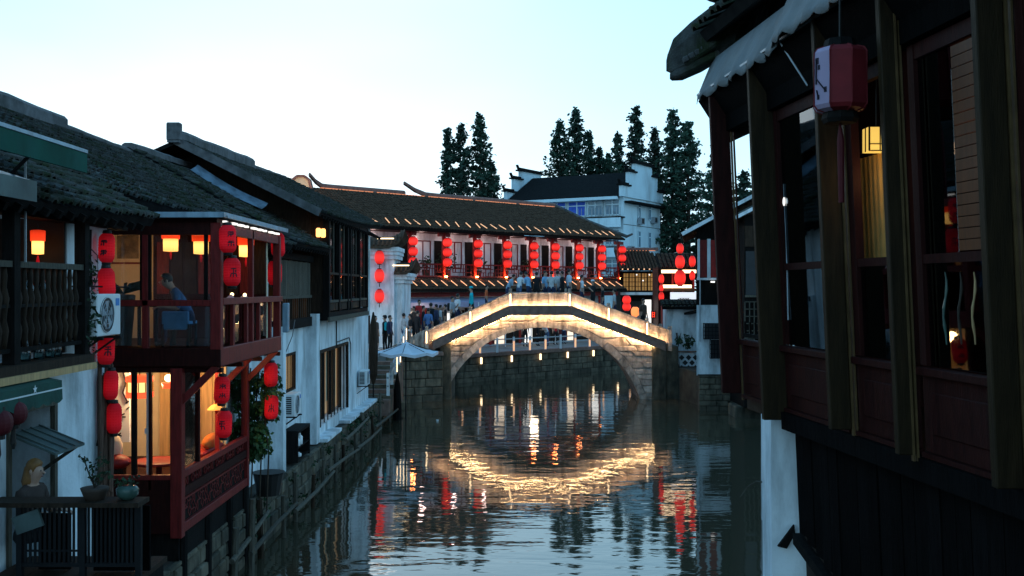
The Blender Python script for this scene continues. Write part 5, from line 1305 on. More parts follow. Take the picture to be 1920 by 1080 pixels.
# wing wall of the left stair
wgx = thing('stair_parapet', 'dim stone parapet of the stair descending left from the bridge', 'parapet', (bx(790), 53, 2.4))
for k in range(3):
    u0, u1 = bx(800) - 0.12 - k * 0.55, bx(800) - 0.12 - (k + 1) * 0.55 + 0.02
    z_ = lambda x: deck(XLb) + (x - bx(800)) * 0.5
    MB().prism([(u1, YB0 + 0.0, z_(u1) - 0.8), (u0, YB0 + 0.0, z_(u0) - 0.8), (u0, YB0 + 0.0, z_(u0) + 0.62), (u1, YB0 + 0.0, z_(u1) + 0.62)], (0, 0.14, 0)).build('parapet_panel', stone, wgx, bevel=0.012)
B(bx(763), bx(763) + 0.2, YB0 - 0.05, YB0 + 0.17, 2.4, 3.5).build('parapet_post', stone, wgx, bevel=0.02)
B(bx(828), bx(800) + 6.2, YB0 + 0.15, YB1, 0, 0.02) if False else None
MB().prism([(bx(763), YB0 + 0.2, 2.0), (XLb - 0.2, YB0 + 0.2, 2.0), (XLb - 0.2, YB0 + 0.2, ZL - 0.2), (bx(763), YB0 + 0.2, 2.5)], (0, YB1 - YB0 - 0.4, 0)).build('stair_ramp', stone_beam, wgx)
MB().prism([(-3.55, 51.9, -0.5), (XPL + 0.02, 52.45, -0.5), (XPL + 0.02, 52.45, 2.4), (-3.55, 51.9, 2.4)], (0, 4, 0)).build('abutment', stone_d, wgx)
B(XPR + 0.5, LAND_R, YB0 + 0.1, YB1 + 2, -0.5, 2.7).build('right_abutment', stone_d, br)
# ================================================================ THE LANTERN RESTAURANT BEHIND THE BRIDGE
A0 = Vector((-8.0, 64.0, 0)); RD = Vector((16, 15.7, 0)).normalized(); RN = Vector((RD.y, -RD.x, 0))
def Q(t, f, z): return A0 + RD * t + RN * f + Vector((0, 0, z))
def qbox(mb, t0, t1, f0, f1, z0, z1, mi=0):
    c = Q((t0 + t1) / 2, (f0 + f1) / 2, (z0 + z1) / 2)
    return mb.obox(c, RD * ((t1 - t0) / 2), RN * ((f1 - f0) / 2), V(0, 0, (z1 - z0) / 2), mi)
rs = thing('restaurant', 'long two storey restaurant with red columns, lanterns and lit tiled eaves', 'restaurant', Q(10, -2, 1.65))
T0, T1 = -2.6, 23.0
mb = MB(); qbox(mb, T0, T1, -7, -1.9, 1.65, 9.5); mb.build('wall', plaster, rs)
# main roof, hipped at the right
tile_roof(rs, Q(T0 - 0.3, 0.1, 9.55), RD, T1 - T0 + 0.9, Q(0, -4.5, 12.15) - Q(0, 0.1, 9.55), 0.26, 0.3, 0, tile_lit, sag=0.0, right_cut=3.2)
mb = MB(); mb.prism([Q(T0, -4.5, 12.1), Q(T0, -9, 9.5), Q(T0, -9, 9.4), Q(T0, -4.5, 12.0)], RD * (T1 - T0 - 2.6)); mb.build('back_slope', deckm, rs)
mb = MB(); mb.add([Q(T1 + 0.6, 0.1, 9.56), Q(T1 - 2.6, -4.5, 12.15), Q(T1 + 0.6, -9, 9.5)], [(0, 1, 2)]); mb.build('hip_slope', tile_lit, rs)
MB().tube([Q(T1 - 2.6, -4.5, 12.25), Q(T1 - 1.0, -2.2, 10.9), Q(T1 + 0.7, 0.15, 9.75), Q(T1 + 1.0, 0.5, 9.95)], [0.16, 0.15, 0.13, 0.08], 7).build('hip_ridge', ridge_m, rs)
ridge_r = mat('lit_ridge', (0.20, 0.10, 0.08), 0.3, 0.8, 5)
def upturned_ridge(ta, tb, z, kick=0.75):
    mb = MB(); g = []; K = 16
    for i in range(K + 1):
        f = i / K; t = ta + (tb - ta) * f; k_ = kick * max(0, (0.14 - f) / 0.14) ** 1.6
        c = Q(t, -4.5, z + k_); hh = 0.34 - 0.1 * (k_ / max(kick, .01))
        g.append([c + RN * 0.13, c + RN * 0.13 + V(0, 0, hh * .7), c + V(0, 0, hh), c - RN * 0.13 + V(0, 0, hh * .7), c - RN * 0.13])
    mb.sheet(g)
    for e_ in (g[0], g[-1]): mb.add(e_, [list(range(5))])
    return mb.build('ridge_cap', ridge_r, rs)
upturned_ridge(T0 + 0.1, 5.2, 12.1); upturned_ridge(5.2, T1 - 2.5, 12.1)
for k in range(5):
    a, b = T0 + 0.8 + k * 4.5, T0 + 0.8 + (k + 1) * 4.5 - 0.3
    MB().bar(Q(a, -4.32, 12.14), Q(min(b, T1 - 2.8), -4.32, 12.14), 0.03, 0.04).build('ridge_light', ridge_led, rs)
# rounded gable wall at the left end, washed with light
mb = MB(); prof = [(-0.55, 10.2), (-0.62, 11.9), (-0.5, 12.45), (-0.2, 12.7), (0.2, 12.7), (0.5, 12.45), (0.62, 11.9), (0.55, 10.2)]
gc = Q(T0 - 0.75, -4.2, 0)
mb.prism([gc + V(a, 0, b) for a, b in prof], (0, 0.35, 0)); mb.build('gable_end', cream, rs)
mb = MB()
for (a, b) in zip(prof[1:], prof[2:-1]): mb.bar(gc + V(a[0] * 1.06, 0.15, a[1] + .07), gc + V(b[0] * 1.06, 0.15, b[1] + .07), 0.14, 0.6, up=(0, 1, 0))
mb.build('gable_coping', ridge_r, rs)
lamp('gable_light', rs, gc + V(0.4, -1.6, 12.0), 70, (1, 0.6, 0.35), 0.2)
# under the main eave
mb = MB(); qbox(mb, T0, T1, -1.9, -0.1, 9.36, 9.42); mb.build('eave_soffit', redwood_d, rs)
# columns, lanterns, balcony
cpx = [768, 832, 890, 945, 995, 1035, 1080, 1122, 1160]
def t_at(px, f=-0.6):
    k = (px - 960) / FOC; b = A0 + RN * f
    return (k * b.y - b.x) / (RD.x - k * RD.y)
cts = [t_at(px) for px in cpx]
PLACEW = ['leftmost', 'second', 'third', 'fourth', 'fifth', 'sixth', 'seventh', 'eighth', 'rightmost']
lan_proto = None
for k, t in enumerate(cts):
    MB().tube([Q(t, -0.6, 6.2), Q(t, -0.6, 9.38)], 0.14, 9).build('column', redpaint, rs, smooth=True)
    mb = MB(); qbox(mb, t - 0.5, t + 0.5, -0.68, -0.52, 9.12, 9.36); mb.build('bracket', redwood, rs)
    MB().lathe([(0.09, 0), (0.09, 0.08)], 8, Q(t, -0.36, 6.42)).build('uplight', emit('uplight%d' % k, (1, 0.30, 0.08), 50) if k == 0 else MATS['uplight0'], rs)
    lamp('uplight_lamp', rs, Q(t, -0.12, 6.62), 9, (1, 0.25, 0.08), 0.05)
    for j, z in enumerate((8.72, 8.06, 7.40)):
        lb = '%s red lantern on the %s red column of the restaurant balcony' % (['top', 'middle', 'bottom'][j], PLACEW[k] + ('' if k in (0, 8) else ' from left'))
        if lan_proto is None:
            lan_proto = round_lantern('red_lantern', 0.30, 0.56, lan_far, lb, 'red lanterns on the restaurant columns', tassel=False); o = lan_proto
        else: o = copy_tree(lan_proto, label=lb)
        o.location = Q(t, -0.22, z); o.rotation_euler = (0, 0, random.uniform(0, 3))
# bays: white wall panels, dark doors, railing
rr = random.Random(9)
bt = [T0 + 0.2] + cts + [T1]
for k, (a, b) in enumerate(zip(bt, bt[1:])):
    if b - a < 0.8: continue
    w_ = b - a
    mb = MB(); qbox(mb, a + 0.25, a + 0.25 + w_ * 0.27, -1.89, -1.84, 6.45, 8.9); mb.build('door', blackwood, rs)
    mb = MB(); qbox(mb, a + w_ * 0.5, a + w_ * 0.94, -1.895, -1.86, 7.1, 8.8); mb.build('window_panel', acwhite if k % 2 else plaster_old, rs)
    mb = MB()
    for z in (7.05, 8.82): qbox(mb, a + w_ * 0.48, a + w_ * 0.96, -1.86, -1.80, z, z + 0.07)
    for f in (0.48, 0.72, 0.945): qbox(mb, a + w_ * f, a + w_ * f + 0.06, -1.858, -1.802, 7.12, 8.82)
    mb.build('window_frame', redwood, rs)
    mb = MB(); lattice(mb, Q(a + 0.1, -0.6, 6.5), RD, (0, 0, 1), w_ - 0.2, 0.74, max(5, int(w_ / 0.24)), 3, 0.05, 0.05, skip=0.32, rnd=rr); mb.build('balcony_fretwork', redwood, rs)['kind'] = 'stuff'
    lamp('balcony_fill_light', rs, Q((a + b) / 2, -1.2, 9.0), 20, (1, 0.66, 0.60), 0.15)  # unseen fill light added in each bay to brighten the white wall
    mb = MB(); qbox(mb, a + 0.1, b - 0.1, -0.66, -0.54, 7.24, 7.32); mb.build('balcony_rail', redwood, rs)
    mb = MB(); qbox(mb, a + 0.1, b - 0.1, -0.64, -0.56, 6.42, 6.5); mb.build('balcony_rail', redwood, rs)
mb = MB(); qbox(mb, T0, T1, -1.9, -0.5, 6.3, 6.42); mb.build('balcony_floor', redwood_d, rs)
# plants standing on the balcony
for k, (t, s_, lb) in enumerate(((6.1, 1.0, 'bushy dark tree like plant between second and third balcony columns'), (4.3, 0.5, 'small dark potted plant near the second balcony column'), (9.0, 0.55, 'low dark plant between third and fourth balcony columns'), (11.6, 0.6, 'low dark plant right of the fourth balcony column'), (18.9, 0.5, 'low dark plant near the seventh balcony column'), (14.0, 0.5, 'low dark plant near the fifth balcony column'))):
    pl = thing('potted_plant', lb, 'plant', Q(t, -1.1, 6.42), 'plants on the restaurant balcony')
    mb = MB(); leaves(mb, Q(t, -1.1, 7.3 + 0.35 * s_), (0.75 * s_, 0.5 * s_, 0.75 * s_), int(170 * s_), 0.22, rr); mb.build('foliage', leaf_d, pl)
    MB().lathe([(0.2, 0), (0.28, 0.5)], 9, Q(t, -1.1, 6.42)).build('pot', terracotta, pl); MB().tube([Q(t, -1.1, 6.9), Q(t, -1.1, 7.6)], 0.03, 5).build('stem', bark, pl)
# lower eave
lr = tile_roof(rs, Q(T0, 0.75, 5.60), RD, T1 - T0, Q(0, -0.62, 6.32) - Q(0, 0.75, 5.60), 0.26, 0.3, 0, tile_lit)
MB().bar(Q(T0, 0.74, 5.5), Q(T1, 0.74, 5.5), 0.05, 0.12).build('eave_board', blackwood, rs)
mel = MB().bar((0, 0, 0), (0, -0.62, 0.33), 0.05, 0.04).mesh('eave_light', led_far)
rot = Matrix.Rotation(math.atan2(RD.y, RD.x), 4, 'Z')
for k in range(30):
    t = T0 + 0.5 + k * 0.85
    if t > T1: break
    place('eave_light', mel, rs, Matrix.Translation(Q(t, 0.62, 5.86)) @ Matrix.Rotation(math.atan2(RD.y, RD.x) + math.pi, 4, 'Z') @ Matrix.Rotation(math.pi, 4, 'Z') @ Matrix.Diagonal((1, -1, 1, 1)))
    place('eave_light', mel, rs, Matrix.Translation(Q(t + random.uniform(-.12, .12), -0.05, 9.80)) @ Matrix.Rotation(math.atan2(RD.y, RD.x), 4, 'Z') @ Matrix.Diagonal((1, -random.uniform(.6, 1.3), 1, 1)) @ Matrix.Identity(4))
# ground floor shops
mb = MB(); qbox(mb, T0 + 0.6, T1, -0.22, -0.14, 5.12, 5.42); mb.build('fascia', redpaint, rs)
mb = MB(); qbox(mb, T0, T1, -1.9, -0.1, 5.43, 5.48); mb.build('shop_soffit', redwood_d, rs)
cv = thing('shop_canopy', 'long pale lilac canopy over the shop fronts behind the crowd', 'canopy', Q(6, 0.5, 4.5))
for k in range(6):
    a = -0.5 + k * 2.5
    MB().add([Q(a, -0.1, 5.08), Q(a + 2.48, -0.1, 5.08), Q(a + 2.48, 1.1, 4.78), Q(a, 1.1, 4.78), Q(a, 1.12, 4.45), Q(a + 2.48, 1.12, 4.45)], [(0, 1, 2, 3), (3, 2, 5, 4)]).build('canvas_panel', lilac_awn, cv)
for k in range(7): MB().tube([Q(-0.5 + k * 2.5, 1.1, 1.7), Q(-0.5 + k * 2.5, 1.1, 4.75)], 0.04, 6).build('canopy_post', acwhite, cv)
for k in range(26):
    t = T0 + 0.5 + k * 0.96
    m_ = ([lit_shop, redpaint, dark_in, lit_white, dark_in, lan_hot, lit_shop, dark_in][(k * 5 + k // 3) % 8] if k < 9 else [dark_in, lit_shop, redwood, dark_in, brownwood, lit_white][(k * 5 + k // 4) % 6])
    mb = MB(); qbox(mb, t, t + 0.88, -1.895, -1.83, 1.7, 4.2 + rr.uniform(-0.5, 0.5)); mb.build('shop_front', m_, rs)
    if k % 3 == 0: mb = MB(); qbox(mb, t - 0.12, t - 0.02, -0.3, -0.16, 1.66, 5.1); mb.build('shop_post', redpaint, rs)
lamp('shop_light', rs, Q(2, 1.6, 4.0), 60, (1, 0.8, 0.6), 0.3); lamp('shop_light', rs, Q(12, 1.4, 4.0), 50, (1, 0.75, 0.5), 0.3)
# ---------- low annex right of the restaurant
s = 80 / FOC
def ax(px): return (px - 960) * s
def az(py): return EYE - (py - 540) * s
an = thing('teahouse_annex', 'low tiled annex with gilt lattice windows right of the restaurant', 'house', (ax(1215), 80, 1.65))
B(ax(1165), ax(1262), 80.6, 86, 1.65, az(508)).build('wall', blackwood, an)
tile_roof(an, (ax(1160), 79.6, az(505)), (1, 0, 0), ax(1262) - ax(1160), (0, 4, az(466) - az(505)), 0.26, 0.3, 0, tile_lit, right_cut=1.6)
ridge_cap(an, [(ax(1160), 83.6, az(467)), (ax(1246), 83.6, az(467))], 0.3, 0.26, ridge_r)
MB().bar((ax(1165), 83.4, az(467)), (ax(1240), 83.4, az(467)), 0.04).build('ridge_light', ridge_led, an)
for k in range(10): MB().ball((ax(1166) + k * 0.42, 79.5, az(505)), 0.06, 5).build('eave_light', led_far, an)
for k in range(6):
    x0 = ax(1170) + k * 0.48
    B(x0, x0 + 0.42, 80.55, 80.59, az(545), az(512)).build('lit_pane', mat('gilt_window', (0.3, 0.15, 0.04), 0.5, 0.7, 6, em=(1, 0.5, 0.15), ems=0.22) if k == 0 else MATS['gilt_window'], an)
    mb = MB(); lattice(mb, (x0, 80.5, az(545)), (1, 0, 0), (0, 0, 1), 0.42, az(512) - az(545), 2, 4, 0.04, 0.04); mb.build('window_lattice', blackwood, an)
B(ax(1226), ax(1229), 80.4, 80.46, az(545), az(512)).build('light_bar', lit_white, an)
for k in range(4): MB().ball((ax(1195) + k * 0.5, 80.4, az(526 if k % 2 else 515)), 0.06, 5).build('spot_lamp', lit_white, an)
B(ax(1165), ax(1262), 79.9, 80.59, az(553), az(548)).build('sill_beam', plaster_old, an)
B(ax(1165), ax(1262), 80.3, 80.6, 1.65, az(565)).build('dark_front', dark_in, an)

# ================================================================ RIGHT BANK
s = 57.0 / FOC
lx = lambda px: (px - 960) * s
lz = lambda py: EYE - (py - 540) * s
pv = thing('lit_pavilion', 'small pavilion with two bright horizontal light strips right of the bridge', 'pavilion', (9.4, 58, 1.6))
B(lx(1242), lx(1312), 58.6, 61, 1.6, lz(500)).build('wall', redwood_d, pv)
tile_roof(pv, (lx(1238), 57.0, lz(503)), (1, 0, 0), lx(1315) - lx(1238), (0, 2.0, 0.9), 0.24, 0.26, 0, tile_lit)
B(lx(1240), lx(1312), 56.9, 56.98, lz(512), lz(506)).build('light_strip', led_soft, pv); B(lx(1240), lx(1298), 57.2, 57.28, lz(540), lz(534)).build('light_strip', led_soft, pv)
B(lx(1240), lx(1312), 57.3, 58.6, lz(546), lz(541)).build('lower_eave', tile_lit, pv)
for k in range(4): B(lx(1243 + k * 20), lx(1246 + k * 20), 57.6, 57.75, 1.6, lz(505)).build('column', redpaint, pv)
for k, (px, py, z, hh, lb) in enumerate(((1275, 466, 56.4, .55, 'topmost red lantern of the stack at the small lit pavilion'), (1275, 491, 56.4, .72, 'second red lantern of the stack at the small lit pavilion'), (1275, 521, 56.4, .85, 'lowest red lantern of the stack, between the two light strips'), (1298, 490, 56.6, .6, 'upper red lantern half hidden by the right house eave'), (1298, 517, 56.6, .5, 'lower orange red lantern half hidden by the right house'), (1240, 523, 57.0, .5, 'small orange lantern at the left end of the light strips'), (1240, 556, 57, .5, 'red lantern under the left end of the lower light strip'), (1240, 540, 57, .4, 'tiny orange lantern between the two at the left strip ends'))):
    o = round_lantern('red_lantern', hh * 0.36 if k < 3 else hh * .3, hh, lan_far, lb, 'red lanterns at the lit pavilion', tassel=False); o.location = P(px, py, z)
sg = thing('shop_sign', 'white lit shop sign board under the light strips', 'sign', (lx(1280), 56.6, lz(555)))
B(lx(1255), lx(1303), 56.6, 56.68, lz(562), lz(548)).build('board', lit_sign, sg)
mb = MB(); rr = random.Random(12)
for k in range(8): x0 = lx(1270 + k * 2.6); mb.box(x0, x0 + 0.05, 56.585, 56.597, lz(561.5), lz(559 - (k % 2))); 
mb.build('lettering', ink, sg)
wh = thing('white_house', 'low white walled house with black eave at the right end of the bridge', 'house', (9.4, 55.5, 1.6))
s = 55.0 / FOC
B(lx(1250), 12, 55.0, 56.4, 1.6, lz(576)).build('wall', plaster_old, wh)
tile_roof(wh, (lx(1240), 54.6, lz(576)), (1, 0, 0), 4.2, (0, 1.0, 0.42), 0.22, 0.24, 0, tile)
B(lx(1240), 12, 54.62, 54.7, lz(577), lz(570)).build('eave_board', blackwood, wh)
MB().bar((lx(1288), 54.9, lz(588)), (lx(1306), 54.2, lz(582)), 0.5, 0.12).build('small_canopy', blackwood, wh)
# patterned balustrade and white base, plants
bl = thing('balustrade', 'white wall with diamond shaped black openings beside the bridge end', 'wall', (lx(1284), 53.6, 0.4))
B(lx(1266), lx(1306), 53.6, 53.75, lz(690) , lz(658)).build('panel', plaster, bl)
for i in range(6):
    for j in range(3):
        x0 = lx(1270 + i * 6.3); z0 = lz(686 - j * 9.5)
        if (i + j) % 2 == 0:
            MB().obox((x0, 53.592, z0), (0.075, 0, 0.075), (0, 0.006, 0), (-0.075, 0, 0.075)).build('opening', acdark, bl)
B(lx(1262), lx(1306), 53.3, 53.8, 0.0, lz(691)).build('base', plaster_old, bl)
B(lx(1264), lx(1307), 53.5, 53.82, lz(657.5), lz(655)).build('coping', stone_beam, bl)
for k, (px, py, r_, n_, lb) in enumerate(((1290, 640, .32, 160, 'dark bush in front of the low white house wall'), (1272, 636, .2, 70, 'small thin dark shrub by the low white house wall'), (1278, 702, .3, 150, 'dark green clump hanging over the white base by the water'), (1260, 728, .25, 110, 'dark weeds at the foot of the bridge pier'))):
    tr = thing('shrub', lb, 'shrub', P(px, py + 14, 53.2), 'shrubs at the right end of the bridge')
    mb = MB(); leaves(mb, P(px, py, 53.2), (r_, r_ * .7, r_ * 1.2), n_, 0.17, rr); mb.build('foliage', leaf_d, tr)
    mb = MB()
    for q_ in range(4): mb.tube([P(px, py + 14, 53.2), P(px + rr.uniform(-8, 8), py - 12, 53.2)], 0.015, 4)
    mb.build('stem', bark, tr)
# house with the gable towards us
s = 48.0 / FOC
g1 = thing('canal_house', 'white and dark timber gabled house on the right bank behind the gallery', 'house', (11, 50, 1.6))
def gX(px): return (px - 960) * s
def gZ(py): return EYE - (py - 540) * s
XR1 = 13.4; ev = Vector((gX(1275), 47.6, gZ(441))); slope = (gZ(360) - gZ(441)) / (gX(1425) - gX(1275))
rise = (XR1 - ev.x) * slope
obl = lambda x, y: x * y / 48.0
MB().prism([(gX(1306), 48.0, 1.6), (17, 48.0, 1.6), (17, 54, 1.6), (obl(gX(1306), 54) + .05, 54, 1.6)], (0, 0, gZ(572) - 1.6)).build('wall', plaster, g1)
MB().prism([(gX(1306), 48.1, gZ(572)), (17, 48.1, gZ(572)), (17, 48.1, ev.z + 1.2), (XR1, 48.1, ev.z + rise - 0.2), (gX(1306), 48.1, ev.z + 0.25)], (obl(gX(1306), 54) - gX(1306) + .05, 5.9, 0)).build('upper_wall', blackwood, g1)
for k in range(12):
    x0 = gX(1306) + k * 0.34
    if k > 4: B(x0, x0 + 0.32, 48.06, 48.098, gZ(570), ev.z + 0.3 + (x0 - gX(1306)) * slope).build('wall_board', brownwood, g1)
ob = (ev - Vector((ev.x * 54.0 / 47.6 + .1, 54.0, ev.z)))
tile_roof(g1, ev - ob, ob, ob.length, (XR1 - ev.x, 0, rise), 0.22, 0.24, 0, tile)
MB().prism([(XR1, 47.5, ev.z + rise), (18.5, 47.5, ev.z), (18.5, 47.5, ev.z - .1), (XR1, 47.5, ev.z + rise - .1)], (0, 6.5, 0)).build('back_slope', deckm, g1)
MB().bar((ev.x, 47.45, ev.z + 0.02), (XR1, 47.45, ev.z + rise + 0.02), 0.06, 0.16).build('barge_board', plaster, g1)
fz = lambda py: gZ(py)
B(gX(1309), gX(1351), 48.02, 48.09, fz(520), fz(450)).build('window_recess', dark_in, g1)
for (a, b) in ((1308, 1312), (1326, 1332), (1345, 1352)): B(gX(a), gX(b), 47.96, 48.05, fz(522), fz(448)).build('window_stile', plaster, g1)
B(gX(1307), gX(1353), 47.95, 48.04, fz(525), fz(521)).build('window_sill', plaster, g1)
for (a, b) in ((1312.3, 1325.7), (1332.3, 1344.7)): B(gX(a), gX(b), 48.0, 48.015, fz(520), fz(450)).build('red_shutter', redpaint if a > 1320 else redwood, g1)
B(gX(1311), gX(1313), 47.9, 47.97, fz(640), fz(525)).build('downpipe', metal_g, g1)
for (x0, x1, y0, y1, d_) in ((1319, 1366, 635, 606, .35), (1331, 1372, 671, 637, .3)):
    mb = MB(); lattice(mb, (gX(x0), 48 - d_, fz(y0)), (1, 0, 0), (0, 0, 1), gX(x1) - gX(x0), fz(y1) - fz(y0), 7, 4, 0.035, 0.035)
    for x in (x0, x1): lattice(mb, (gX(x), 48 - d_, fz(y0)), (0, 1, 0), (0, 0, 1), d_, fz(y1) - fz(y0), 1, 4, 0.03, 0.03)
    mb.build('window_cage', metal_k, g1); B(gX(x0 + 2), gX(x1 - 2), 47.985, 47.997, fz(y0), fz(y1)).build('window_dark', acdark, g1)
t = tag(MB().box(gX(1332), gX(1338), 47.7, 47.95, fz(530), fz(527)).build('wall_lamp', lit_white, None), 'small white lamp under the window of the right gabled house', 'lamp')
# stone footing of that house standing in the water
ft = thing('stone_footing', 'coursed stone footing in the water under the right gabled house', 'footing', (9.2, 47.6, 0))
B(gX(1308), 11.5, 47.7, 48.0, -0.5, 1.66).build('core', earth, ft)
block_wall(ft, (gX(1308), 47.7, 0), (1, 0, 0), 2.8, -0.1, 1.62, 0.27, 0.7, (0, -1, 0), 0.08, SM_QUAY)
for k, (px, y, w_) in enumerate(((1402, 45.0, 1.1),)):
    tag(B(P(px, 770, y).x - w_ / 2, P(px, 770, y).x + w_ / 2 + 1, y, y + 1.5, -0.4, 0.5).build('landing_stone', stone_d, None, bevel=0.05), 'flat landing stone at the waterline beside the right gallery', 'stone')
g2 = thing('canal_house', 'white house end on the right bank seen as a narrow strip past the gallery post', 'house', (8, 27, 0))
B(6.14, 12, 25, 25.25, 0, 8.55).build('wall', plaster, g2); B(6.14, 12.0, 24.95, 25.3, 8.56, 8.75).build('coping', tile, g2)
MB().tube([(6.08, 25.05, 8.5), (6.06, 25.04, 4.4)], 0.03, 6).build('cable', metal_k, g2)
g3 = thing('timber_house', 'dark timber house front between the gabled house and the gallery', 'house', (10.6, 45, 1))
B(10.1, 15, 44.5, 47.4, 0.5, 8.9).build('wall', blackwood, g3)
for k in range(5):
    B(10.15 + k * .62, 10.65 + k * .62, 44.44, 44.49, 5.4, 7.3).build('window', acdark, g3); B(10.12 + k * .62, 10.68 + k * .62, 44.4, 44.49, 5.3, 5.39).build('sill', greywood, g3)
mb = MB(); lattice(mb, (10.1, 44.4, 2.9), (1, 0, 0), (0, 0, 1), 1.6, 2.2, 8, 7, 0.04, 0.04); mb.build('barred_window', greywood, g3)
B(10.12, 11.6, 44.46, 44.495, 7.5, 8.4).build('shutter', brownwood, g3)
mb = MB(); mb.prism([(9.6, 44.1, 8.75), (13.2, 44.1, 10.6), (13.2, 44.1, 10.45), (9.6, 44.1, 8.6)], (0, 3.3, 0)); mb.build('roof', tile, g3); MB().bar((9.6, 44.05, 8.72), (13.2, 44.05, 10.57), 0.05, 0.14).build('barge_board', plaster, g3)
tag(MB().tube([P(1440, 905, 12.6), P(1418, 903, 12.7), P(1400, 915, 12.8), P(1388, 932, 12.8)], [0.012, 0.011, 0.009, 0.005], 5).build('bare_branch', greywood, None), 'thin bare branch poking out over the water beside the white wall', 'branch')

# ================================================================ THE NEAR TIMBER GALLERY ON THE RIGHT
LEAN = 0.045
def G(y, o, z): return Vector((2.27 + (10.5 - y) * 0.1 - o - (z - 4.6) * LEAN, y, z))
def gbox(mb, y0, y1, o0, o1, z0, z1, mi=0):
    return mb.add([G(y0, o1, z0), G(y0, o0, z0), G(y1, o0, z0), G(y1, o1, z0), G(y0, o1, z1), G(y0, o0, z1), G(y1, o0, z1), G(y1, o1, z1)],
                  [(0, 3, 2, 1), (4, 5, 6, 7), (0, 1, 5, 4), (1, 2, 6, 5), (2, 3, 7, 6), (3, 0, 4, 7)], mi)
def gb(name, m, y0, y1, o0, o1, z0, z1, bevel=0.0, parent=None):
    mb = MB(); gbox(mb, y0, y1, o0, o1, z0, z1); return mb.build(name, m, parent or ga, bevel=bevel)
ga = thing('timber_gallery', 'dark timber gallery with gilt posts overhanging the water at right', 'gallery', (2.6, 7.5, 0))
PY = [10.5, 9.3, 7.8, 6.8, 5.6, 4.4]
for k, y in enumerate(PY):
    w_ = (0.19, 0.24, 0.155, 0.12, 0.15, 0.15)[k]; m_ = redwood_d if k == 0 else goldwood
    gb('post', m_, y, y + 0.06, 0.105 - w_ - (0.03 if k == 3 else 0), 0.105 - (0.035 if k == 3 else 0), 4.62 - (0.0, .12, .0, .03, .02, 0)[k], 7.75, 0.006)
    gb('gilt_bead', giltline, y - 0.012, y + 0.02, 0.105 - w_ - 0.018, 0.105 - w_ - 0.006, 4.55, 7.7)
    gb('gilt_bead', giltline if k else redwood_d, y - 0.012, y + 0.02, 0.105 - w_ - 0.045, 0.105 - w_ - 0.033, 4.55, 7.7)
# window bays
for k, (y0, y1) in enumerate(zip(PY[1:], PY[:-1])):
    a, b = y0 + 0.12, y1 - 0.0
    wn_ = (-0.16, -0.10)
    gb('wainscot', redwood_d, a, b, -0.15, -0.11, 4.62, 5.12)
    gb('wainscot_panel', redwood_d, a + 0.12, b - 0.12, -0.11, -0.095, 4.74, 5.02, 0.008)
    gb('sill', redwood_d, a, b, -0.16, -0.06, 5.125, 5.18, 0.006)
    gb('bottom_rail', redwood_d, a, b, -0.16, -0.08, 4.58, 4.615)
    if k == 0:
        gb('baluster_frame', blackwood, a, b, -0.15, -0.12, 5.2, 5.24)
        mb = MB()
        for i in range(7): mb.bar(G(a + (b - a) * (i + .5) / 7, -0.13, 5.2), G(a + (b - a) * (i + .5) / 7, -0.13, 5.36), 0.018)
        mb.build('low_balusters', blackwood, ga)
        continue
    n_ = 1
    fs_ = 0.10 if abs(y0 - 6.8) < .01 else 0.08
    for i in range(n_):
        u0, u1 = a + (b - a) * i / n_, a + (b - a) * (i + 1) / n_
        gb('window_stile', redwood_d, u0, u0 + 0.07, -0.16, -0.10, 5.19, 7.3); gb('window_stile', redwood_d, u1 - fs_, u1, -0.16, -0.10, 5.19, 7.3)
        gb('window_transom', redwood_d, u0 + 0.07, u1 - 0.07, -0.155, -0.105, 5.86, 5.92); gb('window_top_rail', redwood_d, u0 + 0.07, u1 - 0.07, -0.155, -0.105, 7.2, 7.3)
        (gb('window_pane', glass_d, u0 + 0.07 if y0 != 5.6 else 6.32, u1 - fs_, -0.133, -0.129, 5.92, 7.2) if y0 != 6.8 else None); gb('window_pane', glass_d, u0 + 0.07, u1 - 0.07, -0.133, -0.129, 5.19, 5.86)
gb('lintel_beam', near_black, 3.0, 10.6, -0.2, -0.05, 7.31, 7.75)
gb('floor_beam', near_black, 3.0, 9.3, -0.5, -0.05, 4.42, 4.575)
gb('floor', brownwood, 3.0, 10.6, -2.8, -0.17, 4.45, 4.60)
# under-floor boarding, sloping off towards us, one board after another
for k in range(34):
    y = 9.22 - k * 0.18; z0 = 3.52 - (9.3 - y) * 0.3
    mb = MB(); gbox(mb, y - 0.17, y, -0.17 - random.uniform(0, 0.008), -0.145 + random.uniform(0, 0.01), z0, 4.41); mb.build('wall_board', near_black, ga)
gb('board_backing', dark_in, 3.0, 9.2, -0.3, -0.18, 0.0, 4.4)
MB().prism([G(9.28, -0.10, 3.48), G(6.0, -0.10, 2.5), G(6.0, -0.10, 2.42), G(9.28, -0.10, 3.38)], (0.12, 0, 0)).build('stringer', blackwood, ga)
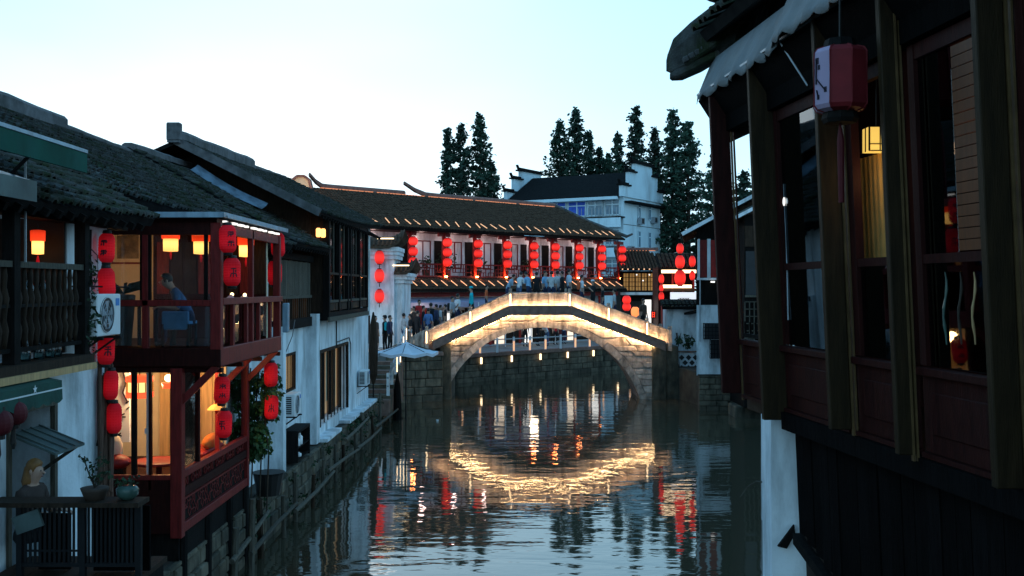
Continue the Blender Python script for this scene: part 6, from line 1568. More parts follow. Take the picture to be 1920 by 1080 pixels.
# rooms behind
MB().box(2.62, 5.2, 9.42, 9.5, 4.6, 7.7).build('cross_wall', redwood_d, ga); MB().box(5.2, 5.3, 3, 9.5, 4.6, 7.7).build('back_wall', brownwood, ga); MB().box(2.5, 5.3, 3, 10.6, 7.76, 7.82).build('ceiling', blackwood, ga)
MB().tube([P(1470, 345, 9.2), P(1475, 460, 9.2), P(1478, 600, 9.2)], 0.008, 6).build('brass_rod', metal_g, ga); MB().ball(P(1470, 378, 9.18), (0.012, 0.012, 0.04), 6).build('rod_lamp', lit_white, ga)
cu = thing('window_curtain', 'softly lit yellow curtain behind the gallery window under the yellow lamp', 'curtain', G(7.2, -0.35, 5.9))
g = []
for i in range(25):
    y = 7.68 + 0.46 * i / 24
    g.append([G(y, -0.34 + 0.018 * math.sin(i * 1.6), z) for z in (5.90, 6.3, 6.72)])
MB().sheet(g).build('cloth', lit_curtain, cu, smooth=True)
lm = thing('hanging_lantern', 'yellow paper lantern with dark frame glowing over the gallery curtain', 'lantern', P(1642, 268, 7.72))
c = P(1643, 265, 7.72); s_ = 0.078
B(c.x - s_, c.x + s_, c.y - s_, c.y + s_, c.z - 0.08, c.z + 0.10).build('paper', mat('lamp_paper', (0.6, 0.4, 0.1), 0.1, 0.8, 4, em=(1, 0.62, 0.12), ems=0.85), lm)
mb = MB()
for i in (-1, 0, 1):
    for zz in (-0.08, -0.03, 0.10): mb.bar((c.x - s_ - .004, c.y - s_ - .004, c.z + zz), (c.x + s_ + .004, c.y - s_ - .004, c.z + zz), 0.007)
    mb.bar((c.x + i * s_, c.y - s_ - .004, c.z - .08), (c.x + i * s_, c.y - s_ - .004, c.z + .10), 0.007)
    mb.bar((c.x - s_ - .004, c.y + i * s_, c.z - .08), (c.x - s_ - .004, c.y + i * s_, c.z + .10), 0.007)
mb.build('frame', blackwood, lm); MB().tube([(c.x, c.y, c.z + .1), (c.x, c.y, c.z + 0.5)], 0.006, 5).build('cord', black, lm)
lamp('lamp_glow', lm, (c.x - 0.02, c.y - 0.22, c.z - 0.28), 2.2, (1, 0.62, 0.25), 0.05)
# wooden screen and hanging ornaments seen in the nearest window
sc_ = thing('wooden_screen', 'orange brown slatted wooden blind behind the nearest gallery window', 'blind', G(6.0, -0.13, 5.9))
for k in range(18): 
    mb = MB(); gbox(mb, 5.90, 6.30, -0.135, -0.122, 5.93 + k * 0.07, 5.994 + k * 0.07); mb.build('slat', mat('amber_wood', (0.105, 0.030, 0.008), 0.25, 0.5, 5, stretch=(5, 5, .7)) if k == 0 else MATS['amber_wood'], sc_)
lamp('room_fill_light', ga, G(6.1, -0.30, 6.6), 3.2, (1, 0.55, 0.25), 0.1)  # unseen fill light added to brighten the slatted blind
for k, (px, m_, lb) in enumerate(((1772, celadon, 'teal tassel hanging in the lower pane of the nearest gallery window'), (1800, bark, 'thin grey ornament hanging in the lower pane of the nearest gallery window'), (1826, tan_wood, 'twisted orange brown ornament hanging in the nearest gallery window'), (1850, terracotta, 'yellowish bead string hanging in the nearest gallery window'))):
    o = thing('hanging_ornament', lb, 'ornament', P(px, 560, 5.95), 'ornaments hanging in the gallery window')
    pts = [P(px + 3 * math.sin(i), 510 + i * 17, 6.05) for i in range(9)]
    MB().tube(pts, [0.003] + [0.006 + 0.003 * (i % 2) for i in range(7)] + [0.004], 6).build('beads', m_, o)
# awning: grey scalloped canvas
aw = thing('awning', 'pale grey scalloped canvas awning along the eave of the timber gallery', 'awning', G(9, 0.1, 7.7))
def drape(y0, y1, o_out, z_out, o_in, z_in, n, ph, name='canvas'):
    rows = []; edge = []
    for i in range(n + 1):
        y = y0 + (y1 - y0) * i / n; f = i / n
        w_ = 0.022 * math.sin(i * 0.55 + ph) + 0.012 * math.sin(i * 1.3)
        sc2 = 0.05 * abs(math.sin(i * math.pi / 6.0))
        rows.append([G(y, o_in, z_in), G(y, o_in + (o_out - o_in) * 0.4 + w_ * 0.3, z_in + (z_out - z_in) * 0.4), G(y, o_in + (o_out - o_in) * 0.8 + w_ * 0.8, z_in + (z_out - z_in) * 0.8), G(y, o_out + w_, z_out), G(y, o_out + 0.012 + w_, z_out - 0.045 - sc2)])
    mb = MB(); mb.sheet(rows); o = mb.build(name, canvas, aw, smooth=True)
    md = o.modifiers.new('thickness', 'SOLIDIFY'); md.thickness = 0.006
    return o
drape(8.55, 11.0, 0.10, 7.76, -0.10, 8.15, 56, 0.0); drape(3.2, 8.6, 0.16, 7.80, -0.06, 8.22, 110, 1.0)
MB().bar(G(11.0, 0.085, 7.77), G(3.2, 0.085, 7.77), 0.02).build('front_bar', metal_g, aw)
MB().bar(G(8.55, 0.09, 7.76), G(8.35, -0.05, 7.35), 0.012).build('strut', metal_g, aw)
sf = thing('eave_board', 'dark sloping soffit board under the gallery awning', 'board', G(9, 0, 7.4))
MB().prism([G(10.98, 0.085, 7.70), G(10.98, -0.19, 7.24), G(10.98, -0.19, 8.0), G(10.98, -0.06, 8.0)], G(3.0, 0, 7.7) - G(10.98, 0, 7.7)).build('soffit', near_black, sf)
# tiled roof with the heavy hip corner
gr = thing('gallery_roof', 'dark tiled roof with a heavy carved hip corner above the awning', 'roof', (2.5, 8, 8.1))
up_ = Vector((3.0, -0.0, 1.75)); p0_ = G(10.9, 0.06, 8.42)
tile_roof(gr, p0_, G(3.0, 0.06, 8.42) - p0_, 7.9, up_, 0.2, 0.2, 120, tile)
def chunk(name, pts, w_, h_, m=None):
    mb = MB(); g_ = []
    for i, p in enumerate(pts):
        p = Vector(p); h2 = h_[i]; w2 = w_[i]
        t_ = (Vector(pts[min(i + 1, len(pts) - 1)]) - Vector(pts[max(i - 1, 0)])); t_.z = 0; sd_ = t_.normalized().cross(V(0, 0, 1)) * w2
        g_.append([p - sd_, p - sd_ + V(0, 0, h2 * .6), p - sd_ * .6 + V(0, 0, h2), p + sd_ * .6 + V(0, 0, h2), p + sd_ + V(0, 0, h2 * .6), p + sd_, p])
    mb.sheet([r_ + [r_[0]] for r_ in g_])
    for e_ in (g_[0], g_[-1]): mb.add(e_, [list(range(7))])
    o = mb.build(name, m or tile, gr, bevel=0.02); return o
chunk('hip_ridge', [P(1256, 136, 11.3), P(1268, 142, 11.25), P(1300, 128, 11.15), P(1350, 96, 11.0), P(1400, 60, 10.8), P(1480, 5, 10.5)], [0.08, .14, .18, .20, .20, .20], [0.20, .40, .48, .50, .48, .46])
chunk('carved_scroll', [P(1258, 150, 11.18), P(1275, 148, 11.14), P(1310, 132, 11.05), P(1345, 112, 10.95)], [0.05, .09, .1, .08], [0.08, .13, .13, .1])
for i in range(6):
    p = P(1285 + i * 11, 112 - i * 6.5, 11.02 - i * 0.02); MB().obox(p, (0.028, 0, 0.012), (0, 0.06, 0), (-0.01, 0, 0.028)).build('carved_block', ridge_m, gr, bevel=0.008)
chunk('upper_ridge', [P(1322, -2, 11.6), P(1340, 6, 11.5), P(1375, -8, 11.3), P(1420, -34, 11.1)], [0.05, .1, .12, .12], [.1, .2, .26, .26])
for i in range(9):
    a = P(1382 + i * 12, 92 - i * 8.5, 10.75 - i * 0.12); MB().tube([a, a + V(0.10, -0.02, 0.34)], [0.055, 0.05], 7).build('drip_tile', tile, gr)
# octagonal lantern with plum blossom
ol = thing('octagonal_lantern', 'eight sided lantern with a plum branch panel hanging from the dark gallery', 'lantern', (0, 0, 0))
r_, h_ = 0.185, 0.45; vin = mat('wine_cloth', (0.16, 0.010, 0.014), 0.25, 0.7, 5); wh_ = mat('lantern_paper', (0.36, 0.27, 0.38), 0.08, 0.8, 6)
prof8 = [(0.62, -0.5), (0.9, -0.46), (1.0, -0.40), (1.0, 0.40), (0.9, 0.46), (0.62, 0.5)]
for k in range(8):
    a0_, a1_ = 2 * math.pi * k / 8, 2 * math.pi * (k + 1) / 8
    mb = MB(); mb.sheet([[(q[0] * r_ * math.cos(a), q[0] * r_ * math.sin(a), q[1] * h_) for q in prof8] for a in (a1_, a0_)])
    mb.build('side_panel', wh_ if k in (4, 3) else vin, ol, origin=(0, 0, 0))
    MB().tube([(q[0] * r_ * 1.01 * math.cos(a0_), q[0] * r_ * 1.01 * math.sin(a0_), q[1] * h_) for q in prof8], 0.006, 5).build('rib', vin, ol, origin=(0, 0, 0))
MB().lathe([(0.11, -0.30), (0.125, -0.27), (0.115, -0.225)], 8).build('base_ring', blackwood, ol); MB().lathe([(0.115, 0.225), (0.10, 0.28)], 8).build('top_ring', blackwood, ol)
MB().tube([(0, 0, 0.28), (0, 0, 0.62)], 0.008, 5).build('cord', black, ol); MB().tube([(0, 0, -0.30), (0.005, 0, -0.42), (0.01, 0, -0.85)], [0.006, 0.026, 0.02], 8).build('tassel', lan_dark, ol)
mb = MB(); ap = r_ * math.cos(math.pi / 8) + 0.002; am = math.pi + math.pi / 8; nrm_ = V(math.cos(am), math.sin(am), 0); tg = V(-math.sin(am), math.cos(am), 0)
def on(u, v): return nrm_ * ap + tg * u + V(0, 0, v)
mb.bar(on(-0.05, 0.13), on(-0.05, -0.04), 0.004, 0.02, up=nrm_); mb.bar(on(-0.05, 0.0), on(0.03, -0.09), 0.004, 0.022, up=nrm_); mb.bar(on(-0.045, -0.08), on(-0.03, -0.14), 0.004, 0.02, up=nrm_)
for (u, v, q_) in ((-0.045, 0.12, .022), (-0.03, 0.075, .016), (0.03, -0.085, .018), (-0.035, -0.13, .016)): mb.obox(on(u, v), tg * q_ * .6, nrm_ * 0.002, V(0, 0, q_))
mb.build('plum_branch_print', ink, ol, origin=(0, 0, 0))
ol.location = P(1575, 150, 7.1); ol.rotation_euler = (0, 0, R(7))
# white pier and wall under the gallery
wp = thing('white_pier', 'white plastered pier rising from the water under the timber gallery', 'wall', (2.6, 9.7, 0))
MB().prism([(2.445, 9.55, -0.6), (5, 9.55, -0.6), (5, 9.55, 4.5), (2.415, 9.55, 4.5)], (0, 0.35, 0)).build('wall', plaster, wp)
MB().prism([(2.47, 9.50, 3.3), (2.62, 9.50, 3.5), (2.63, 9.50, 3.42), (2.55, 9.50, 3.28)], (0, 0.04, 0)).build('bracket', blackwood, wp)

# ================================================================ FAR BUILDING AND TREES
Cn = Vector((11.2, 103.0, 0)); U1 = Vector((-0.86, 0.51, 0)); V1 = Vector((0.51, 0.86, 0))
fb = thing('apartment_building', 'pale blue white block with black roof and stepped gables behind the restaurant', 'building', Cn + V(0, 2, 1.65))
def fbox(mb, u0, u1, v0, v1, z0, z1, mi=0): return mb.obox(Cn + U1 * (u0 + u1) / 2 + V1 * (v0 + v1) / 2 + V(0, 0, (z0 + z1) / 2), U1 * ((u1 - u0) / 2), V1 * ((v1 - v0) / 2), V(0, 0, (z1 - z0) / 2), mi)
W_, L_ = 9.6, 13.5
mb = MB(); fbox(mb, 0, L_, 0, W_, 1.65, 14.9); mb.build('wall', render_blue, fb)
ze, zr = 15.0, 17.9
def stepped(u):
    mb = MB()
    fbox(mb, u - 0.15, u + 0.25, -0.5, W_ + 0.5, 14.9, 16.0); fbox(mb, u - 0.15, u + 0.25, 1.1, W_ - 1.1, 16.0, 17.5); fbox(mb, u - 0.15, u + 0.25, 2.6, W_ - 2.6, 17.5, 18.5)
    mb.build('stepped_gable', render_blue, fb)
    for (a, b, z) in ((-0.7, 1.3, 16.0), (W_ - 1.3, W_ + 0.7, 16.0), (0.9, 2.8, 17.5), (W_ - 2.8, W_ - 0.9, 17.5), (2.3, W_ - 2.3, 18.5)):
        mb = MB(); fbox(mb, u - 0.35, u + 0.45, a, b, z + 0.003, z + 0.16); fbox(mb, u - 0.12, u + 0.22, a, b, z + 0.164, z + 0.36)
        s_ = -1 if a < W_ / 2 - 1 else 1; e_ = a if s_ < 0 else b
        mb.bar(Cn + U1 * (u + .05) + V1 * e_ + V(0, 0, z + .2), Cn + U1 * (u + .05) + V1 * (e_ + s_ * 0.35) + V(0, 0, z + .6), 0.25, 0.16)
        mb.build('gable_cap', deckm, fb)
stepped(0.0); stepped(L_)
for sgn in (0, 1):
    a, b = (-0.8, W_ / 2) if sgn == 0 else (W_ + 0.8, W_ / 2)
    mb = MB(); p = [Cn + U1 * 0.3 + V1 * a + V(0, 0, ze), Cn + U1 * (L_ - .3) + V1 * a + V(0, 0, ze), Cn + U1 * (L_ - .3) + V1 * b + V(0, 0, zr), Cn + U1 * .3 + V1 * b + V(0, 0, zr)]
    mb.prism(p, (0, 0, -0.2)); mb.build('roof_slope', deckm, fb)
    mb = MB(); c0, c1 = p[0] + V(0, 0, -0.25), p[1] + V(0, 0, -0.25); mb.bar(c0, c1, 0.3, 0.3); mb.build('eave_trim', render_blue, fb)
curt = mat('blue_curtain', (0.05, 0.12, 0.55), 0.2, 0.8, 4); pane_far = mat('far_pane', (0.10, 0.20, 0.28), 0.3, 0.15, 2, spec=0.6)
def win(u0, u1, z0, z1, cur=False, face='v'):
    w = MB(); (fbox(w, u0, u1, -0.06, -0.02, z0, z1) if face == 'v' else fbox(w, -0.06, -0.02, u0, u1, z0, z1)); wo = w.build('window', pane_far if not cur else curt, fb)
    f = MB(); n = max(1, int((u1 - u0) / 0.75))
    for i in range(n + 1):
        u = u0 + (u1 - u0) * i / n
        fbox(f, u - .05, u + .05, -0.11, -0.065, z0, z1) if face == 'v' else fbox(f, -0.11, -0.065, u - .05, u + .05, z0, z1)
    for z in (z0, (z0 + z1) / 2 + .3, z1): fbox(f, u0, u1, -0.10, -0.066, z - .05, z + .05) if face == 'v' else fbox(f, -0.10, -0.066, u0, u1, z - .05, z + .05)
    f.build('window_frame', render_blue, wo)
for k in range(3):
    z = 13.1 - k * 3.0
    win(0.4, 2.0, z, z + 1.5); win(2.3, 3.9, z, z + 1.5); win(4.2, 6.2, z, z + 1.5, k == 0); win(6.5, 8.5, z, z + 1.5, k == 0); win(9, 11, z, z + 1.5)
    mb = MB(); fbox(mb, -0.2, 4.6, -1.1, -0.0, z - 0.35, z - 0.22); mb.build('balcony_slab', deckm, fb)
    mb = MB(); fbox(mb, -0.2, 4.6, -1.15, -1.05, z - 1.3, z - 0.36); mb.build('balcony_front', render_blue, fb)
    mb = MB(); 
    for i in range(13): fbox(mb, -0.15 + i * .39, -0.1 + i * .39, -1.1, -1.06, z - 0.2, z + 0.7)
    mb.build('balcony_grille', metal_g, fb)
    win(3.6, 4.2, z - 0.2, z + 1.5, False, 'u'); win(6.3, 6.9, z - 0.2, z + 1.5, False, 'u')
    mb = MB(); fbox(mb, -0.02, 0.0, 0.0, W_, z - 1.0, z - 0.95); mb.build('joint_line', deckm, fb)
mb = MB(); mb.add([]  , []); 
m2 = MB(); fbox(m2, -0.75, -0.02, 0.2, W_ + 0.4, 14.3, 14.5); m2.build('gable_pent_roof', deckm, fb)
for k, (v_, z) in enumerate(((3.4, 12.3), (0.8, 9.3), (1.3, 7.4), (6.9, 12.6))):
    t = thing('air_conditioner', ['air conditioner high on the pale far block below a slit window', 'air conditioner low at the corner of the pale far block', 'lowest air conditioner on the pale far block', 'air conditioner beside the right slit window of the pale far block'][k], 'air conditioner', Cn + V1 * v_ - U1 * .3 + V(0, 0, z), 'air conditioners on the far block')
    mb = MB(); fbox(mb, -0.5, -0.1, v_, v_ + 0.9, z, z + 0.65); mb.build('casing', metal_g, t); mb = MB(); fbox(mb, -0.53, -0.5, v_ + .15, v_ + .65, z + .08, z + .57); mb.build('fan_grille', acdark, t)

def conifer_tree(px, py_top, Y, wpx, label, seed):
    rr = random.Random(seed); top = P(px, py_top, Y); h = top.z - 1.65; r = rr.uniform(0.98, 1.16) * wpx / FOC * Y / (((375 - py_top) / FOC * Y) / (h * 0.8)) ** 0.75
    t = thing('conifer_tree', label, 'tree', (top.x, Y, 1.65), 'tall pointed conifers behind the restaurant')
    trunk = MB().tube([(top.x, Y, 1.65), (top.x + rr.uniform(-.2, .2), Y, 1.65 + h * .5), (top.x, Y, 1.65 + h * 0.97)], [0.38, 0.22, 0.03], 7)
    mb = MB(); z = 1.65 + h * 0.22; nb = 0; br_ = MB()
    while z < top.z - 0.15:
        f = (top.z - z) / (h * 0.78); rz = r * (f ** 0.75) * (rr.uniform(0.35, 1.0) + (0.35 if rr.random() < .35 else 0)) + 0.12
        a = rr.uniform(0, 6.28); d = Vector((math.cos(a), math.sin(a), rr.uniform(-0.05, 0.35)))
        base = Vector((top.x, Y, z)); tip = base + d * rz
        if rz > 0.8: br_.tube([base, tip], [0.05, 0.015], 4, caps=False)
        n = int(6 + rz * 11)
        for k in range(n):
            q = base.lerp(tip, rr.uniform(0.12, 1.0) ** 0.8) + Vector((rr.gauss(0, .16), rr.gauss(0, .16), rr.gauss(-.05, .15)))
            s_ = rr.uniform(0.28, 0.58)
            u = Vector((rr.uniform(-1, 1), rr.uniform(-1, 1), rr.uniform(-.9, .5))).normalized(); w = u.cross(Vector((rr.uniform(-1, 1), rr.uniform(-1, 1), rr.uniform(-1, 1)))).normalized()
            mb.add([q - u * s_ * .5, q + w * s_ * .32, q + u * s_ * .5, q - w * s_ * .32], [(0, 1, 2, 3)])
        z += 0.062 + 0.05 * f
    mb.build('crown', conifer, t); trunk.build('trunk', bark, t); br_.build('limbs', bark, t)
TR = [(838, 240, 112, 15, 'slim leftmost conifer of the left group above the restaurant roof'), (864, 232, 110, 32, 'broad middle conifer of the left group above the restaurant roof'), (900, 212, 111, 34, 'tallest conifer of the left group, its right edge beside the far gable'), (921, 300, 113, 17, 'short conifer at the right foot of the left group'),
      (1049, 224, 124, 32, 'leftmost conifer of the middle group above the black roof'), (1079, 202, 123, 34, 'tallest conifer of the middle group above the black roof'), (1104, 245, 126, 34, 'lower right conifer of the middle group above the black roof'), (1124, 276, 128, 18, 'short conifer at the right end of the middle group'),
      (1158, 250, 121, 24, 'slim conifer left of the stepped right gable'), (1191, 198, 122, 40, 'tall dark conifer right behind the stepped right gable'), (1228, 240, 125, 25, 'bushy conifer between stepped gable and the tall pair'),
      (1262, 204, 114, 42, 'tallest conifer of the right pair beside the pale block'), (1290, 226, 112, 42, 'right conifer of the tall pair beside the pale block'), (1345, 262, 108, 32, 'conifer partly hidden behind the gallery awning corner'), (1394, 318, 106, 18, 'low conifer glimpsed between the gallery posts'), (1140, 286, 127, 16, 'small conifer left of the slim one at the stepped gable')]
for k, (px, py, Y, w_, lb) in enumerate(TR): conifer_tree(px, py, Y, w_, lb, 100 + k)
# ================================================================ PEOPLE
skin_m = mat('skin', (0.42, 0.25, 0.18), 0.1, 0.6, 8); hair_m = mat('black_hair', (0.012, 0.010, 0.010), 0.2, 0.5, 10); hair_b = mat('blond_hair', (0.22, 0.10, 0.03), 0.3, 0.5, 12)
shoe_m = mat('dark_shoes', (0.02, 0.02, 0.02), 0.2, 0.6, 5)
CL = {}
def cloth(name, col):
    if name not in CL: CL[name] = mat(name, col, 0.18, 0.9, 9, 0.2, 25)
    return CL[name]
def person(at, rz, label, top, bottom, hair=None, h=1.66, pose='stand', seed=0, sleeves='short', hat=None, long_hair=False, detail=False, lean=0.0, skirt=False, bag=None):
    """one continuous body grown over a posed skeleton; faces -y before it is turned"""
    rr = random.Random(seed); hair = hair or hair_m
    k = h / 1.70
    S = 1.0
    J = {}
    hipz = 0.92
    if pose == 'sit': hipz = 0.47
    def tilt(p):                                  # the trunk leans forward from the hips
        p = Vector(p); d = p - V(0, 0, hipz); c_, s_ = math.cos(lean), math.sin(lean)
        return V(d.x, d.y * c_ - d.z * s_, hipz + d.z * c_ + d.y * s_)
    J['pelvis'] = V(0, 0, hipz)
    J['waist'] = tilt((0, 0, hipz + 0.18)); J['chest'] = tilt((0, 0, hipz + 0.38)); J['neck'] = tilt((0, 0.0, hipz + 0.55)); J['head0'] = tilt((0, -0.015, hipz + 0.62)); J['head1'] = tilt((0, -0.03, hipz + 0.70)); J['head2'] = tilt((0, -0.01, hipz + 0.775))
    for s_, n in ((-1, 'L'), (1, 'R')):
        J['sh' + n] = tilt((0.175 * s_, 0, hipz + 0.48))
        a = rr.uniform(-0.15, 0.25)
        if pose == 'sit' or pose == 'rail':
            J['el' + n] = tilt((0.21 * s_, -0.10, hipz + 0.24)); J['wr' + n] = J['el' + n] + V(-0.06 * s_, -0.22, 0.03); J['ha' + n] = J['wr' + n] + V(-0.02 * s_, -0.09, -0.01)
        elif pose == 'phone' and s_ > 0:
            J['el' + n] = tilt((0.23 * s_, -0.08, hipz + 0.24)); J['wr' + n] = J['el' + n] + V(-0.10, -0.16, 0.17); J['ha' + n] = J['wr' + n] + V(-0.03, -0.05, 0.06)
        else:
            J['el' + n] = tilt((0.235 * s_, 0.02 + a * 0.1, hipz + 0.20)); J['wr' + n] = J['el' + n] + V(0.01 * s_, -0.05 - a * 0.25, -0.24); J['ha' + n] = J['wr' + n] + V(0, -0.02, -0.09)
        J['hi' + n] = V(0.095 * s_, 0, hipz - 0.04)
        if pose == 'sit':
            J['kn' + n] = V(0.12 * s_, -0.43, hipz + 0.02); J['an' + n] = V(0.12 * s_, -0.42, 0.08); J['to' + n] = V(0.13 * s_, -0.57, 0.03)
        else:
            st = (0.22 * s_) if pose == 'walk' else 0.02 * s_
            J['kn' + n] = V(0.105 * s_, -0.02 - st * 0.55, 0.50); J['an' + n] = V(0.11 * s_, 0.02 - st, 0.08 + (0.06 if pose == 'walk' and s_ > 0 else 0)); J['to' + n] = J['an' + n] + V(0.02 * s_, -0.15, -0.045)
    rad = {'pelvis': (.15, .115), 'waist': (.135, .10), 'chest': (.155, .115), 'neck': (.055, .055), 'head0': (.06, .07), 'head1': (.082, .098), 'head2': (.07, .085)}
    for n in 'LR': rad.update({'sh' + n: (.072, .068), 'el' + n: (.045, .045), 'wr' + n: (.03, .028), 'ha' + n: (.038, .022), 'hi' + n: (.095, .1), 'kn' + n: (.06, .062), 'an' + n: (.042, .045), 'to' + n: (.035, .028)})
    if skirt: rad['hiL'] = rad['hiR'] = (.13, .12); rad['knL'] = rad['knR'] = (.11, .10)
    E = [('pelvis', 'waist', 't'), ('waist', 'chest', 't'), ('chest', 'neck', 't'), ('neck', 'head0', 's'), ('head0', 'head1', 's'), ('head1', 'head2', 's')]
    for n in 'LR':
        E += [('chest', 'sh' + n, 't'), ('sh' + n, 'el' + n, 't'), ('el' + n, 'wr' + n, 't' if sleeves == 'long' else 's'), ('wr' + n, 'ha' + n, 's'), ('pelvis', 'hi' + n, 'b'), ('hi' + n, 'kn' + n, 'b'), ('kn' + n, 'an' + n, 's' if skirt else 'b'), ('an' + n, 'to' + n, 'f')]
    if detail:
        for n, s_ in (('L', -1), ('R', 1)):
            d = (J['ha' + n] - J['wr' + n]).normalized(); side = V(1, 0, 0)
            for i, (off, ln) in enumerate(((-.026, .06), (-.009, .075), (.009, .07), (.026, .055))):
                b0, b1, b2 = 'f%s%da' % (n, i), 'f%s%db' % (n, i), 'f%s%dc' % (n, i)
                J[b0] = J['ha' + n] + side * off + d * .012; J[b1] = J[b0] + d * ln * .55 + V(0, 0, -.008); J[b2] = J[b1] + d * ln * .4 + V(0, 0, -.022)
                for q_ in (b0, b1, b2): rad[q_] = (.0095, .0095)
                E += [('ha' + n, b0, 's'), (b0, b1, 's'), (b1, b2, 's')]
            J['t' + n + 'a'] = J['wr' + n] + d * .035 + side * (-s_ * .038); J['t' + n + 'b'] = J['t' + n + 'a'] + d * .035 + side * (-s_ * .012) + V(0, 0, -.01)
            rad['t' + n + 'a'] = rad['t' + n + 'b'] = (.011, .011); E += [('wr' + n, 't' + n + 'a', 's'), ('t' + n + 'a', 't' + n + 'b', 's')]
    names = list(J); idx = {n: i for i, n in enumerate(names)}
    me = bpy.data.meshes.new('tmp'); me.from_pydata([tuple(J[n]) for n in names], [(idx[a], idx[b]) for a, b, _ in E], [])
    ob = bpy.data.objects.new('tmp', me); COL.objects.link(ob)
    ob.modifiers.new('s', 'SKIN'); sb = ob.modifiers.new('u', 'SUBSURF'); sb.levels = 1; sb.render_levels = 1
    for i, n in enumerate(names):
        sv = me.skin_vertices[0].data[i]; sv.radius = rad[n]; sv.use_root = (n == 'pelvis')
    PEOPLE.append((ob, me, J, E, dict(at=at, rz=rz, label=label, top=top, bottom=bottom, hair=hair, k=k, sleeves=sleeves, hat=hat, long_hair=long_hair, skirt=skirt, hipz=hipz, lean=lean, bag=bag, detail=detail)))
PEOPLE = []
def finish_people():
    dg = bpy.context.evaluated_depsgraph_get()
    for ob, me0, J, E, c in PEOPLE:
        me = bpy.data.meshes.new_from_object(ob.evaluated_get(dg)); me.name = 'person'
        bpy.data.objects.remove(ob); 
        me.materials.clear()
        for m_ in (c['top'], c['bottom'], skin_m, shoe_m): me.materials.append(m_)
        code = {'t': 0, 'b': 1, 's': 2, 'f': 3}
        segs = [(J[a], J[b], code[t]) for a, b, t in E]
        for p in me.polygons:
            q = p.center; best = None
            for a, b, t in segs:
                ab = b - a; f = max(0, min(1, (q - a).dot(ab) / max(ab.length_squared, 1e-9))); d = (q - a - ab * f).length_squared
                if best is None or d < best[0]: best = (d, t)
            p.material_index = best[1]; p.use_smooth = True
        o = bpy.data.objects.new('person', me); COL.objects.link(o); WL[o.name] = V(0, 0, 0)
        tag(o, c['label'], 'person', None)
        hc = J['head1'] + (J['head2'] - J['head1']) * 0.6
        mb = MB(); mb.ball(hc + V(0, .018, .012), (.088, .10, .098), 8)
        for i, q in enumerate(mb.v):                      # the hairline: pulled up over the face
            if q.y < hc.y - .035 and q.z < hc.z + .045: mb.v[i] = V(q.x, hc.y - .035, q.z)
        if c['long_hair']: mb.tube([hc + V(0, .05, .0), hc + V(0, .09, -.16), hc + V(0, .10, -.34)], [.08, .085, .03], 8)
        mb.build('hair', c['hair'], o, smooth=True)
        fc = J['head1']
        MB().tube([fc + V(0, -.088, .012), fc + V(0, -.112, -.012), fc + V(0, -.09, -.02)], [.008, .015, .012], 6).build('nose', skin_m, o, smooth=True)
        for s_ in (-1, 1): MB().ball(fc + V(.03 * s_, -.084, .022), (.011, .008, .008), 5).build('eye', shoe_m, o, smooth=True)
        for s_ in (-1, 1): MB().ball(fc + V(.084 * s_, .005, .01), (.012, .02, .03), 5).build('ear', skin_m, o, smooth=True)
        MB().ball(fc + V(0, -.08, -.045), (.024, .01, .006), 5).build('mouth', redwood, o, smooth=True)
        if c['hat']: MB().lathe([(.10, .02), (.105, .06), (.08, .11), (.02, .125)], 10, hc).build('cap', c['hat'], o, smooth=True)
        if c['bag']:
            p0 = J['chest'] + V(0, .15, -.05); MB().box(p0.x - .13, p0.x + .13, p0.y - .05, p0.y + .09, p0.z - .22, p0.z + .17).build('backpack', c['bag'], o, bevel=.04)
        o.scale = (c['k'] * 1.07,) * 3; o.location = c['at']; o.rotation_euler = (0, 0, c['rz'])
white_c = cloth('white_shirt', (0.62, 0.64, 0.66)); lblue = cloth('light_blue_shirt', (0.22, 0.42, 0.62)); gblue = cloth('grey_blue_shirt', (0.22, 0.33, 0.42)); blk = cloth('black_clothes', (0.012, 0.012, 0.014)); cyan = cloth('cyan_raincoat', (0.01, 0.42, 0.48)); navy = cloth('navy_clothes', (0.02, 0.03, 0.07)); grey_c = cloth('grey_shirt', (0.42, 0.45, 0.47)); redc = cloth('red_coat', (0.55, 0.03, 0.03)); orange_c = cloth('orange_shirt', (0.6, 0.12, 0.04)); jeans = cloth('jeans', (0.06, 0.10, 0.18)); dblue = cloth('denim_blue_shirt', (0.08, 0.17, 0.36)); brown_c = cloth('brown_clothes', (0.08, 0.05, 0.04))
def on_deck(px, y): 
    x = (px - 960) / FOC * y; return V(x, y, deck(min(max(x, XLb), XRb)))
PI = math.pi
# on the bridge
person(on_deck(951, 53.6), PI * 0.6, 'person in grey blue bending over the parapet left of the left crown post', gblue, navy, pose='rail', lean=0.5, h=1.62, seed=1)
person(on_deck(973, 53.5), PI * 0.75, 'person in a pale shirt leaning on the bridge crown, right beside the left crown post', white_c, jeans, pose='rail', lean=0.22, h=1.62, seed=2)
person(on_deck(992, 53.55), -PI * 0.7, 'person in a light blue shirt leaning at the bridge crown next to a pale shirt', lblue, navy, pose='rail', lean=0.25, h=1.64, seed=3, sleeves='long')
person(on_deck(1006, 53.7), PI * 0.9, 'person in black standing at the middle of the bridge crown', blk, blk, h=1.6, seed=4, sleeves='long')
person(on_deck(1034, 53.5), PI * 0.95, 'person in a grey printed shirt turned away on the bridge crown', grey_c, navy, pose='phone', h=1.64, seed=5)
person(on_deck(1045, 53.9), PI * 1.1, 'person in a whitish shirt half hidden behind the grey printed shirt on the crown', white_c, jeans, h=1.66, seed=6)
person(on_deck(1054, 53.6), -PI * 0.6, 'person in black between the grey shirt and the right crown post', blk, blk, h=1.64, seed=7, sleeves='long')
person(on_deck(1067, 53.6), PI * 0.6, 'tall person in a white and blue shirt behind the right crown post', cloth('pale_blue_shirt', (0.5, 0.6, 0.7)), navy, h=1.74, seed=8)
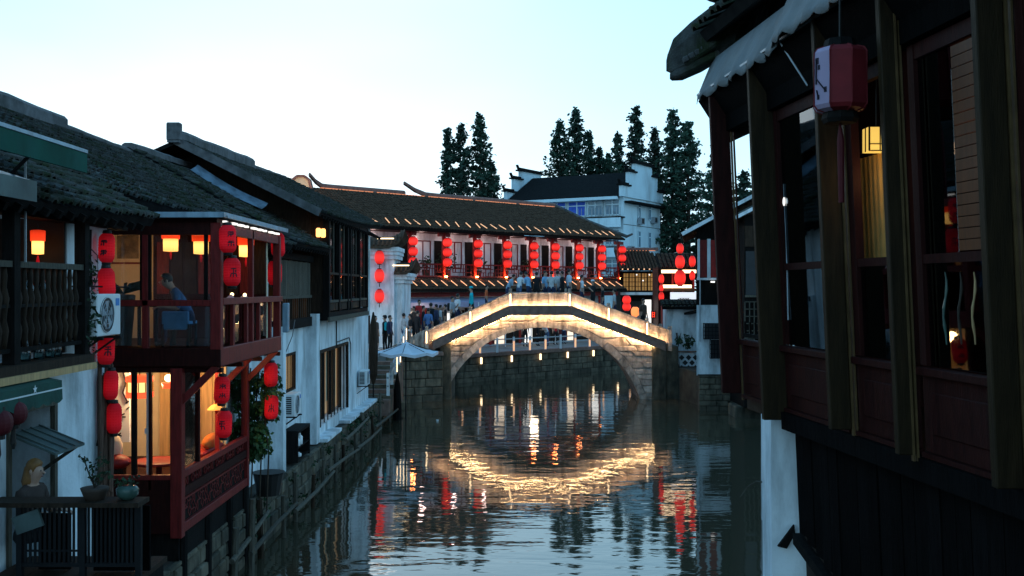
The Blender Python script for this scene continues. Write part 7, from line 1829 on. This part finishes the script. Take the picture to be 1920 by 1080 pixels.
person(on_deck(1091, 53.6), PI * 0.55, 'person in white with a red print starting down the right side of the bridge', white_c, navy, pose='walk', h=1.68, seed=9, bag=orange_c)
person(on_deck(1112, 53.6), -PI * 0.4, 'person in black with a white cap on the right slope of the bridge', blk, blk, pose='phone', h=1.64, seed=10, hat=white_c)
person(on_deck(1152, 53.7), -PI * 0.55, 'person in a pale shirt lower on the right slope of the bridge', grey_c, navy, pose='walk', h=1.6, seed=11)
person(on_deck(1206, 53.9), PI * 0.2, 'person in dark clothes at the foot of the right slope by the white light', brown_c, blk, h=1.66, seed=12)
person(on_deck(884, 53.7), -PI * 0.45, 'person in a cyan hooded raincoat climbing the left slope of the bridge', cyan, blk, pose='walk', h=1.72, seed=13, sleeves='long', hat=cyan, skirt=True)
person(on_deck(848, 53.8), PI * 0.4, 'person with white sleeves and dark vest on the left slope below the cyan coat', cloth('white_dark_vest', (0.35, 0.36, 0.4)), blk, pose='phone', h=1.68, seed=14, bag=blk)
person(on_deck(912, 55.0), PI * 0.5, 'person in orange at the far parapet of the left slope', orange_c, navy, h=1.5, seed=15)
# on the plaza
def on_plaza(px, y, z=2.45): return V((px - 960) / FOC * y, y, z)
person(on_plaza(803, 55.2, 2.75), PI * 0.9, 'person in a denim blue shirt with back to us at the stair foot', dblue, navy, h=1.68, seed=20)
person(on_plaza(783, 55.0, 2.6), PI * 0.7, 'person in black in front of the red figure at the stair foot', blk, blk, h=1.70, seed=21, sleeves='long')
person(on_plaza(786, 57.5, 3.1), PI * 0.1, 'person in a red coat standing in the middle of the plaza crowd', redc, redc, h=1.75, seed=22, sleeves='long', skirt=True)
person(on_plaza(808, 57.0, 2.9), PI * 1.1, 'tall person in black behind the denim blue shirt', blk, blk, h=1.78, seed=23, sleeves='long')
person(on_plaza(769, 55.6), -PI * 0.4, 'person in dark top and white trousers at the left of the plaza crowd', blk, white_c, h=1.66, seed=24)
person(on_plaza(826, 57.8, 2.9), PI * 0.5, 'person in white before the lit shop behind the stair', white_c, jeans, h=1.66, seed=25)
person(on_plaza(835, 57.2, 3.0), -PI * 0.5, 'person in black beside the one in white before the lit shop', blk, blk, h=1.62, seed=26)
person(on_plaza(731, 51.5), PI * 0.4, 'person in dark clothes with a cyan scarf behind the grey parasol', navy, blk, h=1.70, seed=27, sleeves='long', bag=cyan)
person(on_plaza(722, 51.8), -PI * 0.6, 'person in black with a cap left of the cyan scarf', blk, blk, h=1.68, seed=28, hat=blk, sleeves='long')
person(on_plaza(703, 50.5, 2.45), PI * 0.3, 'person in a dark long cloak at the corner of the white house', brown_c, brown_c, h=1.7, seed=29, skirt=True, long_hair=True)
person(on_plaza(757, 56.4), PI * 0.8, 'person in a pale grey shirt at the left edge of the plaza crowd', grey_c, jeans, h=1.68, seed=50)
person(on_plaza(776, 57.0, 2.8), -PI * 0.3, 'person in brown between the black clothes and the red coat', brown_c, blk, h=1.70, seed=51, sleeves='long')
person(on_plaza(794, 56.6, 2.8), PI * 0.5, 'person in black behind the denim blue shirt, right of the red coat', blk, navy, h=1.74, seed=52, sleeves='long')
person(on_plaza(818, 56.2, 2.9), -PI * 0.6, 'person in dark clothes right of the denim blue shirt', navy, blk, h=1.72, seed=53, sleeves='long')
person(on_deck(858, 54.4), PI * 0.7, 'person in a white shirt behind the dark vest on the left slope', white_c, navy, h=1.70, seed=54)
person(on_deck(1022, 54.6), PI * 0.3, 'dark haired person at the far parapet of the bridge crown', lblue, navy, h=1.66, seed=55)
person(on_deck(1130, 54.6), -PI * 0.5, 'person in dark clothes by the far parapet of the right slope', blk, navy, h=1.62, seed=56)
# behind the far railing, seen through the arch
def on_bank(px, y): return V((px - 960) / FOC * y, y, 1.65)
person(on_bank(985, 70.5), PI * 0.9, 'dark clothed person seen under the arch, leftmost by the far railing', blk, blk, h=1.66, seed=30)
person(on_bank(1008, 71.5), PI * 0.4, 'person in black under the arch left of the pale shirt', blk, blk, h=1.6, seed=31, sleeves='long')
person(on_bank(1026, 71.0), -PI * 0.3, 'person in a pale shirt bending at the far railing under the arch', white_c, jeans, pose='rail', lean=0.5, h=1.66, seed=32)
person(on_bank(1041, 73.0), PI * 0.2, 'person in red seen under the arch beside the pale shirt', redc, blk, h=1.64, seed=33)
person(on_bank(1057, 74.0), PI * 0.8, 'person in blue at the right of the group under the arch', lblue, navy, pose='rail', lean=0.3, h=1.64, seed=34)
# the diner and the woman on the terrace
person(V(-5.62, 17.95, ZF1), PI * 0.62 + PI, 'diner in a blue shirt leaning forward over the table in the upper room', shirtblue, navy, pose='sit', lean=0.55, h=1.70, seed=40, detail=True)
person(V(-5.55, 11.7, 2.44), PI * 0.42, 'woman with long fair hair sitting behind the terrace counter at lower left', cloth('dark_dress', (0.05, 0.035, 0.03)), blk, hair=hair_b, pose='sit', lean=0.15, h=1.6, seed=41, long_hair=True, detail=True)
finish_people()
# small lamps and signs around the foot of the bridge
for k, (px, py, y, hh, lb) in enumerate(((1175, 562, 61, .5, 'upper of two round red lanterns above the right slope of the bridge'), (1175, 575, 61, .5, 'lower of two round red lanterns above the right slope of the bridge'))):
    o = round_lantern('red_lantern', hh * 0.5, hh, lan_far, lb, 'red lanterns at the bridge foot', tassel=False); o.location = P(px, py, y)
ls = thing('lit_column', 'glowing white shop front panel at the right foot of the bridge', 'light', P(1214, 600, 60.5))
B(P(1206, 0, 60.5).x, P(1221, 0, 60.5).x, 60.5, 60.6, P(0, 612, 60.5).z, P(0, 562, 60.5).z).build('light_panel', lit_white, ls); B(P(1238, 0, 60.5).x, P(1249, 0, 60.5).x, 60.5, 60.6, 1.7, P(0, 580, 60.5).z).build('light_panel', lit_white, ls)
sg = thing('led_sign', 'small red glowing sign at the right foot of the bridge', 'sign', P(1229, 590, 60))
B(P(1221, 0, 60).x, P(1238, 0, 60).x, 60.02, 60.1, P(0, 597, 60).z, P(0, 583, 60).z).build('sign_box', acdark, sg)
mb = MB()
for i in range(4):
    x0 = P(1222.5 + i * 4, 0, 60).x
    mb.box(x0, x0 + .03, 60, 60.015, P(0, 595, 60).z, P(0, 585, 60).z)
    for q_ in (586, 590, 594): mb.box(x0, x0 + .09, 59.99, 60.005, P(0, q_ + .7, 60).z, P(0, q_ - .7, 60).z)
mb.build('lettering', led_red, sg)
o = round_lantern('orange_lamp', 0.25, 0.6, emit('orange_glow', (1, 0.28, 0.08), 1.3), 'orange glowing lamp just above the right parapet of the bridge', None, False); o.location = P(1191, 585, 60); o['category'] = 'lamp'
# floating scraps
for k, (px, py) in enumerate(((1130, 800), (820, 789))):
    y = 5.68 * FOC / (py - 540); c = P(px, py, y)
    tag(MB().lathe([(0.05, 0.0), (0.06, 0.07), (0.05, 0.07)], 8, (c.x, c.y, 0.0)).build('floating_cup', acwhite, None), ['white cup floating on the dark water right of the middle', 'white scrap floating on the dark water at left of the arch reflection'][k], 'litter')
